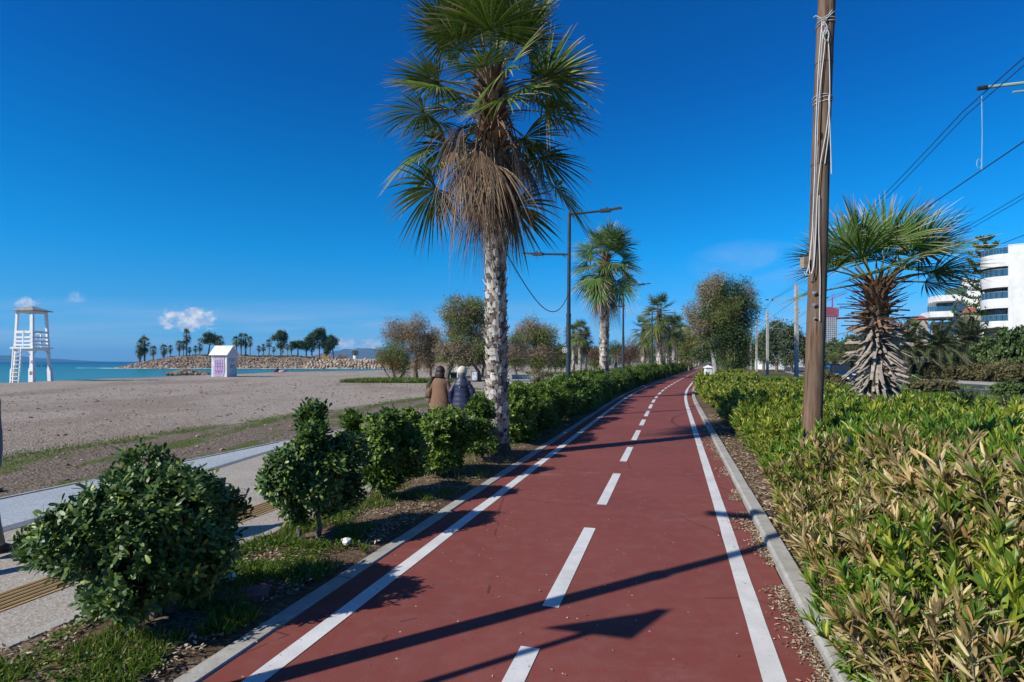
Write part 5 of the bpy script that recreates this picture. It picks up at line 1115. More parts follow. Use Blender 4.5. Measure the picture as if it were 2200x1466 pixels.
# trees of the headland
GH2 = 'palms on the headland'
def hz(X, Y): return float(hl_h(np.array([X]), np.array([Y]))[0])-.1
PH = [(299, 741, 0, 'short bushy palm at the left end of the headland, under the tall pair'), (302, 727, 2, 'thinner palm of the tall pair at the left end of the headland'), (311, 719, 1, 'taller palm of the pair at the left end of the headland'), (329, 741, 2, 'small lone palm right of the tall pair on the headland'),
      (352, 738, 1, 'wide-crowned small palm in the middle of the open headland'), (366, 741, 0, 'stubby palm just right of the wide-crowned small one'), (385, 730, 1, 'palm left of the tallest slender headland palm'), (394, 731, 2, 'palm touching the left side of the tallest slender headland palm'),
      (401, 705, 0, 'tallest slender palm on the headland'), (407, 745, 1, 'dwarf palm at the foot of the tallest slender headland palm'), (420, 742, 2, 'low palm left of the umbrella-shaped headland tree'), (429, 736, 0, 'palm directly left of the umbrella-shaped headland tree'),
      (473, 719, 1, 'palm right of the umbrella-shaped tree, behind the hut roof'), (508, 720, 2, 'first palm right of the hut'), (518, 714, 0, 'second palm right of the hut'), (528, 714, 1, 'third palm right of the hut, tallest of its clump'), (537, 720, 2, 'fourth palm right of the hut, at the edge of its clump'),
      (556, 742, 0, 'low palm in the gap right of the hut palms'), (566, 738, 1, 'second low palm in the gap right of the hut palms'), (578, 728, 2, 'full palm left of the first big dark headland tree'), (588, 745, 0, 'ragged short palm at the foot of the first big dark headland tree'),
      (626, 732, 1, 'palm between the first big dark tree and the pines'), (618, 738, 2, 'palm leaning against the first big dark headland tree'), (607, 748, 0, 'squat palm in front of the first big dark headland tree')]
HP = [6.5, 6.1, 6.9]
for px, pt, k, lab in PH:
    Yt = 233+rg.uniform(-1, 3); X = X_(px, Yt); z0 = hz(X, Yt); hgt = Z_(pt, Yt)-z0; s_ = hgt/(HP[k]+1.6); w_ = s_*(.95 if hgt < 9 else .66)
    o = place(protoP[k], [1], (X, Yt, z0), rg.uniform(0, 6), (w_, w_, s_), lab, GH2)
def htree(name, label, px, top, wpx, base_w, mats, lean=0, lo=.45, n=1500):
    Yt = 236; k = Yt/F; X = X_(px, Yt); z0 = hz(X, Yt); h = Z_(top, Yt)-z0; w_ = wpx*k
    B = [(lean, 0, h*.80, w_*.40, w_*.4, h*.20), (lean-w_*.22, 0, h*.66, w_*.30, w_*.3, h*.17), (lean+w_*.25, 0, h*.66, w_*.28, w_*.3, h*.20), (lean, 0, h*lo+.5, w_*.3, w_*.3, h*.14)]
    o = tree(name, label, rg, B, [([(0, 0, -.5), (lean*.4, 0, h*.25), (lean*.8, 0, h*.5), (lean, 0, h*.72)], .35, .14)], 26, n, 5, .42, .11, mats, leafspread=.45, group=None, branch_r=.12); o.location = (X, Yt, z0)
htree('umbrella_tree', 'umbrella-shaped tree on the headland, left of the hut', 447, 716, 40, .4, [m_darkgreen], lean=1.0, lo=.62)
htree('tree', 'first big dark tree right of the hut palms on the headland', 603, 712, 38, .4, [m_darkgreen, m_euc], lo=.4, n=2200)
htree('pine_tree', 'left one of the two flat spreading pines on the headland', 640, 730, 30, .4, [m_darkgreen], lo=.6)
htree('pine_tree', 'right one of the two flat spreading pines on the headland', 658, 732, 28, .4, [m_darkgreen], lo=.6)
htree('tree', 'tallest dark tree on the headland', 686, 702, 34, .4, [m_darkgreen, m_euc], lo=.35, n=2200)
htree('tree', 'dark tree leaning on the left of the tallest headland tree', 670, 714, 24, .4, [m_darkgreen, m_euc], lo=.35)
htree('tree', 'small dark tree at the right foot of the tallest headland tree', 701, 731, 20, .4, [m_darkgreen], lo=.4)
htree('tree', 'lone dark tree with an open crown, rightmost on the headland', 717, 720, 26, .4, [m_darkgreen, m_euc], lo=.5, lean=-.6)
date_Y = 232; o = place(protoP[1], [1], (X_(764, 232), 232, hz(X_(764, 232), 232)+.3), 1, (.9, .9, .55), 'single bushy palm in a pale tub right of the headland trees', GH2)
a = Acc(); a.tube([(0, 0, -.3), (0, 0, 1.5)], [.9, 1.05], 12); o = a.build('tub', m_white); o.location = (X_(764, 231), 231, 2.6); tag(o, 'pale round tub at the foot of the single bushy palm', 'planter')
for px, w_, mt_, nm, lab in ((700, 3.2, surf('yellow_machine_paint', (.42, .22, .02), (.55, .32, .05), 3, .5, .1), 'yellow_container', 'small yellow container under the dark headland trees'), (736, 3.6, surf('rusty_heap', (.16, .07, .03), (.28, .14, .07), 1, .9, .6), 'rusty_machine', 'rust-brown machine standing beyond the lone rightmost headland tree')):
    X = X_(px, 234); z0 = hz(X, 234); a = Acc(); a.box((0, 0, .9), (w_, 2, 1.4), .2, taper=.85); a.box((-.3*w_, 0, 1.9), (w_*.4, 1.6, 1.1), .2, taper=.8); a.bar((.2*w_, 0, 1.4), (.62*w_, 0, 2.6), .3, .3); a.tube([(-w_*.3, -1.1, .35), (-w_*.3, 1.1, .35)], .4, 8); a.tube([(w_*.3, -1.1, .35), (w_*.3, 1.1, .35)], .4, 8)
    o = a.build(nm, mt_); o.location = (X, 234, z0+.1); tag(o, lab, 'machine')
# low scrub on the headland crest
a = Acc(); N_ = 9000; X = rg.uniform(-150, -50, N_); Y = hl_front(X)+rg.uniform(9, 20, N_); Zg = hl_h(X, Y); w = rg.random(N_) < .25+.75*(vnoise(X, Y, 6, 9) > .5)
leaves(a, np.stack([X, Y, Zg-.1], 1)[w], np.stack([rg.normal(size=N_)*.5, rg.normal(size=N_)*.5, np.ones(N_)], 1)[w], rdir(rg, N_)[w], rg.uniform(.3, .9, N_)[w], .14, prof=(.5, 1, .1))
tag(a.build('scrub', m_heath), 'low brown and green scrub along the headland crest', 'scrub', kind='stuff')
# far hills
def ridge(label_, Yd, pts, name, mat):
    px = np.linspace(pts[0][0], pts[-1][0], 90); tp = np.interp(px, [p_[0] for p_ in pts], [p_[1] for p_ in pts]); X = X_(px, Yd); Zt = Z_(tp, Yd)+(vnoise(px, px*0, 14, 6)-.5)*Yd*.0025+(vnoise(px, px*0, 5, 8)-.5)*Yd*.001
    dn = np.array([0, .35, .7, 1, 1.3, 1.7, 2.0]); hf = np.array([0, .38, .75, 1, .8, .35, 0]); XX = np.repeat(X[:, None], 7, 1); YY = Yd+dn[None]*1100-1100+rg.normal(size=XX.shape)*60; ZZ = np.maximum(Zt[:, None], 0)*hf[None]*(1+.10*rg.normal(size=XX.shape)*(hf[None] < .99))-2
    a = Acc(); a.grid(XX, YY, ZZ); tag(a.build(name, mat, smooth=True), kind='structure')
m_hill = surf('hill_scrub', (.05, .07, .05), (.12, .12, .08), .002, .95, 0)
ridge('', 6800, [(640, 776), (690, 762), (730, 752), (775, 748), (830, 752), (900, 745), (1000, 750), (1090, 744), (1170, 755), (1240, 748), (1330, 757), (1420, 750), (1520, 758), (1650, 752), (1800, 762)], 'hills', m_hill)
ridge('', 7300, [(-80, 762), (0, 765), (60, 770), (130, 776.5)], 'hills', m_hill)
# ------------------------------------------------------------------ road on the right
_ry = np.array([-200, 10, 26, 37, 48, 70, 100, 160, 300, 600]); _rn = np.array([20.5, 21.2, 22.4, 24.2, 27.0, 35.5, 48, 74, 136, 270.])
rn = lambda y: np.interp(y, _ry, _rn); RWid = lambda y: np.interp(y, [0, 30, 48, 80, 200], [12.5, 10.5, 8.4, 9, 10])
def rrib(name, fa, fb, ya, yb, z, mat, th=0):
    ys = np.concatenate([np.arange(ya, 60, 1.0), np.geomspace(60, yb, 40)]); a = Acc(); A = fa(ys); B = fb(ys); X = np.stack([A, B], 1); Y = np.stack([ys, ys], 1); a.grid(X, Y, X*0+z)
    a.q = [q[:, ::-1] for q in a.q]
    if th: n = len(ys); a.grid(np.stack([A, A], 1), Y, np.stack([A*0+z, A*0-.1], 1)); a.grid(np.stack([B, B], 1), Y, np.stack([B*0-.1, B*0+z], 1))
    tag(a.build(name, mat), kind='structure')
m_road = surf('asphalt', (.045, .047, .055), (.085, .088, .098), 4, .85, .4, speck=None)
m_pave = surf('pale_pavement', (.30, .28, .25), (.42, .40, .36), 3, .8, .3)
rrib('road', rn, lambda y: rn(y)+RWid(y), -60, 600, .0, m_road)
rrib('far_pavement', lambda y: rn(y)+RWid(y), lambda y: rn(y)+RWid(y)+1.9, -60, 600, .13, m_pave, 1)
rrib('near_road_kerb', lambda y: rn(y)-.25, lambda y: rn(y)-.0, -60, 600, .10, m_pave, 1)
for o_ in (3.2,):
    ys = np.arange(-20, 200, 6.0); a = Acc()
    for y in ys: a.prism([(float(rn(y)+RWid(y)*.5)-.06, y), (float(rn(y)+RWid(y)*.5)+.06, y), (float(rn(y+3)+RWid(y+3)*.5)+.06, y+3), (float(rn(y+3)+RWid(y+3)*.5)-.06, y+3)], -.01, .005)
    tag(a.build('road_centre_line', ml), kind='structure')
# ------------------------------------------------------------------ planting beyond the hedge
rg = np.random.default_rng(90)
hb = [shrub('heath_shrub', 'x', 'rough shrubs beside the road', rg, [(0, 0, .8, 1.5, 1.3, .75), (.4, .2, .9, .9, .9, .5)], 44, 2600, 6, .13, .034, mt_, [(0, 0, .5)], rr=(.2, .36)) for mt_ in (m_heath, m_heath, m_darkgreen)]
hu = [[], [], []]
def hput(k, X, Y, s_, lab, gp='rough shrubs beside the road'): return place(hb[k], hu[k], (X, Y, 0), rg.uniform(0, 6), s_, lab, gp)
hput(0, X_(1788, 38), 38, (.62, .6, .55), 'brownish shrub in front of the dark blue car'); hput(1, X_(1760, 42), 42, (.8, .8, .7), 'dark low shrub right of the utility pole foot, left of the car')
hput(1, X_(1990, 30), 30, (.62, .6, .50), 'brown-purple shrub right of the stubby palm by the near kerb of the road'); hput(0, X_(2035, 30.5), 30.5, (.5, .5, .45), 'green-brown shrub on the grass at the near kerb, right of the brown-purple one')
hput(2, X_(2165, 26.5), 26.5, (.62, .6, .5), 'grey-green shrub on the grass at the right edge of the picture')
hput(0, X_(1905, 33), 33, (.4, .4, .4), 'tiny shrub just behind the stubby palm trunk')
GB = 'shrubs of the long brownish hedge across the road'
for i, px in enumerate(np.linspace(1955, 2330, 17)):
    Y = float(np.interp(px, [1955, 2060, 2200, 2330], [52, 48, 43, 39])); X = X_(px, Y)+.6
    hput(i % 2, X, Y, (.85, .8, 1.0+.1*math.sin(i)), 'shrub of the long brownish clipped hedge across the road, in front of the date palms', GB)
hput(2, X_(1985, 44.5), 45.5, (.45, .4, .42), 'low bright green shrub at the foot of the long brownish hedge')
for i, (px, Y, s_) in enumerate(((2128, 55, 2.3), (2170, 52, 2.6), (2215, 50, 2.9), (2185, 58, 2.9))):
    hput(2, X_(px, Y), Y, (s_*.62, s_*.62, s_*1.05), ['big dark evergreen bush left of the tall ones below the white apartment building', 'tall dark evergreen bush below the blank white wall', 'biggest dark evergreen bush at the right picture edge', 'dark evergreen bush behind the tall ones at the right edge'][i], 'big evergreens below the apartment building')
for i, (px, Y, s_, zz_) in enumerate(((1925, 68, 1.6, 2.0), (1965, 66, 1.5, 2.3), (2000, 72, 1.8, 2.6), (2040, 68, 1.9, 2.8), (2085, 66, 1.7, 2.6), (1885, 72, 1.5, 2.0), (2060, 60, 1.2, 1.8), (1850, 80, 1.5, 2.3), (1830, 90, 1.5, 2.6), (1770, 100, 1.6, 1.7), (2110, 62, 1.2, 2.3))):
    hput([2, 0, 1][i % 3], X_(px, Y), Y, (s_, s_, zz_), 'garden bush %s' % ['behind the left date palm', 'between the left and middle date palms', 'behind the middle date palm', 'below the modern villa', 'behind the right date palm', 'just right of the stubby palm trunk', 'low between the middle and right date palms', 'behind the stubby palm trunk', 'left of the stubby palm, beyond the road', 'below the high-rise at the far road', 'below the round balconies'][i], 'garden bushes across the road')
m_date = leafm('date_frond', [(.030, .050, .022), (.055, .080, .035), (.10, .12, .055)], rough=.5, transl=.15)
dp = date_palm('date_palm', 'x', 'date palms across the road', rg, 3.0, .48, 60, 3.0, m_date, nl=40, ll=.42, lw=.026, lo=-.3, wind=(.15, 0)); du_ = []
for px, Y, s_, lab in ((2016, 50, 1.0, 'middle date palm across the road, its swollen trunk in full view'), (1944, 51, 1.0, 'left date palm across the road, right behind the stubby palm'), (2080, 58, 1.25, 'right date palm across the road, its crown below the modern villa'), (1905, 64, 1.1, 'date palm mostly hidden behind the stubby palm trunk')):
    o = place(dp, du_, (X_(px, Y), Y, .1), rg.uniform(0, 6), s_, lab, 'date palms across the road')
for px, Y, s_, lab in ((1785, 82, .62, 'left leafy fan palm beyond the dark blue car'), (1805, 78, .6, 'middle leafy fan palm beyond the dark blue car'), (1826, 84, .66, 'right leafy fan palm beyond the dark blue car'), (1960, 92, 1.15, 'thin ragged palm standing above the red roof left of the villa'), (1868, 120, .8, 'far fan palm behind the stubby palm')):
    place(protoP[1], [1], (X_(px, Y), Y, 0), rg.uniform(0, 6), s_, lab, 'fan palms across the road')
# dark cycads in the grass behind the hedge
m_cyc = leafm('cycad_leaf', [(.010, .026, .012), (.02, .045, .016)], rough=.5, transl=.08)
cy = date_palm('cycad', 'x', 'dark young palms in the oleanders', rg, .25, .10, 26, .85, m_cyc, nl=22, ll=.16, lw=.008, lo=.15, cat='young palm'); cu = []
for X, Y, s_, lab in ((X_(2075, 13.5), 13.5, .8, 'dark young palm tuft in the oleanders between the stubby palm and the road'), (X_(2165, 12.5), 12.5, .75, 'dark young palm tuft in the oleanders at the right edge'), (5.25, 13.4, .5, 'small dark tuft leaning over the right kerb')):
    place(cy, cu, (X, Y, .35 if Y > 9 else .1), rg.uniform(0, 6), s_, lab)
# eucalyptus group and other far trees on the right
def ft(name, label, px, Y, top, w_, mats, n=2200, L=.3, lo=.35):
    k = Y/F; h = Z_(top, Y); W_ = w_*k
    o = tree(name, label, rg, [(0, 0, h*.78, W_*.40, W_*.4, h*.22), (-W_*.28, 0, h*.6, W_*.28, W_*.3, h*.2), (W_*.3, 0, h*.58, W_*.28, W_*.3, h*.22), (0, 0, h*lo, W_*.42, W_*.4, h*.18)], [([(0, 0, -.3), (.1, 0, h*.3), (0, 0, h*.6)], .25, .12)], 40, n, 6, L, L*.2, mats, leafspread=.4, branch_r=.1, hang=.4); o.location = (X_(px, Y), Y, 0)
ft('eucalyptus', 'tallest grey-green eucalyptus between the tram masts', 1668, 96, 690, 52, [m_euc], 4200); ft('eucalyptus', 'right grey-green eucalyptus, beside the nearest concrete mast', 1700, 92, 702, 50, [m_euc], 3800); ft('eucalyptus', 'left grey-green eucalyptus behind the far masts', 1640, 105, 715, 34, [m_euc], 2200)
ft('tree', 'dark tree right of the nearest concrete mast, below the white gable', 1735, 100, 735, 34, [m_darkgreen], 1800); ft('tree', 'dark round tree between the high-rise and the stubby palm', 1840, 130, 715, 50, [m_darkgreen, m_euc], 2600, .4)
ft('tree', 'tall dark tree far left of the tram masts', 1610, 130, 735, 34, [m_euc, m_darkgreen], 1800, .4)
# distant woods as one mass
a = Acc(); N_ = 26000; U_ = rg.uniform(.30, 1.15, N_); left = rg.random(N_) < .40; U_[left] = rg.uniform(-.16, .34, left.sum()); Y = rg.uniform(230, 520, N_); X = U_*Y
h_ = 4+9*vnoise(U_*60, Y*.01, 1.0, 12)+3*vnoise(U_*60, Y*.01, .3, 13); Zc = h_*rg.random(N_)**.6*(Y/330)*np.where(left, .75, 1)
leaves(a, np.stack([X, Y, Zc], 1), rdir(rg, N_)+[0, 0, .4], rdir(rg, N_), rg.uniform(1.2, 2.6, N_), .55, prof=(.5, 1, .2)); tag(a.build('distant_trees', m_darkgreen), 'distant belt of dark trees closing the view at the horizon', 'woods', kind='stuff')
# ------------------------------------------------------------------ buildings across the road
rg = np.random.default_rng(123)
m_glassb = bpy.data.materials.new('blue_balcony_glass'); nt = nodes(m_glassb); finish(nt, (.03, .09, .15), .08, spec=.8)
m_win = bpy.data.materials.new('window_glass'); nt = nodes(m_win); finish(nt, (.02, .03, .04), .06, spec=.8)
m_winb = bpy.data.materials.new('blue_window_glass'); nt = nodes(m_winb); finish(nt, (.015, .05, .12), .05, spec=.9)
m_tan = surf('beige_render', (.30, .26, .21), (.42, .37, .31), 1, .8, .1); m_lime = surf('lime_green_wall', (.22, .42, .02), (.30, .52, .04), 1, .7, .1)
m_redroof = surf('red_roof_tiles', (.30, .08, .05), (.42, .14, .09), 2.5, .8, .6, stretch=(1, 4, 1))
YB = 82.0; kb = YB/F
t = thing('apartment_building', 'white apartment block with rounded stacked balconies at the right edge', 'building', (X_(2166, YB), YB, 0))
bx0 = X_(2166, YB); Bz = lambda py: Z_(py, YB)
def bxx(px): return X_(px, YB)-bx0
a = Acc(); x0_, x1_ = 0, 17.0; zt_ = Bz(528); a.box(((x0_+x1_)/2, 7.0, zt_/2), (x1_-x0_, 14.0, zt_)); a.box(((x0_+x1_)/2, 7.0, zt_+.06), (x1_-x0_+.08, 14.08, .12)); a.build('wall', m_whitewall, t)
a = Acc(); a.box(((bxx(2122)+0)/2-.01, 7.2, (Bz(560))/2), (0-bxx(2122), 8.4, Bz(560))); a.build('recessed_wall', m_tan, t)
a = Acc(); a.box((bxx(2117)+.4, 4.6, (Bz(650)+Bz(705))/2-.3), (1.9, 1.0, Bz(650)-Bz(705))); a.build('green_wall', m_lime, t)
LV = ((544, 571, 530), (592, 616, 577), (640, 661, 626), (689, 703, 676))
xl = bxx(2107)
def arc_pts(off=0.0, n=14):
    """balcony outline: straight front, quarter-round left end"""
    r = 3.1-off; cxx = xl+3.1; P = [(-.003, .25+off)]; 
    for k in range(n): th = -PI/2-(PI/2)*k/(n-1); P.append((cxx+math.cos(th)*r, .25+3.1+math.sin(th)*r))
    P.append((xl+off, 6.5)); return P
for pt_, pb_, pr_ in LV:
    a = Acc(); P = arc_pts(); Q = P+[(-.003, 6.5)]; a.prism(Q, Bz(pb_), Bz(pb_)+.22)
    P2 = np.array(arc_pts()); Pi = np.array(arc_pts(.16)); V = []; n = len(P2); z0, z1 = Bz(pb_)+.2, Bz(pt_)
    for q, z in ((P2, z0), (P2, z1), (Pi, z1), (Pi, z0)): V.append(np.c_[q, np.full(n, z)])
    Fq = [[r_*n+i, r_*n+i+1, (r_+1)*n+i+1, (r_+1)*n+i] for r_ in range(3) for i in range(n-1)]; a.add(np.concatenate(V), Fq); bal = a.build('balcony', m_whitewall, t)
    a = Acc(); Pg = np.array(arc_pts(.08, 12)); z0, z1 = Bz(pt_)+.02, Bz(pr_)
    for i in range(len(Pg)-1):
        A, B = Pg[i], Pg[i+1]; segs = max(1, int(np.linalg.norm(B-A)/1.1)); 
        for q in range(segs):
            P0 = A+(B-A)*(q+.06)/segs; P1 = A+(B-A)*(q+.94)/segs; a.bar((*P0, (z0+z1)/2), (*P1, (z0+z1)/2), .03, z1-z0)
    gl = a.build('glass_railing', m_glassb, bal)
    a = Acc(); a.tube(np.c_[Pg, np.full(len(Pg), z1+.03)], .03, 5)
    for q in Pg[::2]: a.tube([(*q, z0-.05), (*q, z1+.03)], .025, 4)
    a.build('handrail', m_steel, bal)
for i, (pb_, ph) in enumerate(((616, 575), (661, 620), (703, 665))):
    a = Acc(); a.box((bxx(2152), 2.93, (Bz(pb_)+Bz(ph))/2+.3), (2.1, .1, 2.2)); w_ = a.build('window', m_white, t); a = Acc()
    for dx in (-.52, .52): a.box((bxx(2152)+dx, 2.85, (Bz(pb_)+Bz(ph))/2+.3), (.86, .08, 1.95))
    a.build('pane', m_win, w_); a = Acc(); a.box((bxx(2133), 2.93, (Bz(pb_)+Bz(ph))/2+.3), (.9, .1, 2.2)); a.build('door', m_tan, t)
for k_ in range(4):      # panes on the side wall that faces away stay out of sight; roof items
    pass
a = Acc(); a.box((6, 6, Bz(528)+.9), (3, 3, 1.6)); a.build('roof_house', m_whitewall, t)
t.rotation_euler = (0, 0, R(-38)); t.scale = (.757, 1, 1)
# modern villa
YV = 118.0; X0 = X_(2040, YV); vx = lambda px: X_(px, YV)-X0; vz = lambda py: Z_(py, YV)
t = thing('modern_villa', 'white modern villa with slanting roof slab and blue glass front', 'house', (X0, YV, 0))
a = Acc(); a.box(((vx(2047)+vx(2100))/2, 6, vz(632)/2), (vx(2100)-vx(2047), 10, vz(632))); a.box(((vx(2000)+vx(2047))/2-.01, 7, vz(690)/2), (vx(2047)-vx(2000), 9, vz(690))); a.build('wall', m_whitewall, t)
def slab(px0, px1, y0, y1, pt_, pb_, mat, nm, cut=0.25):
    a = Acc(); xa, xb = vx(px0), vx(px1); a.prism([(xa, y0+(y1-y0)*cut), (xa+(xb-xa)*.28, y0), (xb, y0), (xb, y1), (xa, y1)], vz(pb_), vz(pt_)); return a.build(nm, mat, t)
slab(1993, 2062, -3.5, 9, 637, 650, m_whitewall, 'roof'); slab(1976, 2046, -3.6, 9, 671, 683, m_whitewall, 'balcony', .35)
a = Acc(); a.box(((vx(2010)+vx(2047))/2, 1.0, (vz(650)+vz(671))/2), (vx(2047)-vx(2010)-.2, .3, vz(650)-vz(671)-.02)); w_ = a.build('window', m_winb, t); a = Acc()
for px in (2014, 2019, 2024, 2029): a.box((vx(px), .82, (vz(650)+vz(671))/2), (.18, .08, vz(650)-vz(671)-.1))
a.build('frame', m_dark, w_)
a = Acc(); 
for px in range(1990, 2046, 5): a.box((vx(px+2), -3.2, vz(671)+.55), (.42, .04, 1.0))
a.build('glass_railing', m_glassb, t)
a = Acc(); a.box(((vx(2032)+vx(2078))/2, 3, vz(626)), (vx(2078)-vx(2032), 5, 1.4)); a.build('roof_screen', surf('green_glass_screen', (.05, .10, .08), (.09, .15, .12), 1, .3, 0), t)
t.rotation_euler = (0, 0, R(-35)); t.scale = (.78, 1, 1)
# higher white block with a gable behind
t = thing('white_gabled_house', 'tall white house with a sloping roofline behind the modern villa', 'house', (X_(2095, 135), 135, 0)); vx2 = lambda px: X_(px, 135)-X_(2095, 135); vz2 = lambda py: Z_(py, 135)
a = Acc(); P = [(vx2(2067), vz2(596)), (vx2(2110), vz2(602)), (vx2(2150), vz2(630)), (vx2(2150), -.1), (vx2(2067), -.1)]; V = [(x, y, z) for y in (0, 9) for x, z in P]; a.add(np.array(V), [[i, 5+i, 5+(i+1) % 5, (i+1) % 5] for i in range(5)]+[[0, 3, 4, 4][:4]] and [[i, 5+i, 5+(i+1) % 5, (i+1) % 5] for i in range(5)], [[0, 1, 2], [0, 2, 3], [0, 3, 4], [5, 7, 6], [5, 8, 7], [5, 9, 8]]); a.build('wall', m_whitewall, t)
a = Acc(); a.box((vx2(2089), -.03, vz2(640)), (.9, .1, 2.6)); a.box((vx2(2099), -.03, vz2(615)), (.9, .1, 1.2)); a.build('window', m_win, t)
t.rotation_euler = (0, 0, R(-36)); t.scale = (.77, 1, 1)
def redhouse(label, px0, px1, Y, pe, pr, wall):
    Xc = X_((px0+px1)/2, Y); w_ = (px1-px0)*Y/F; t = thing('red_roofed_house', label, 'house', (Xc, Y, 0)); ze, zr = Z_(pe, Y), Z_(pr, Y)
    a = Acc(); a.box((0, 3, ze/2), (w_*.9, 6, ze)); a.build('wall', wall, t)
    a = Acc(); e = w_/2; V = [(-e, -.4, ze), (e, -.4, ze), (e, 6.4, ze), (-e, 6.4, ze), (-e*.4, 3, zr), (e*.4, 3, zr)]; a.add(np.array(V), [[0, 1, 5, 4], [2, 3, 4, 5], [0, 3, 2, 1]], [[1, 2, 5], [3, 0, 4]]); a.build('roof', m_redroof, t)
    a = Acc(); [a.box((q*w_*.25, -.03, ze*.72), (w_*.12, .1, ze*.22)) for q in (-1, 0, 1)]; a.build('window', m_win, t); t.rotation_euler = (0, 0, R(-34)); t.scale = (.8, 1, 1)
redhouse('low house with a red tiled roof left of the modern villa', 1955, 1995, 112, 686, 677, m_tan); redhouse('red tiled roof between the villa and the round balconies', 2066, 2112, 96, 673, 658, m_tan)
t = thing('white_house', 'small white building beyond the nearest concrete tram mast', 'house', (X_(1728, 170), 170, 0)); a = Acc(); zz_ = Z_(724, 170); a.box((0, 4, zz_/2), (4.0, 8, zz_)); a.box((0, 4, zz_+.1), (4.3, 8.3, .2)); a.build('wall', m_whitewall, t); a = Acc(); [a.box((x, -.02, z), (.7, .1, 1.0)) for x in (-1.1, .2, 1.3) for z in (3, 6)]; a.build('window', m_win, t)
t = thing('white_pavilion', 'low white pavilion with pointed blue and white canopies behind the tram masts', 'pavilion', (X_(1662, 120), 120, 0)); a = Acc(); a.box((0, 2, 1.1), (4.5, 4, 2.2)); a.build('wall', m_white, t)
a = Acc(); 
for dx in (-1.6, 0, 1.6): a.add(np.array([(dx-.9, 0, 2.2), (dx+.9, 0, 2.2), (dx+.9, 2.4, 2.2), (dx-.9, 2.4, 2.2), (dx, 1.2, 4.2)]), None, [[0, 1, 4], [1, 2, 4], [2, 3, 4], [3, 0, 4]])
a.build('canopy', surf('blue_white_canvas', (.12, .28, .55), (.7, .72, .75), 1.2, .8, .1), t)
# high-rise under construction
YH = 900.0; t = thing('unfinished_high_rise', 'far grey high-rise under construction with a red wrapped top', 'building', (X_(1784, YH), YH, 0)); kh = YH/F; zt_ = Z_(664, YH); W_ = 34*kh
m_slab = surf('grey_floor_slab', (.42, .43, .45), (.55, .56, .58), .2, .8, 0); m_dk = surf('dark_open_floor', (.10, .11, .13), (.18, .19, .21), .2, .8, 0); m_rednet = surf('red_safety_net', (.30, .04, .06), (.42, .10, .12), .15, .8, 0)
a = Acc(); a.box((0, W_*.5, zt_/2), (W_*.93, W_*.93, zt_)); a.build('core', m_dk, t); a = Acc()
nf_ = 26
for i in range(nf_): a.box((0, W_*.5, (i+.5)*zt_/nf_), (W_, W_, .9))
for i in range(8): a.box((-W_/2+(i+.5)*W_/8, W_*.5, zt_/2), (.8, W_*1.004, zt_))
a.build('floor_slabs', m_slab, t); a = Acc(); a.box((0, W_*.5, zt_-5), (W_*1.04, W_*1.04, 14)); a.box((-.1*W_, W_*.5, zt_+2), (W_*.6, W_*.7, 3)); a.build('safety_net', m_rednet, t)
t = thing('tower_crane', 'far red and white tower crane above the unfinished high-rise', 'crane', (X_(1788, YH+40), YH+40, 0)); a = Acc(); zc = Z_(634, YH); a.bar((0, 0, 0), (0, 0, zc), 1.6, 1.6); a.bar((-9, 0, zc-5), (24, 0, zc+8), 1.1, 1.1, up=(0, 0, 1)); a.bar((0, 0, zc), (3, 0, zc+9), .8, .8); a.build('frame', m_rednet, t)
# fence between the date palms
t = thing('garden_fence', 'pale metal and glass garden fence between the date palms', 'fence', (X_(1978, 58), 58, 0)); a = Acc(); wf = 4.6
for i in range(10): a.bar((-wf/2+i*wf/9, 0, .2), (-wf/2+i*wf/9, 0, 2.25), .06, .06)
a.build('post', m_steel, t); a = Acc(); [a.bar((-wf/2, 0, z), (wf/2, 0, z), .05, .07) for z in (.5, .9, 1.3, 1.7, 2.1)]; a.build('rail', m_steel, t); a = Acc(); a.box((0, .25, 1.0), (wf, .03, 1.0)); a.build('panel', surf('frosted_panel', (.30, .36, .38), (.45, .50, .52), 1, .4, 0), t)
# norfolk pine: tiers of flat whorled branches
YN = 88; t = thing('norfolk_pine', 'tall tiered pine with flat whorled branches left of the round balconies', 'tree', (X_(2117, YN), YN, 0)); Hn = Z_(514, YN); a = Acc(); a.tube([(0, 0, -.1), (0, 0, Hn)], [.28, .05], 8); g = Acc(); b = a
for z in np.arange(5.5, Hn, 1.25):
    f_ = 1-(z-5.5)/(Hn-5.5); Lb = .7+4.2*f_**.7
    for j in range(6):
        az = j*PI/3+z*1.3+rg.normal()*.1; tt_ = np.linspace(0, 1, 12); P = np.stack([math.cos(az)*Lb*tt_, math.sin(az)*Lb*tt_, z-.1*Lb*np.sin(tt_*PI)+.34*Lb*tt_**3], 1); b.tube(P[::3], .035, 4, cap=False)
        Pq = np.repeat(P[2:], 5, 0); n = len(Pq); D = np.stack([math.cos(az)*.5+rg.normal(size=n)*.7, math.sin(az)*.5+rg.normal(size=n)*.7, .75+rg.random(n)*.3], 1); leaves(g, Pq, D, rdir(rg, n), rg.uniform(.35, .7, n), .09, prof=(1, 1, .4))
g.build('crown', m_darkgreen, t); b.build('trunk', m_stem, t)

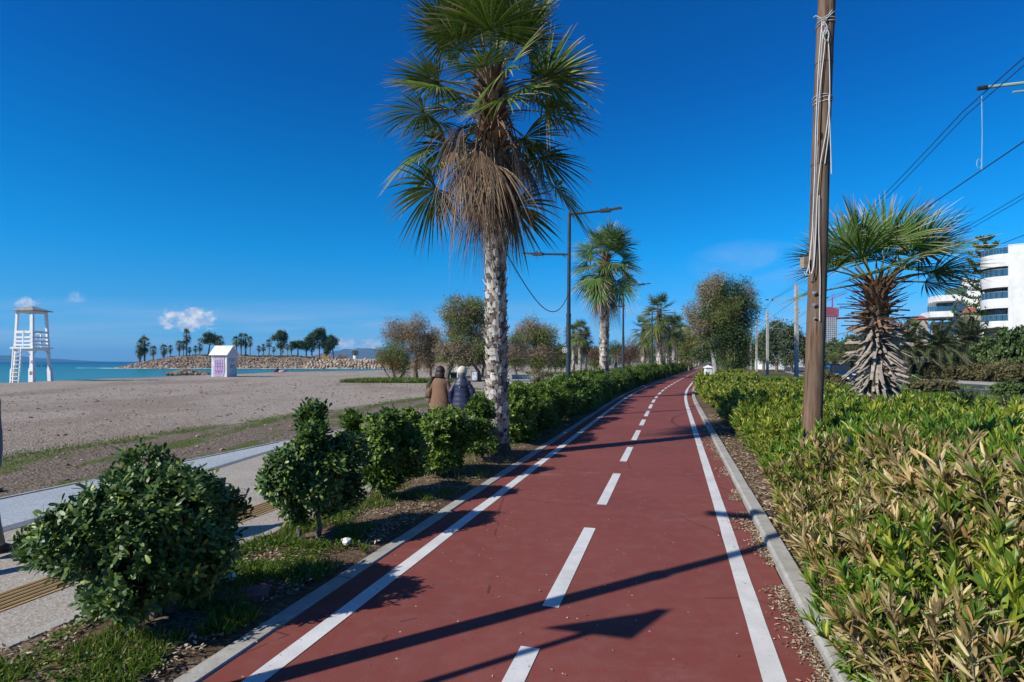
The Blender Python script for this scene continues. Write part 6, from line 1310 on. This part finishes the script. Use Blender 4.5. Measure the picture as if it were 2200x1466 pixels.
# ------------------------------------------------------------------ cars
def car(label, X, Y, rz, paint, s=1.0, group=None):
    """car seen from any side: lofted body, glass house, wheels, lights. Front points to local -y."""
    t = thing('parked_car' if 'parked' in label else 'car', label, 'car', (X, Y, .0), rz, group, s=s); P_ = []
    ys = [-2.15, -2.05, -1.6, -1.0, -.2, .8, 1.7, 2.05, 2.15]; hw = [.70, .82, .88, .90, .90, .90, .88, .82, .72]; top = [.62, .72, .84, .92, .95, .95, .93, .88, .75]; bot = [.34, .24, .22, .22, .22, .22, .24, .30, .40]; Rg = []
    for y, w, zt2, zb in zip(ys, hw, top, bot): Rg.append(np.array([(-w*.85, y, zb), (-w, y, zb+.14), (-w, y, zt2-.18), (-w*.93, y, zt2-.04), (-w*.6, y, zt2), (w*.6, y, zt2), (w*.93, y, zt2-.04), (w, y, zt2-.18), (w, y, zb+.14), (w*.85, y, zb)]))
    a = Acc(); a.loft(Rg); a.build('body', paint, t, smooth=False)
    a = Acc(); cab = [(-1.15, .80, .90, .91), (-.45, .70, .90, 1.40), (.3, .66, .90, 1.47), (1.1, .66, .90, 1.42), (1.85, .76, .88, .96)]; Rg = [np.array([(-w-.04, y, zb), (-w, y, zb+(z-zb)*.6), (-w*.86, y, z-.03), (-w*.6, y, z), (w*.6, y, z), (w*.86, y, z-.03), (w, y, zb+(z-zb)*.6), (w+.04, y, zb)]) for y, w, zb, z in cab]; a.loft(Rg); ch = a.build('cabin', m_win, t)
    a = Acc(); a.box((0, .35, 1.465), (1.05, 1.3, .03)); [a.bar((sx*.80, -1.12, .93), (sx*.62, -.45, 1.42), .05, .05) for sx in (-1, 1)]; [a.bar((sx*.63, -.45, 1.42), (sx*.60, 1.1, 1.44), .06, .05) for sx in (-1, 1)]; a.build('roof', paint, ch)
    for sx in (-1, 1):
        a = Acc(); a.box((sx*.62, -2.08, .66), (.30, .10, .12)); a.build('headlight', m_glass, t)
        a = Acc(); a.box((sx*.62, 2.10, .74), (.30, .08, .14)); a.build('tail_light', m_rednet, t)
        a = Acc(); a.box((sx*.98, -.75, .98), (.20, .10, .13)); a.build('mirror', paint, t)
        for y in (-1.35, 1.35):
            a = Acc(); th = 18; a.tube([(sx*.74, y, .32), (sx*.93, y, .32)], .32, th); w_ = a.build('wheel', m_dark, t); a = Acc(); a.tube([(sx*.90, y, .32), (sx*.945, y, .32)], .20, 12); a.build('rim', m_steel, w_)
    a = Acc(); a.box((0, -2.14, .50), (.95, .06, .16)); a.build('grille', m_dark, t); a = Acc(); a.box((0, -2.175, .38), (.50, .02, .11)); a.build('number_plate', m_white, t)
    return t
m_navy = surf('dark_blue_car_paint', (.004, .022, .055), (.006, .03, .07), 3, .22, 0, spec=.7); m_blk = surf('black_car_paint', (.01, .01, .012), (.02, .02, .022), 3, .25, 0, spec=.6); m_silver = surf('silver_car_paint', (.35, .36, .38), (.42, .43, .45), 3, .3, 0, metal=.3)
car('dark blue car driving towards the camera on the road at the right', X_(1800, 47), 47, -.28, m_navy, 1.02)
car('small far black car behind the dark blue one', X_(1763, 95), 95, -.4, m_blk); car('far silver car at the left side of the road', X_(1748, 88), 88, -.4, m_silver); car('farthest dark car near the end of the road', X_(1774, 125), 125, -.4, m_blk)
# ------------------------------------------------------------------ park furniture on the left
m_lawn = surf('lawn_green', (.035, .085, .010), (.085, .15, .025), 3, .9, .6)
def blobsheet(name, pts, z, mat, kind='structure'):
    a = Acc(); P = [(X_(x, CAMZ*F/(y-777)), CAMZ*F/(y-777)) for x, y in pts]; c = np.mean(P, 0); n = len(P); V = [(*p_, z) for p_ in P]+[(*c, z)]; a.add(np.array(V), None, [[n, i, (i+1) % n] for i in range(n)]); 
    o = a.build(name, mat); tag(o, kind=kind); return o
m_walk = surf('park_paving', (.30, .27, .235), (.43, .40, .36), 1.2, .85, .3)
a = Acc(); ys = np.array([29, 32, 36, 40, 52, 64, 80.]); xa = cx(ys)-np.array([7, 10.5, 12, 12, 16, 22, 26]); xb = cx(ys)-3.4
a.grid(np.stack([xa, xb], 1), np.stack([ys, ys], 1), np.zeros((7, 2))+.035); a.q = [q[:, ::-1] for q in a.q]; tag(a.build('park_path', m_walk), kind='structure')
rgp = np.random.default_rng(8)
def tufts(name, label, n, fx, h, w, mat=None, kind='stuff', lean=.35, cat='grass'):
    P = fx(n); a = Acc(); n = len(P); D = np.stack([rgp.normal(size=n)*lean, rgp.normal(size=n)*lean, np.ones(n)], 1); leaves(a, P, D, rdir(rgp, n)*[1, 1, .2], rgp.uniform(h[0], h[1], n), w, prof=(1, .8, .1), bend=rgp.uniform(0, .5, n))
    o = a.build(name, mat or m_grass); tag(o, label, cat, kind=kind); return o
def field(x0, x1, y0, y1, n, thr=.5, s_=2.0, seed=3, z=None):
    X = rgp.uniform(x0, x1, n); Y = rgp.uniform(y0, y1, n); w = vnoise(X, Y, s_, seed) > thr; X, Y = X[w], Y[w]; w = np.abs(offs(X, Y)) > np.where(offs(X, Y) > 0, 6.6, 3.2); X, Y = X[w], Y[w]; return np.stack([X, Y, (ground_z(X, Y) if z is None else np.full(len(X), z))-.01], 1)
tufts('verge_grass', 'strip of fresh green grass in front of the park trees', 1, lambda n: field(-14, -4.5, 46, 51, 9000, .15), (.15, .4), .03)
tufts('park_grass', 'patch of green grass between the hedge and the park paving', 1, lambda n: field(-3, 3.2, 24, 36, 9000, .35), (.08, .22), .02)
tufts('meadow_grass', 'rough grass between the oleanders and the road', 1, lambda n: np.concatenate([field(8, 24, 13, 34, 26000, .30, 1.6, 4), field(14, 30, 34, 70, 16000, .3, 3, 5)]), (.10, .34), .022)
tufts('park_lawn', 'green lawn in front of the park fence', 1, lambda n: field(2, 20, 62, 86, 12000, .25, 4), (.15, .35), .05)
for px0, px1, Yw, lab in ((1062, 1092, 34, 'low red-brown and concrete kerb wall right beside the tallest palm trunk'), (1095, 1210, 38, 'low concrete bench wall under the round tamarisk'), (1218, 1300, 44, 'low concrete wall left of the second palm trunk'), (1100, 1200, 52, 'farther low wall under the round tamarisk')):
    a = Acc(); xa, xb = X_(px0, Yw), X_(px1, Yw); a.box(((xa+xb)/2, Yw, .22), (xb-xa, .45, .44)); a.box(((xa+xb)/2, Yw, .47), (xb-xa+.1, .55, .06)); o = a.build('low_wall', m_conc); tag(o, lab, 'wall')
t = thing('park_fence', 'long pale wire mesh fence across the back of the park', 'fence', (0, 0, 0)); a = Acc(); b = Acc(); Xa, Xb, Yf = X_(1246, 88), X_(1478, 100), 0
for i in range(23):
    u = i/22; x, y = Xa+(Xb-Xa)*u, 88+12*u; a.tube([(x, y, -.1), (x, y, 2.4)], .05, 5)
for z in (.1, .6, 1.1, 1.6, 2.1, 2.35): b.bar((Xa, 88, z), (Xb, 100, z), .03, .035)
for i in range(150): u = i/149; x, y = Xa+(Xb-Xa)*u, 88+12*u; b.bar((x, y, .1), (x, y, 2.35), .018, .018)
a.build('post', m_steel, t); b.build('mesh', m_steel, t)
t = thing('park_kiosk', 'small white park kiosk with a red corner, behind the walking women', 'kiosk', (X_(974, 56), 56, 0)); a = Acc(); a.box((0, 0, 1.0), (.95, .9, 2.0)); a.build('wall', m_white, t); a = Acc(); a.box((0, 0, 2.03), (1.1, 1.05, .08)); a.build('roof', m_white, t); a = Acc(); a.box((-.25, -.46, 1.75), (.35, .02, .3)); a.build('red_panel', m_rednet, t); a = Acc(); a.box((-.15, -.46, .95), (.5, .03, .9)); a.build('shutter', m_steel, t)
t = thing('white_planter_box', 'white panelled box standing left of the tallest palm trunk', 'box', (X_(1019, 50), 50, 0)); a = Acc(); a.box((0, 0, .45), (.56, .56, .86)); a.build('body', m_white, t); a = Acc(); [a.bar((sx*.24, -.29, .05), (sx*.24, -.29, .88), .06, .03, up=(0, 1, 0)) for sx in (-1, 1)]; [a.bar((-.27, -.29, z), (.27, -.29, z), .03, .06) for z in (.08, .85)]; a.build('panel_frame', m_steel, t)
t = thing('picnic_table', 'dark picnic table left of the walking woman in brown', 'table', (X_(963, 52), 52, 0)); a = Acc(); a.box((0, 0, .74), (1.5, .8, .06)); a.build('tabletop', m_steel, t)
for sx in (-1, 1): a = Acc(); a.bar((sx*.5, 0, 0), (sx*.5, 0, .71), .08, .6); a.build('leg', m_dark, t)
# stones, rubbish and slab in the strip
for (px, py, s_, lab) in ((746, 1181, .045, 'white stone on the bare soil right of the two-stemmed shrub'),):
    X, Y = G(px, py); a = Acc(); rock(a, (0, 0, .03), (s_, s_, s_*.9), rg); o = a.build('stone', m_white); o.location = (X, Y, .04); tag(o, lab, 'stone')
X, Y = G(492, 1268); a = Acc(); rock(a, (0, 0, .03), (.05, .035, .03), rg); rock(a, (.03, .01, .04), (.03, .035, .02), rg); o = a.build('crumpled_tissue', m_white); o.location = (X, Y, .06); tag(o, 'crumpled white tissue in the weeds beside the sunken slab', 'litter')
X, Y = G(520, 1292); a = Acc(); a.box((0, 0, .02), (.36, .20, .03), .3); o = a.build('sunken_slab', surf('red_stained_slab', (.10, .085, .08), (.36, .09, .075), 6, .8, .3)); o.location = (X, Y, .03); tag(o, 'flat slab with red paint stains sunk in the weeds of the strip', 'slab')
a = Acc(); 
for _ in range(2600):
    y = float(rgp.uniform(5, 44)); o_ = -float(rgp.uniform(7.6, 34)); X, Y = pp(y, o_); s_ = rgp.uniform(.008, .045)*(1 if rgp.random() < .96 else 2); rock(a, (X, Y, float(ground_z(X, Y))+s_*.3), (s_*1.3, s_, s_*.6), rgp)
o = a.build('shingle_stones', m_rock); tag(o, 'loose stones and clods scattered on the shingle', 'stones', kind='stuff')
# ------------------------------------------------------------------ weeds, litter and grass of the strips
def strip_pts(n, y0, y1, o0, o1, thr=0.0, s_=.5, seed=1, z=.02, dense=1.0):
    y = y0+(y1-y0)*rgp.random(n)**dense; o_ = rgp.uniform(o0, o1, n); X, Y = pp(y, o_); w = vnoise(X, Y, s_, seed) > thr; return np.stack([X[w], Y[w], np.full(w.sum(), z)], 1)
tufts('strip_grass', 'weeds and grass tufts in the planting strip by the near shrubs', 1, lambda n: np.concatenate([strip_pts(13000, 2.2, 4.6, -2.93, -1.78, .50, .3, 21, .03), strip_pts(6000, 4.4, 6.4, -2.93, -2.0, .60, .3, 22, .03), strip_pts(7000, 6, 14, -2.9, -1.8, .60, .4, 23, .03), strip_pts(7000, 14, 40, -2.9, -1.8, .5, .8, 24, .03)]), (.03, .11), .0045, lean=.55)
def vband(n):
    y = rgp.uniform(5.5, 40, n); o_ = -10.75*1.0+rgp.normal(size=n)*.35; X, Y = pp(y, o_); w = vnoise(X, Y, 1.2, 77) > .35; return np.stack([X[w], Y[w], ground_z(X[w], Y[w])-.005], 1)
tufts('verge_weeds', 'thin line of low green weeds along the edge of the shingle', 1, lambda n: vband(22000), (.02, .06), .006, lean=.7)
cl = lambda: np.concatenate([strip_pts(12000, 2.2, 5.0, -2.9, -1.85, .52, .3, 31, .035), strip_pts(5000, 5, 9, -2.9, -1.9, .66, .3, 32, .035)])
P = cl(); a = Acc(); n = len(P); P[:, 2] += rgp.uniform(0, .05, n); leaves(a, P, np.stack([rgp.normal(size=n), rgp.normal(size=n), rgp.uniform(.1, .7, n)], 1), np.stack([rgp.normal(size=n)*.4, rgp.normal(size=n)*.4, np.ones(n)], 1), rgp.uniform(.012, .026, n), .009, prof=(.4, 1, .5)); tag(a.build('clover', m_grass), 'bright green clover patches in the planting strip', 'clover', kind='stuff')
def litter(name, label, P, L=(.015, .05), w=.006):
    a = Acc(); n = len(P); P[:, 2] += rgp.uniform(0, .012, n); leaves(a, P, np.stack([rgp.normal(size=n), rgp.normal(size=n), rgp.normal(size=n)*.15], 1), np.stack([rgp.normal(size=n)*.35, rgp.normal(size=n)*.35, np.ones(n)], 1), rgp.uniform(*L, n), w*rgp.uniform(.6, 1.3, n), prof=(.3, 1, .8, .1), bend=rgp.uniform(-.3, .3, n)); tag(a.build(name, m_litter), label, 'leaf litter', kind='stuff')
litter('leaf_litter', 'dry leaves and bark chips on the soil of the planting strip', np.concatenate([strip_pts(9000, 2.2, 7, -2.9, -1.78, .35, .4, 41, .045), strip_pts(6000, 7, 20, -2.9, -1.78, .35, .6, 42, .045)]))
def edge_pts(n, y0, y1, thr):
    y = rgp.uniform(y0, y1, n); X, Y = pp(y, 1.63-np.abs(rgp.normal(size=n))*.055*(.4+1.6*vnoise(y, y*0, .35, 50))); w = vnoise(y, y*0, .45, 51) > thr; return np.stack([X[w], Y[w], np.full(w.sum(), .004)], 1)
litter('gutter_litter', 'brown leaf litter lying in the gutter along the right kerb', np.concatenate([edge_pts(5200, 1.5, 8, .30), edge_pts(3000, 8, 16, .45)]), (.012, .04), .005)
litter('hedge_litter', 'dry leaves under the oleanders behind the right kerb', np.concatenate([strip_pts(7000, 1.5, 8, 1.8, 2.5, .2, .4, 61, .055), strip_pts(5000, 8, 18, 1.8, 2.8, .2, .4, 62, .055)]), (.02, .07), .008)
P = strip_pts(260, 1.6, 14, -1.5, 1.5, .2, .6, 71, .003); litter('path_crumbs', 'scattered dark crumbs and leaf bits on the red path', P, (.008, .02), .005)
# ------------------------------------------------------------------ people
def skinmat(): return surf('skin', (.38, .22, .15), (.48, .29, .21), 12, .55, .05)
m_skin = skinmat(); m_hairb = surf('dark_brown_hair', (.018, .009, .007), (.05, .025, .018), 40, .5, .5, stretch=(1, 1, .2)); m_hairg = surf('grey_hair', (.16, .15, .15), (.30, .29, .28), 40, .6, .5, stretch=(1, 1, .2)); m_hairk = surf('black_hair', (.006, .006, .007), (.02, .02, .022), 40, .45, .5)
m_shoe = surf('dark_shoe', (.02, .018, .016), (.04, .035, .03), 10, .5, .1); m_eye = surf('eye', (.5, .5, .5), (.6, .6, .6), 5, .2, 0)
POSE = dict(pel=(0, 0, .93), sp=(0, 0, 1.12), ch=(0, .01, 1.32), nb=(0, -.01, 1.45), nk=(0, .005, 1.51), hd=(0, .02, 1.60), ht=(0, .01, 1.68),
            hipL=(-.09, 0, .88), hipR=(.09, 0, .88), knL=(-.10, .14, .50), knR=(.10, -.02, .48), anL=(-.10, .20, .09), anR=(.10, -.28, .13), toL=(-.11, .34, .04), toR=(.11, -.17, .03),
            shL=(-.17, 0, 1.40), shR=(.17, 0, 1.40), elL=(-.24, -.08, 1.14), elR=(.24, .02, 1.13), wrL=(-.25, -.02, .90), wrR=(.25, .12, .92))
def person(label, X, Y, z, rz, h=1.65, pose=None, grp=None, parts=None):
    P = dict(POSE); P.update(pose or {}); s_ = h/1.72; P = {k: np.array(v)*s_ for k, v in P.items()}
    t = thing('person', label, 'person', (X, Y, z), rz, grp)
    V = []; E = []; Rr = []; ix = {}
    def add(n, p, r, par=None):
        ix[n] = len(V); V.append(tuple(p)); Rr.append((r[0]*s_, r[1]*s_) if isinstance(r, tuple) else (r*s_, r*s_))
        if par: E.append((ix[par], ix[n]))
    add('pel', P['pel'], (.15, .11)); add('sp', P['sp'], (.125, .095), 'pel'); add('ch', P['ch'], (.15, .105), 'sp'); add('nb', P['nb'], (.075, .07), 'ch'); add('nk', P['nk'], .052, 'nb'); add('hd', P['hd'], (.078, .092), 'nk'); add('ht', P['ht'], (.068, .08), 'hd')
    add('nose', P['hd']+np.array([0, .105, .005])*s_, .012, 'hd')
    for sd in 'LR':
        sg = -1 if sd == 'L' else 1
        add('ear'+sd, P['hd']+np.array([sg*.086, 0, .01])*s_, .014, 'hd')
        add('hip'+sd, P['hip'+sd], .088, 'pel'); add('kn'+sd, P['kn'+sd], .058, 'hip'+sd); add('an'+sd, P['an'+sd], .038, 'kn'+sd); add('to'+sd, P['to'+sd], .034, 'an'+sd)
        add('sh'+sd, P['sh'+sd], .055, 'ch'); add('el'+sd, P['el'+sd], .040, 'sh'+sd); add('wr'+sd, P['wr'+sd], .026, 'el'+sd)
        d = unit(P['wr'+sd]-P['el'+sd]); f = np.cross(d, [sg, 0, 0.0]); f = unit(f); pc = P['wr'+sd]+d*.055*s_; add('pa'+sd, pc, (.034, .018), 'wr'+sd)
        for q in range(4):
            o_ = f*(.026-.017*q)*s_; b0 = pc+d*.03*s_+o_; L = (.030, .034, .032, .025)[q]*s_
            add(f'f{sd}{q}a', b0, .0085, 'pa'+sd); add(f'f{sd}{q}b', b0+d*L, .008, f'f{sd}{q}a'); add(f'f{sd}{q}c', b0+d*L*1.6-np.array([sg*.012, 0, 0])*s_, .006, f'f{sd}{q}b')
        add(f'th{sd}a', pc+f*.035*s_-d*.01*s_, .010, 'pa'+sd); add(f'th{sd}b', pc+f*.05*s_+d*.025*s_, .0085, f'th{sd}a')
    me = bpy.data.meshes.new('body'); me.from_pydata(V, E, []); o = bpy.data.objects.new('body', me); col.objects.link(o)
    sk = o.modifiers.new('skin', 'SKIN'); sk.use_smooth_shade = True
    for i, r in enumerate(Rr): me.skin_vertices[0].data[i].radius = r
    me.skin_vertices[0].data[0].use_root = True
    sb = o.modifiers.new('sub', 'SUBSURF'); sb.levels = 1; sb.render_levels = 1
    dg = bpy.context.evaluated_depsgraph_get(); m2 = bpy.data.meshes.new_from_object(o.evaluated_get(dg)); bpy.data.objects.remove(o)
    m2.materials.clear(); m2.materials.append(m_skin); ob = bpy.data.objects.new('body', m2); col.objects.link(ob); ob.parent = t
    a = Acc()
    for sg in (-1, 1): 
        a.tube([P['hd']+np.array([sg*.030, .088, .022])*s_, P['hd']+np.array([sg*.030, .096, .022])*s_], .011, 8)
    a.build('eyes', m_eye, t)
    if parts: parts(t, P, s_)
    return t
def ell(zs, n=28, wob=0.0, quilt=0.0, seed=0):
    """clothing rings: (z, rx, ry, x0, y0)"""
    rg_ = np.random.default_rng(seed); out = []
    th = np.arange(n)*2*PI/n
    for i, (z, rx, ry, x0, y0) in enumerate(zs):
        k = 1+wob*np.sin(th*5+i*.3)+rg_.normal(size=n)*.004
        if quilt: k = k*(1+quilt*(abs(math.sin(z*PI/.105))**.6-.6)+quilt*.7*(np.abs(np.sin(th*5))**.5-.7))
        out.append(np.stack([x0+rx*k*np.cos(th), y0+ry*k*np.sin(th), np.full(n, z)], 1))
    return out
def interp_rings(keys, dz):
    keys = sorted(keys); z = np.arange(keys[0][0], keys[-1][0]+1e-6, dz); K = np.array(keys); return [(q, *[np.interp(q, K[:, 0], K[:, j]) for j in range(1, 5)]) for q in z]
def coat(t, P, s_, mat, keys, quilt=0.0, wob=.0, name='coat', sleeve_r=(.075, .062, .045), sl=.97, collar=None):
    a = Acc(); R_ = interp_rings([(z*s_, rx*s_, ry*s_, x*s_, y*s_) for z, rx, ry, x, y in keys], .021*s_); a.loft(ell(R_, 30, wob, quilt))
    for sd in 'LR':
        A, B, C_ = P['sh'+sd], P['el'+sd], P['el'+sd]+(P['wr'+sd]-P['el'+sd])*sl; A = A*np.array([.74, 1, 1])-[0, 0, .015]
        pts = np.concatenate([A+(B-A)*np.linspace(0, 1, 8)[:, None], B+(C_-B)*np.linspace(.12, 1, 8)[:, None]]); r = np.interp(np.arange(16), [0, 7, 15], sleeve_r)*s_
        if quilt: r = r*(1+.07*np.sin(np.arange(16)*2.1))
        a.tube(pts, r, 12)
    return a.build(name, mat, t, smooth=True)
def trousers(t, P, s_, mat, r=(.105, .085, .070)):
    a = Acc(); a.loft(ell([(P['pel'][2]-.06*s_, .14*s_, .11*s_, 0, 0), (P['pel'][2]+.06*s_, .16*s_, .12*s_, 0, 0), (P['pel'][2]+.12*s_, .14*s_, .105*s_, 0, 0)], 16))
    for sd in 'LR':
        pts = np.array([P['hip'+sd]+[0, 0, .03], (P['hip'+sd]+P['kn'+sd])/2, P['kn'+sd], (P['kn'+sd]+P['an'+sd])/2, P['an'+sd]+[0, 0, .02]]); a.tube(pts, np.array([r[0], (r[0]+r[1])/2, r[1]*.88, r[1]*.8, r[2]])*s_, 12)
    a.build('trousers', mat, t, smooth=True)
    for sd in 'LR':
        a = Acc(); A, B = P['an'+sd], P['to'+sd]; a.tube([A+(A-B)*.35-[0, 0, .02], A-[0, 0, .015], (A+B)/2, B+(B-A)*.12], np.array([.035, .050, .046, .030])*s_, 10); a.build('shoe', m_shoe, t, smooth=True)
def blobhead(t, name, mat, c, r, ys=1.1, zs=1.1, cut=None, n=14, seed=0):
    rg_ = np.random.default_rng(seed); a = Acc(); rings = []
    for k in range(n+1):
        ph = -PI/2+PI*k/n; z = math.sin(ph)*r*zs
        if cut is not None and z < cut: z = cut; ph = math.asin(max(-1, min(1, cut/(r*zs))))
        th = np.arange(20)*2*PI/20; rr_ = max(.002, math.cos(ph)*r)*(1+rg_.normal(size=20)*.02); rings.append(np.stack([c[0]+rr_*np.cos(th), c[1]+rr_*ys*np.sin(th), np.full(20, c[2]+z)+1e-4*k], 1))
    a.loft(rings); return a.build(name, mat, t, smooth=True)
m_brownc = surf('brown_wool_coat', (.165, .090, .055), (.235, .135, .085), 30, .9, .3); m_navyc = surf('navy_quilted_coat', (.016, .020, .050), (.030, .036, .080), 9, .45, .2); m_olive = surf('dark_olive_shawl', (.030, .034, .016), (.06, .06, .03), 20, .9, .3)
m_cream = surf('cream_knit_hat', (.55, .50, .40), (.68, .63, .52), 60, .9, .6); m_teal = surf('teal_collar', (.03, .07, .09), (.05, .10, .12), 20, .7, .2); m_lightt = surf('pale_trousers', (.34, .33, .34), (.46, .45, .45), 14, .8, .2); m_darkt = surf('dark_trousers', (.03, .03, .035), (.06, .06, .065), 14, .8, .2)
GW = 'two women walking away on the promenade'
def brown(t, P, s_):
    coat(t, P, s_, m_brownc, [(.72, .25, .18, 0, 0), (.95, .235, .17, 0, 0), (1.15, .215, .155, 0, 0), (1.32, .205, .145, 0, 0), (1.40, .18, .125, 0, 0), (1.46, .11, .10, 0, 0), (1.50, .075, .08, 0, 0)], wob=.02, sleeve_r=(.074, .076, .062))
    trousers(t, P, s_, m_darkt); a = Acc(); a.loft(ell(interp_rings([(.93, .09, .10, -.24, -.02), (1.2, .085, .11, -.22, -.01), (1.40, .05, .09, -.15, 0)], .03), 16, .06)); a.build('shawl', m_olive, t, smooth=True)
    blobhead(t, 'hair', m_hairb, P['hd']+np.array([0, -.012, .015])*s_, .107*s_, 1.05, 1.08, n=14); a = Acc(); a.loft(ell(interp_rings([(1.46*s_, .115*s_, .07*s_, 0, -.05), (1.53*s_, .118*s_, .09*s_, 0, -.035), (1.60*s_, .10*s_, .09*s_, 0, -.02)], .02), 18, .04)); a.build('hair_ends', m_hairb, t, smooth=True)
def navy(t, P, s_):
    c_ = coat(t, P, s_, m_navyc, [(.74, .235, .165, 0, 0), (.86, .245, .175, 0, 0), (1.05, .215, .155, 0, 0), (1.18, .20, .145, 0, 0), (1.32, .205, .145, 0, 0), (1.40, .185, .125, 0, 0), (1.46, .11, .10, 0, 0), (1.50, .080, .085, 0, 0)], quilt=.045, sleeve_r=(.074, .072, .054))
    a = Acc(); a.loft(ell(interp_rings([(1.45*s_, .085*s_, .085*s_, 0, 0), (1.53*s_, .078*s_, .08*s_, 0, 0)], .02), 18)); a.build('collar', m_teal, t, smooth=True)
    a = Acc(); a.tube([(0, -.150*s_, 1.27*s_), (0, -.162*s_, 1.27*s_)], .013, 8); a.build('badge', m_steel, t)
    a = Acc(); a.bar((-.17*s_, -.125*s_, 1.30*s_), (0, -.152*s_, 1.255*s_), .006, .010); a.bar((.17*s_, -.125*s_, 1.30*s_), (0, -.152*s_, 1.255*s_), .006, .010); a.build('yoke_seam', m_hairk, t)
    trousers(t, P, s_, m_lightt); blobhead(t, 'hair', m_hairg, P['hd']+np.array([0, -.008, -.015])*s_, .098*s_, 1.1, 1.0, n=12); blobhead(t, 'hat', m_cream, P['hd']+np.array([0, -.01, .035])*s_, .114*s_, 1.08, 1.0, cut=-.045, n=16, seed=2)
person('person in a brown wool coat with dark hair, walking away behind the left hedge', X_(946, 12.2), 12.2, 0, -.28, 1.60, grp=GW, parts=brown)
person('person in a navy quilted coat and cream knitted hat, walking away beside the brown coat', X_(992, 12.0), 12.0, 0, -.25, 1.58, dict(elR=(.26, .0, 1.15), wrR=(.29, .04, .93), hd=(.01, .02, 1.60), ht=(.01, .01, 1.68)), GW, navy)
m_bluej = surf('blue_grey_jacket', (.07, .095, .13), (.13, .165, .21), 10, .75, .3); m_khaki = surf('grey_khaki_trousers', (.16, .145, .13), (.26, .235, .21), 12, .85, .3)
def edgep(t, P, s_):
    coat(t, P, s_, m_bluej, [(.80, .185, .15, 0, 0), (.92, .195, .155, 0, 0), (1.15, .185, .145, 0, 0), (1.32, .195, .14, 0, 0), (1.40, .18, .12, 0, 0), (1.47, .10, .10, 0, 0), (1.51, .075, .08, 0, 0)], wob=.02); trousers(t, P, s_, m_khaki); blobhead(t, 'hair', m_hairk, P['hd']+np.array([0, -.012, .02])*s_, .103*s_, 1.1, 1.15)
    a = Acc(); a.box((-.2, 0, 0), (.001, .001, .001)); 
person('person in a blue-grey jacket cut off by the left picture edge', -4.42, 4.68, 0, -.27, 1.78, dict(elR=(.24, -.10, 1.14), wrR=(.25, -.06, .90)), None, edgep)
m_blackc = surf('black_jacket', (.012, .013, .02), (.03, .03, .04), 10, .7, .2)
def darkp(mat, trm=m_darkt):
    def f(t, P, s_):
        coat(t, P, s_, mat, [(P['pel'][2]/s_-.12, .20, .15, 0, P['pel'][1]/s_), (P['ch'][2]/s_-.1, .19, .145, 0, P['ch'][1]/s_), (P['ch'][2]/s_+.08, .18, .12, 0, P['ch'][1]/s_), (P['ch'][2]/s_+.16, .09, .09, 0, P['nb'][1]/s_)]); trousers(t, P, s_, trm); blobhead(t, 'hair', m_hairk, P['hd']+np.array([0, -.012, .02])*s_, .103*s_, 1.1, 1.15)
    return f
sit = dict(pel=(0, 0, .12), sp=(0, -.03, .32), ch=(0, 0, .52), nb=(0, .03, .65), nk=(0, .06, .71), hd=(0, .10, .80), ht=(0, .10, .88), hipL=(-.09, .03, .12), hipR=(.09, .03, .12), knL=(-.13, .36, .42), knR=(.13, .36, .40), anL=(-.11, .55, .08), anR=(.11, .56, .08), toL=(-.12, .70, .05), toR=(.12, .71, .05), shL=(-.17, .02, .60), shR=(.17, .02, .60), elL=(-.24, .14, .38), elR=(.24, .14, .38), wrL=(-.12, .34, .46), wrR=(.12, .34, .46))
xs_ = X_(597, 90); person('person in dark clothes sitting on the shingle at the water edge', xs_, 90, float(ground_z(xs_, 90)), 1.2, 1.9, sit, None, darkp(m_blackc))
a = Acc(); rock(a, (0, 0, .2), (.75, .4, .28), np.random.default_rng(4)); rock(a, (.3, .1, .25), (.4, .3, .25), np.random.default_rng(5)); o = a.build('bag', surf('pale_violet_bag', (.25, .24, .36), (.42, .40, .52), 4, .7, .2), smooth=True); o.location = (X_(607, 90), 90, float(ground_z(X_(607, 90), 90))); tag(o, 'pale violet bag lying beside the person seated at the water', 'bag')
person('left one of the two dark standing figures under the round tamarisk', X_(1180, 92), 92, 0, .4, 1.75, None, 'two distant figures near the lamp post', darkp(m_blackc))
person('right one of the two dark standing figures, nearest the lamp post', X_(1193, 90), 90, 0, -.3, 1.7, None, 'two distant figures near the lamp post', darkp(m_blackc))
person('tiny dark figure standing right of the second palm trunk', X_(1323, 98), 98, 0, .2, 1.75, None, None, darkp(m_blackc)); person('tiny figure in a white top beside the tiny dark figure', X_(1329.5, 98), 98, 0, .2, 1.6, None, None, darkp(m_white))
# ------------------------------------------------------------------ air
mh = bpy.data.materials.new('haze'); nt = nodes(mh); pv = nt.nodes.new('ShaderNodeVolumePrincipled'); pv.inputs['Density'].default_value = 8.5e-5; pv.inputs['Color'].default_value = (.13, .52, 1.0, 1); pv.inputs['Anisotropy'].default_value = 0.0
ou = nt.nodes.new('ShaderNodeOutputMaterial'); lk(nt, pv.outputs[0], ou.inputs['Volume'])
a = Acc(); a.box((0, 3500, 102), (24000, 15000, 230)); tag(a.build('haze', mh), 'thin blue sea haze over the whole bay', 'haze', kind='stuff')
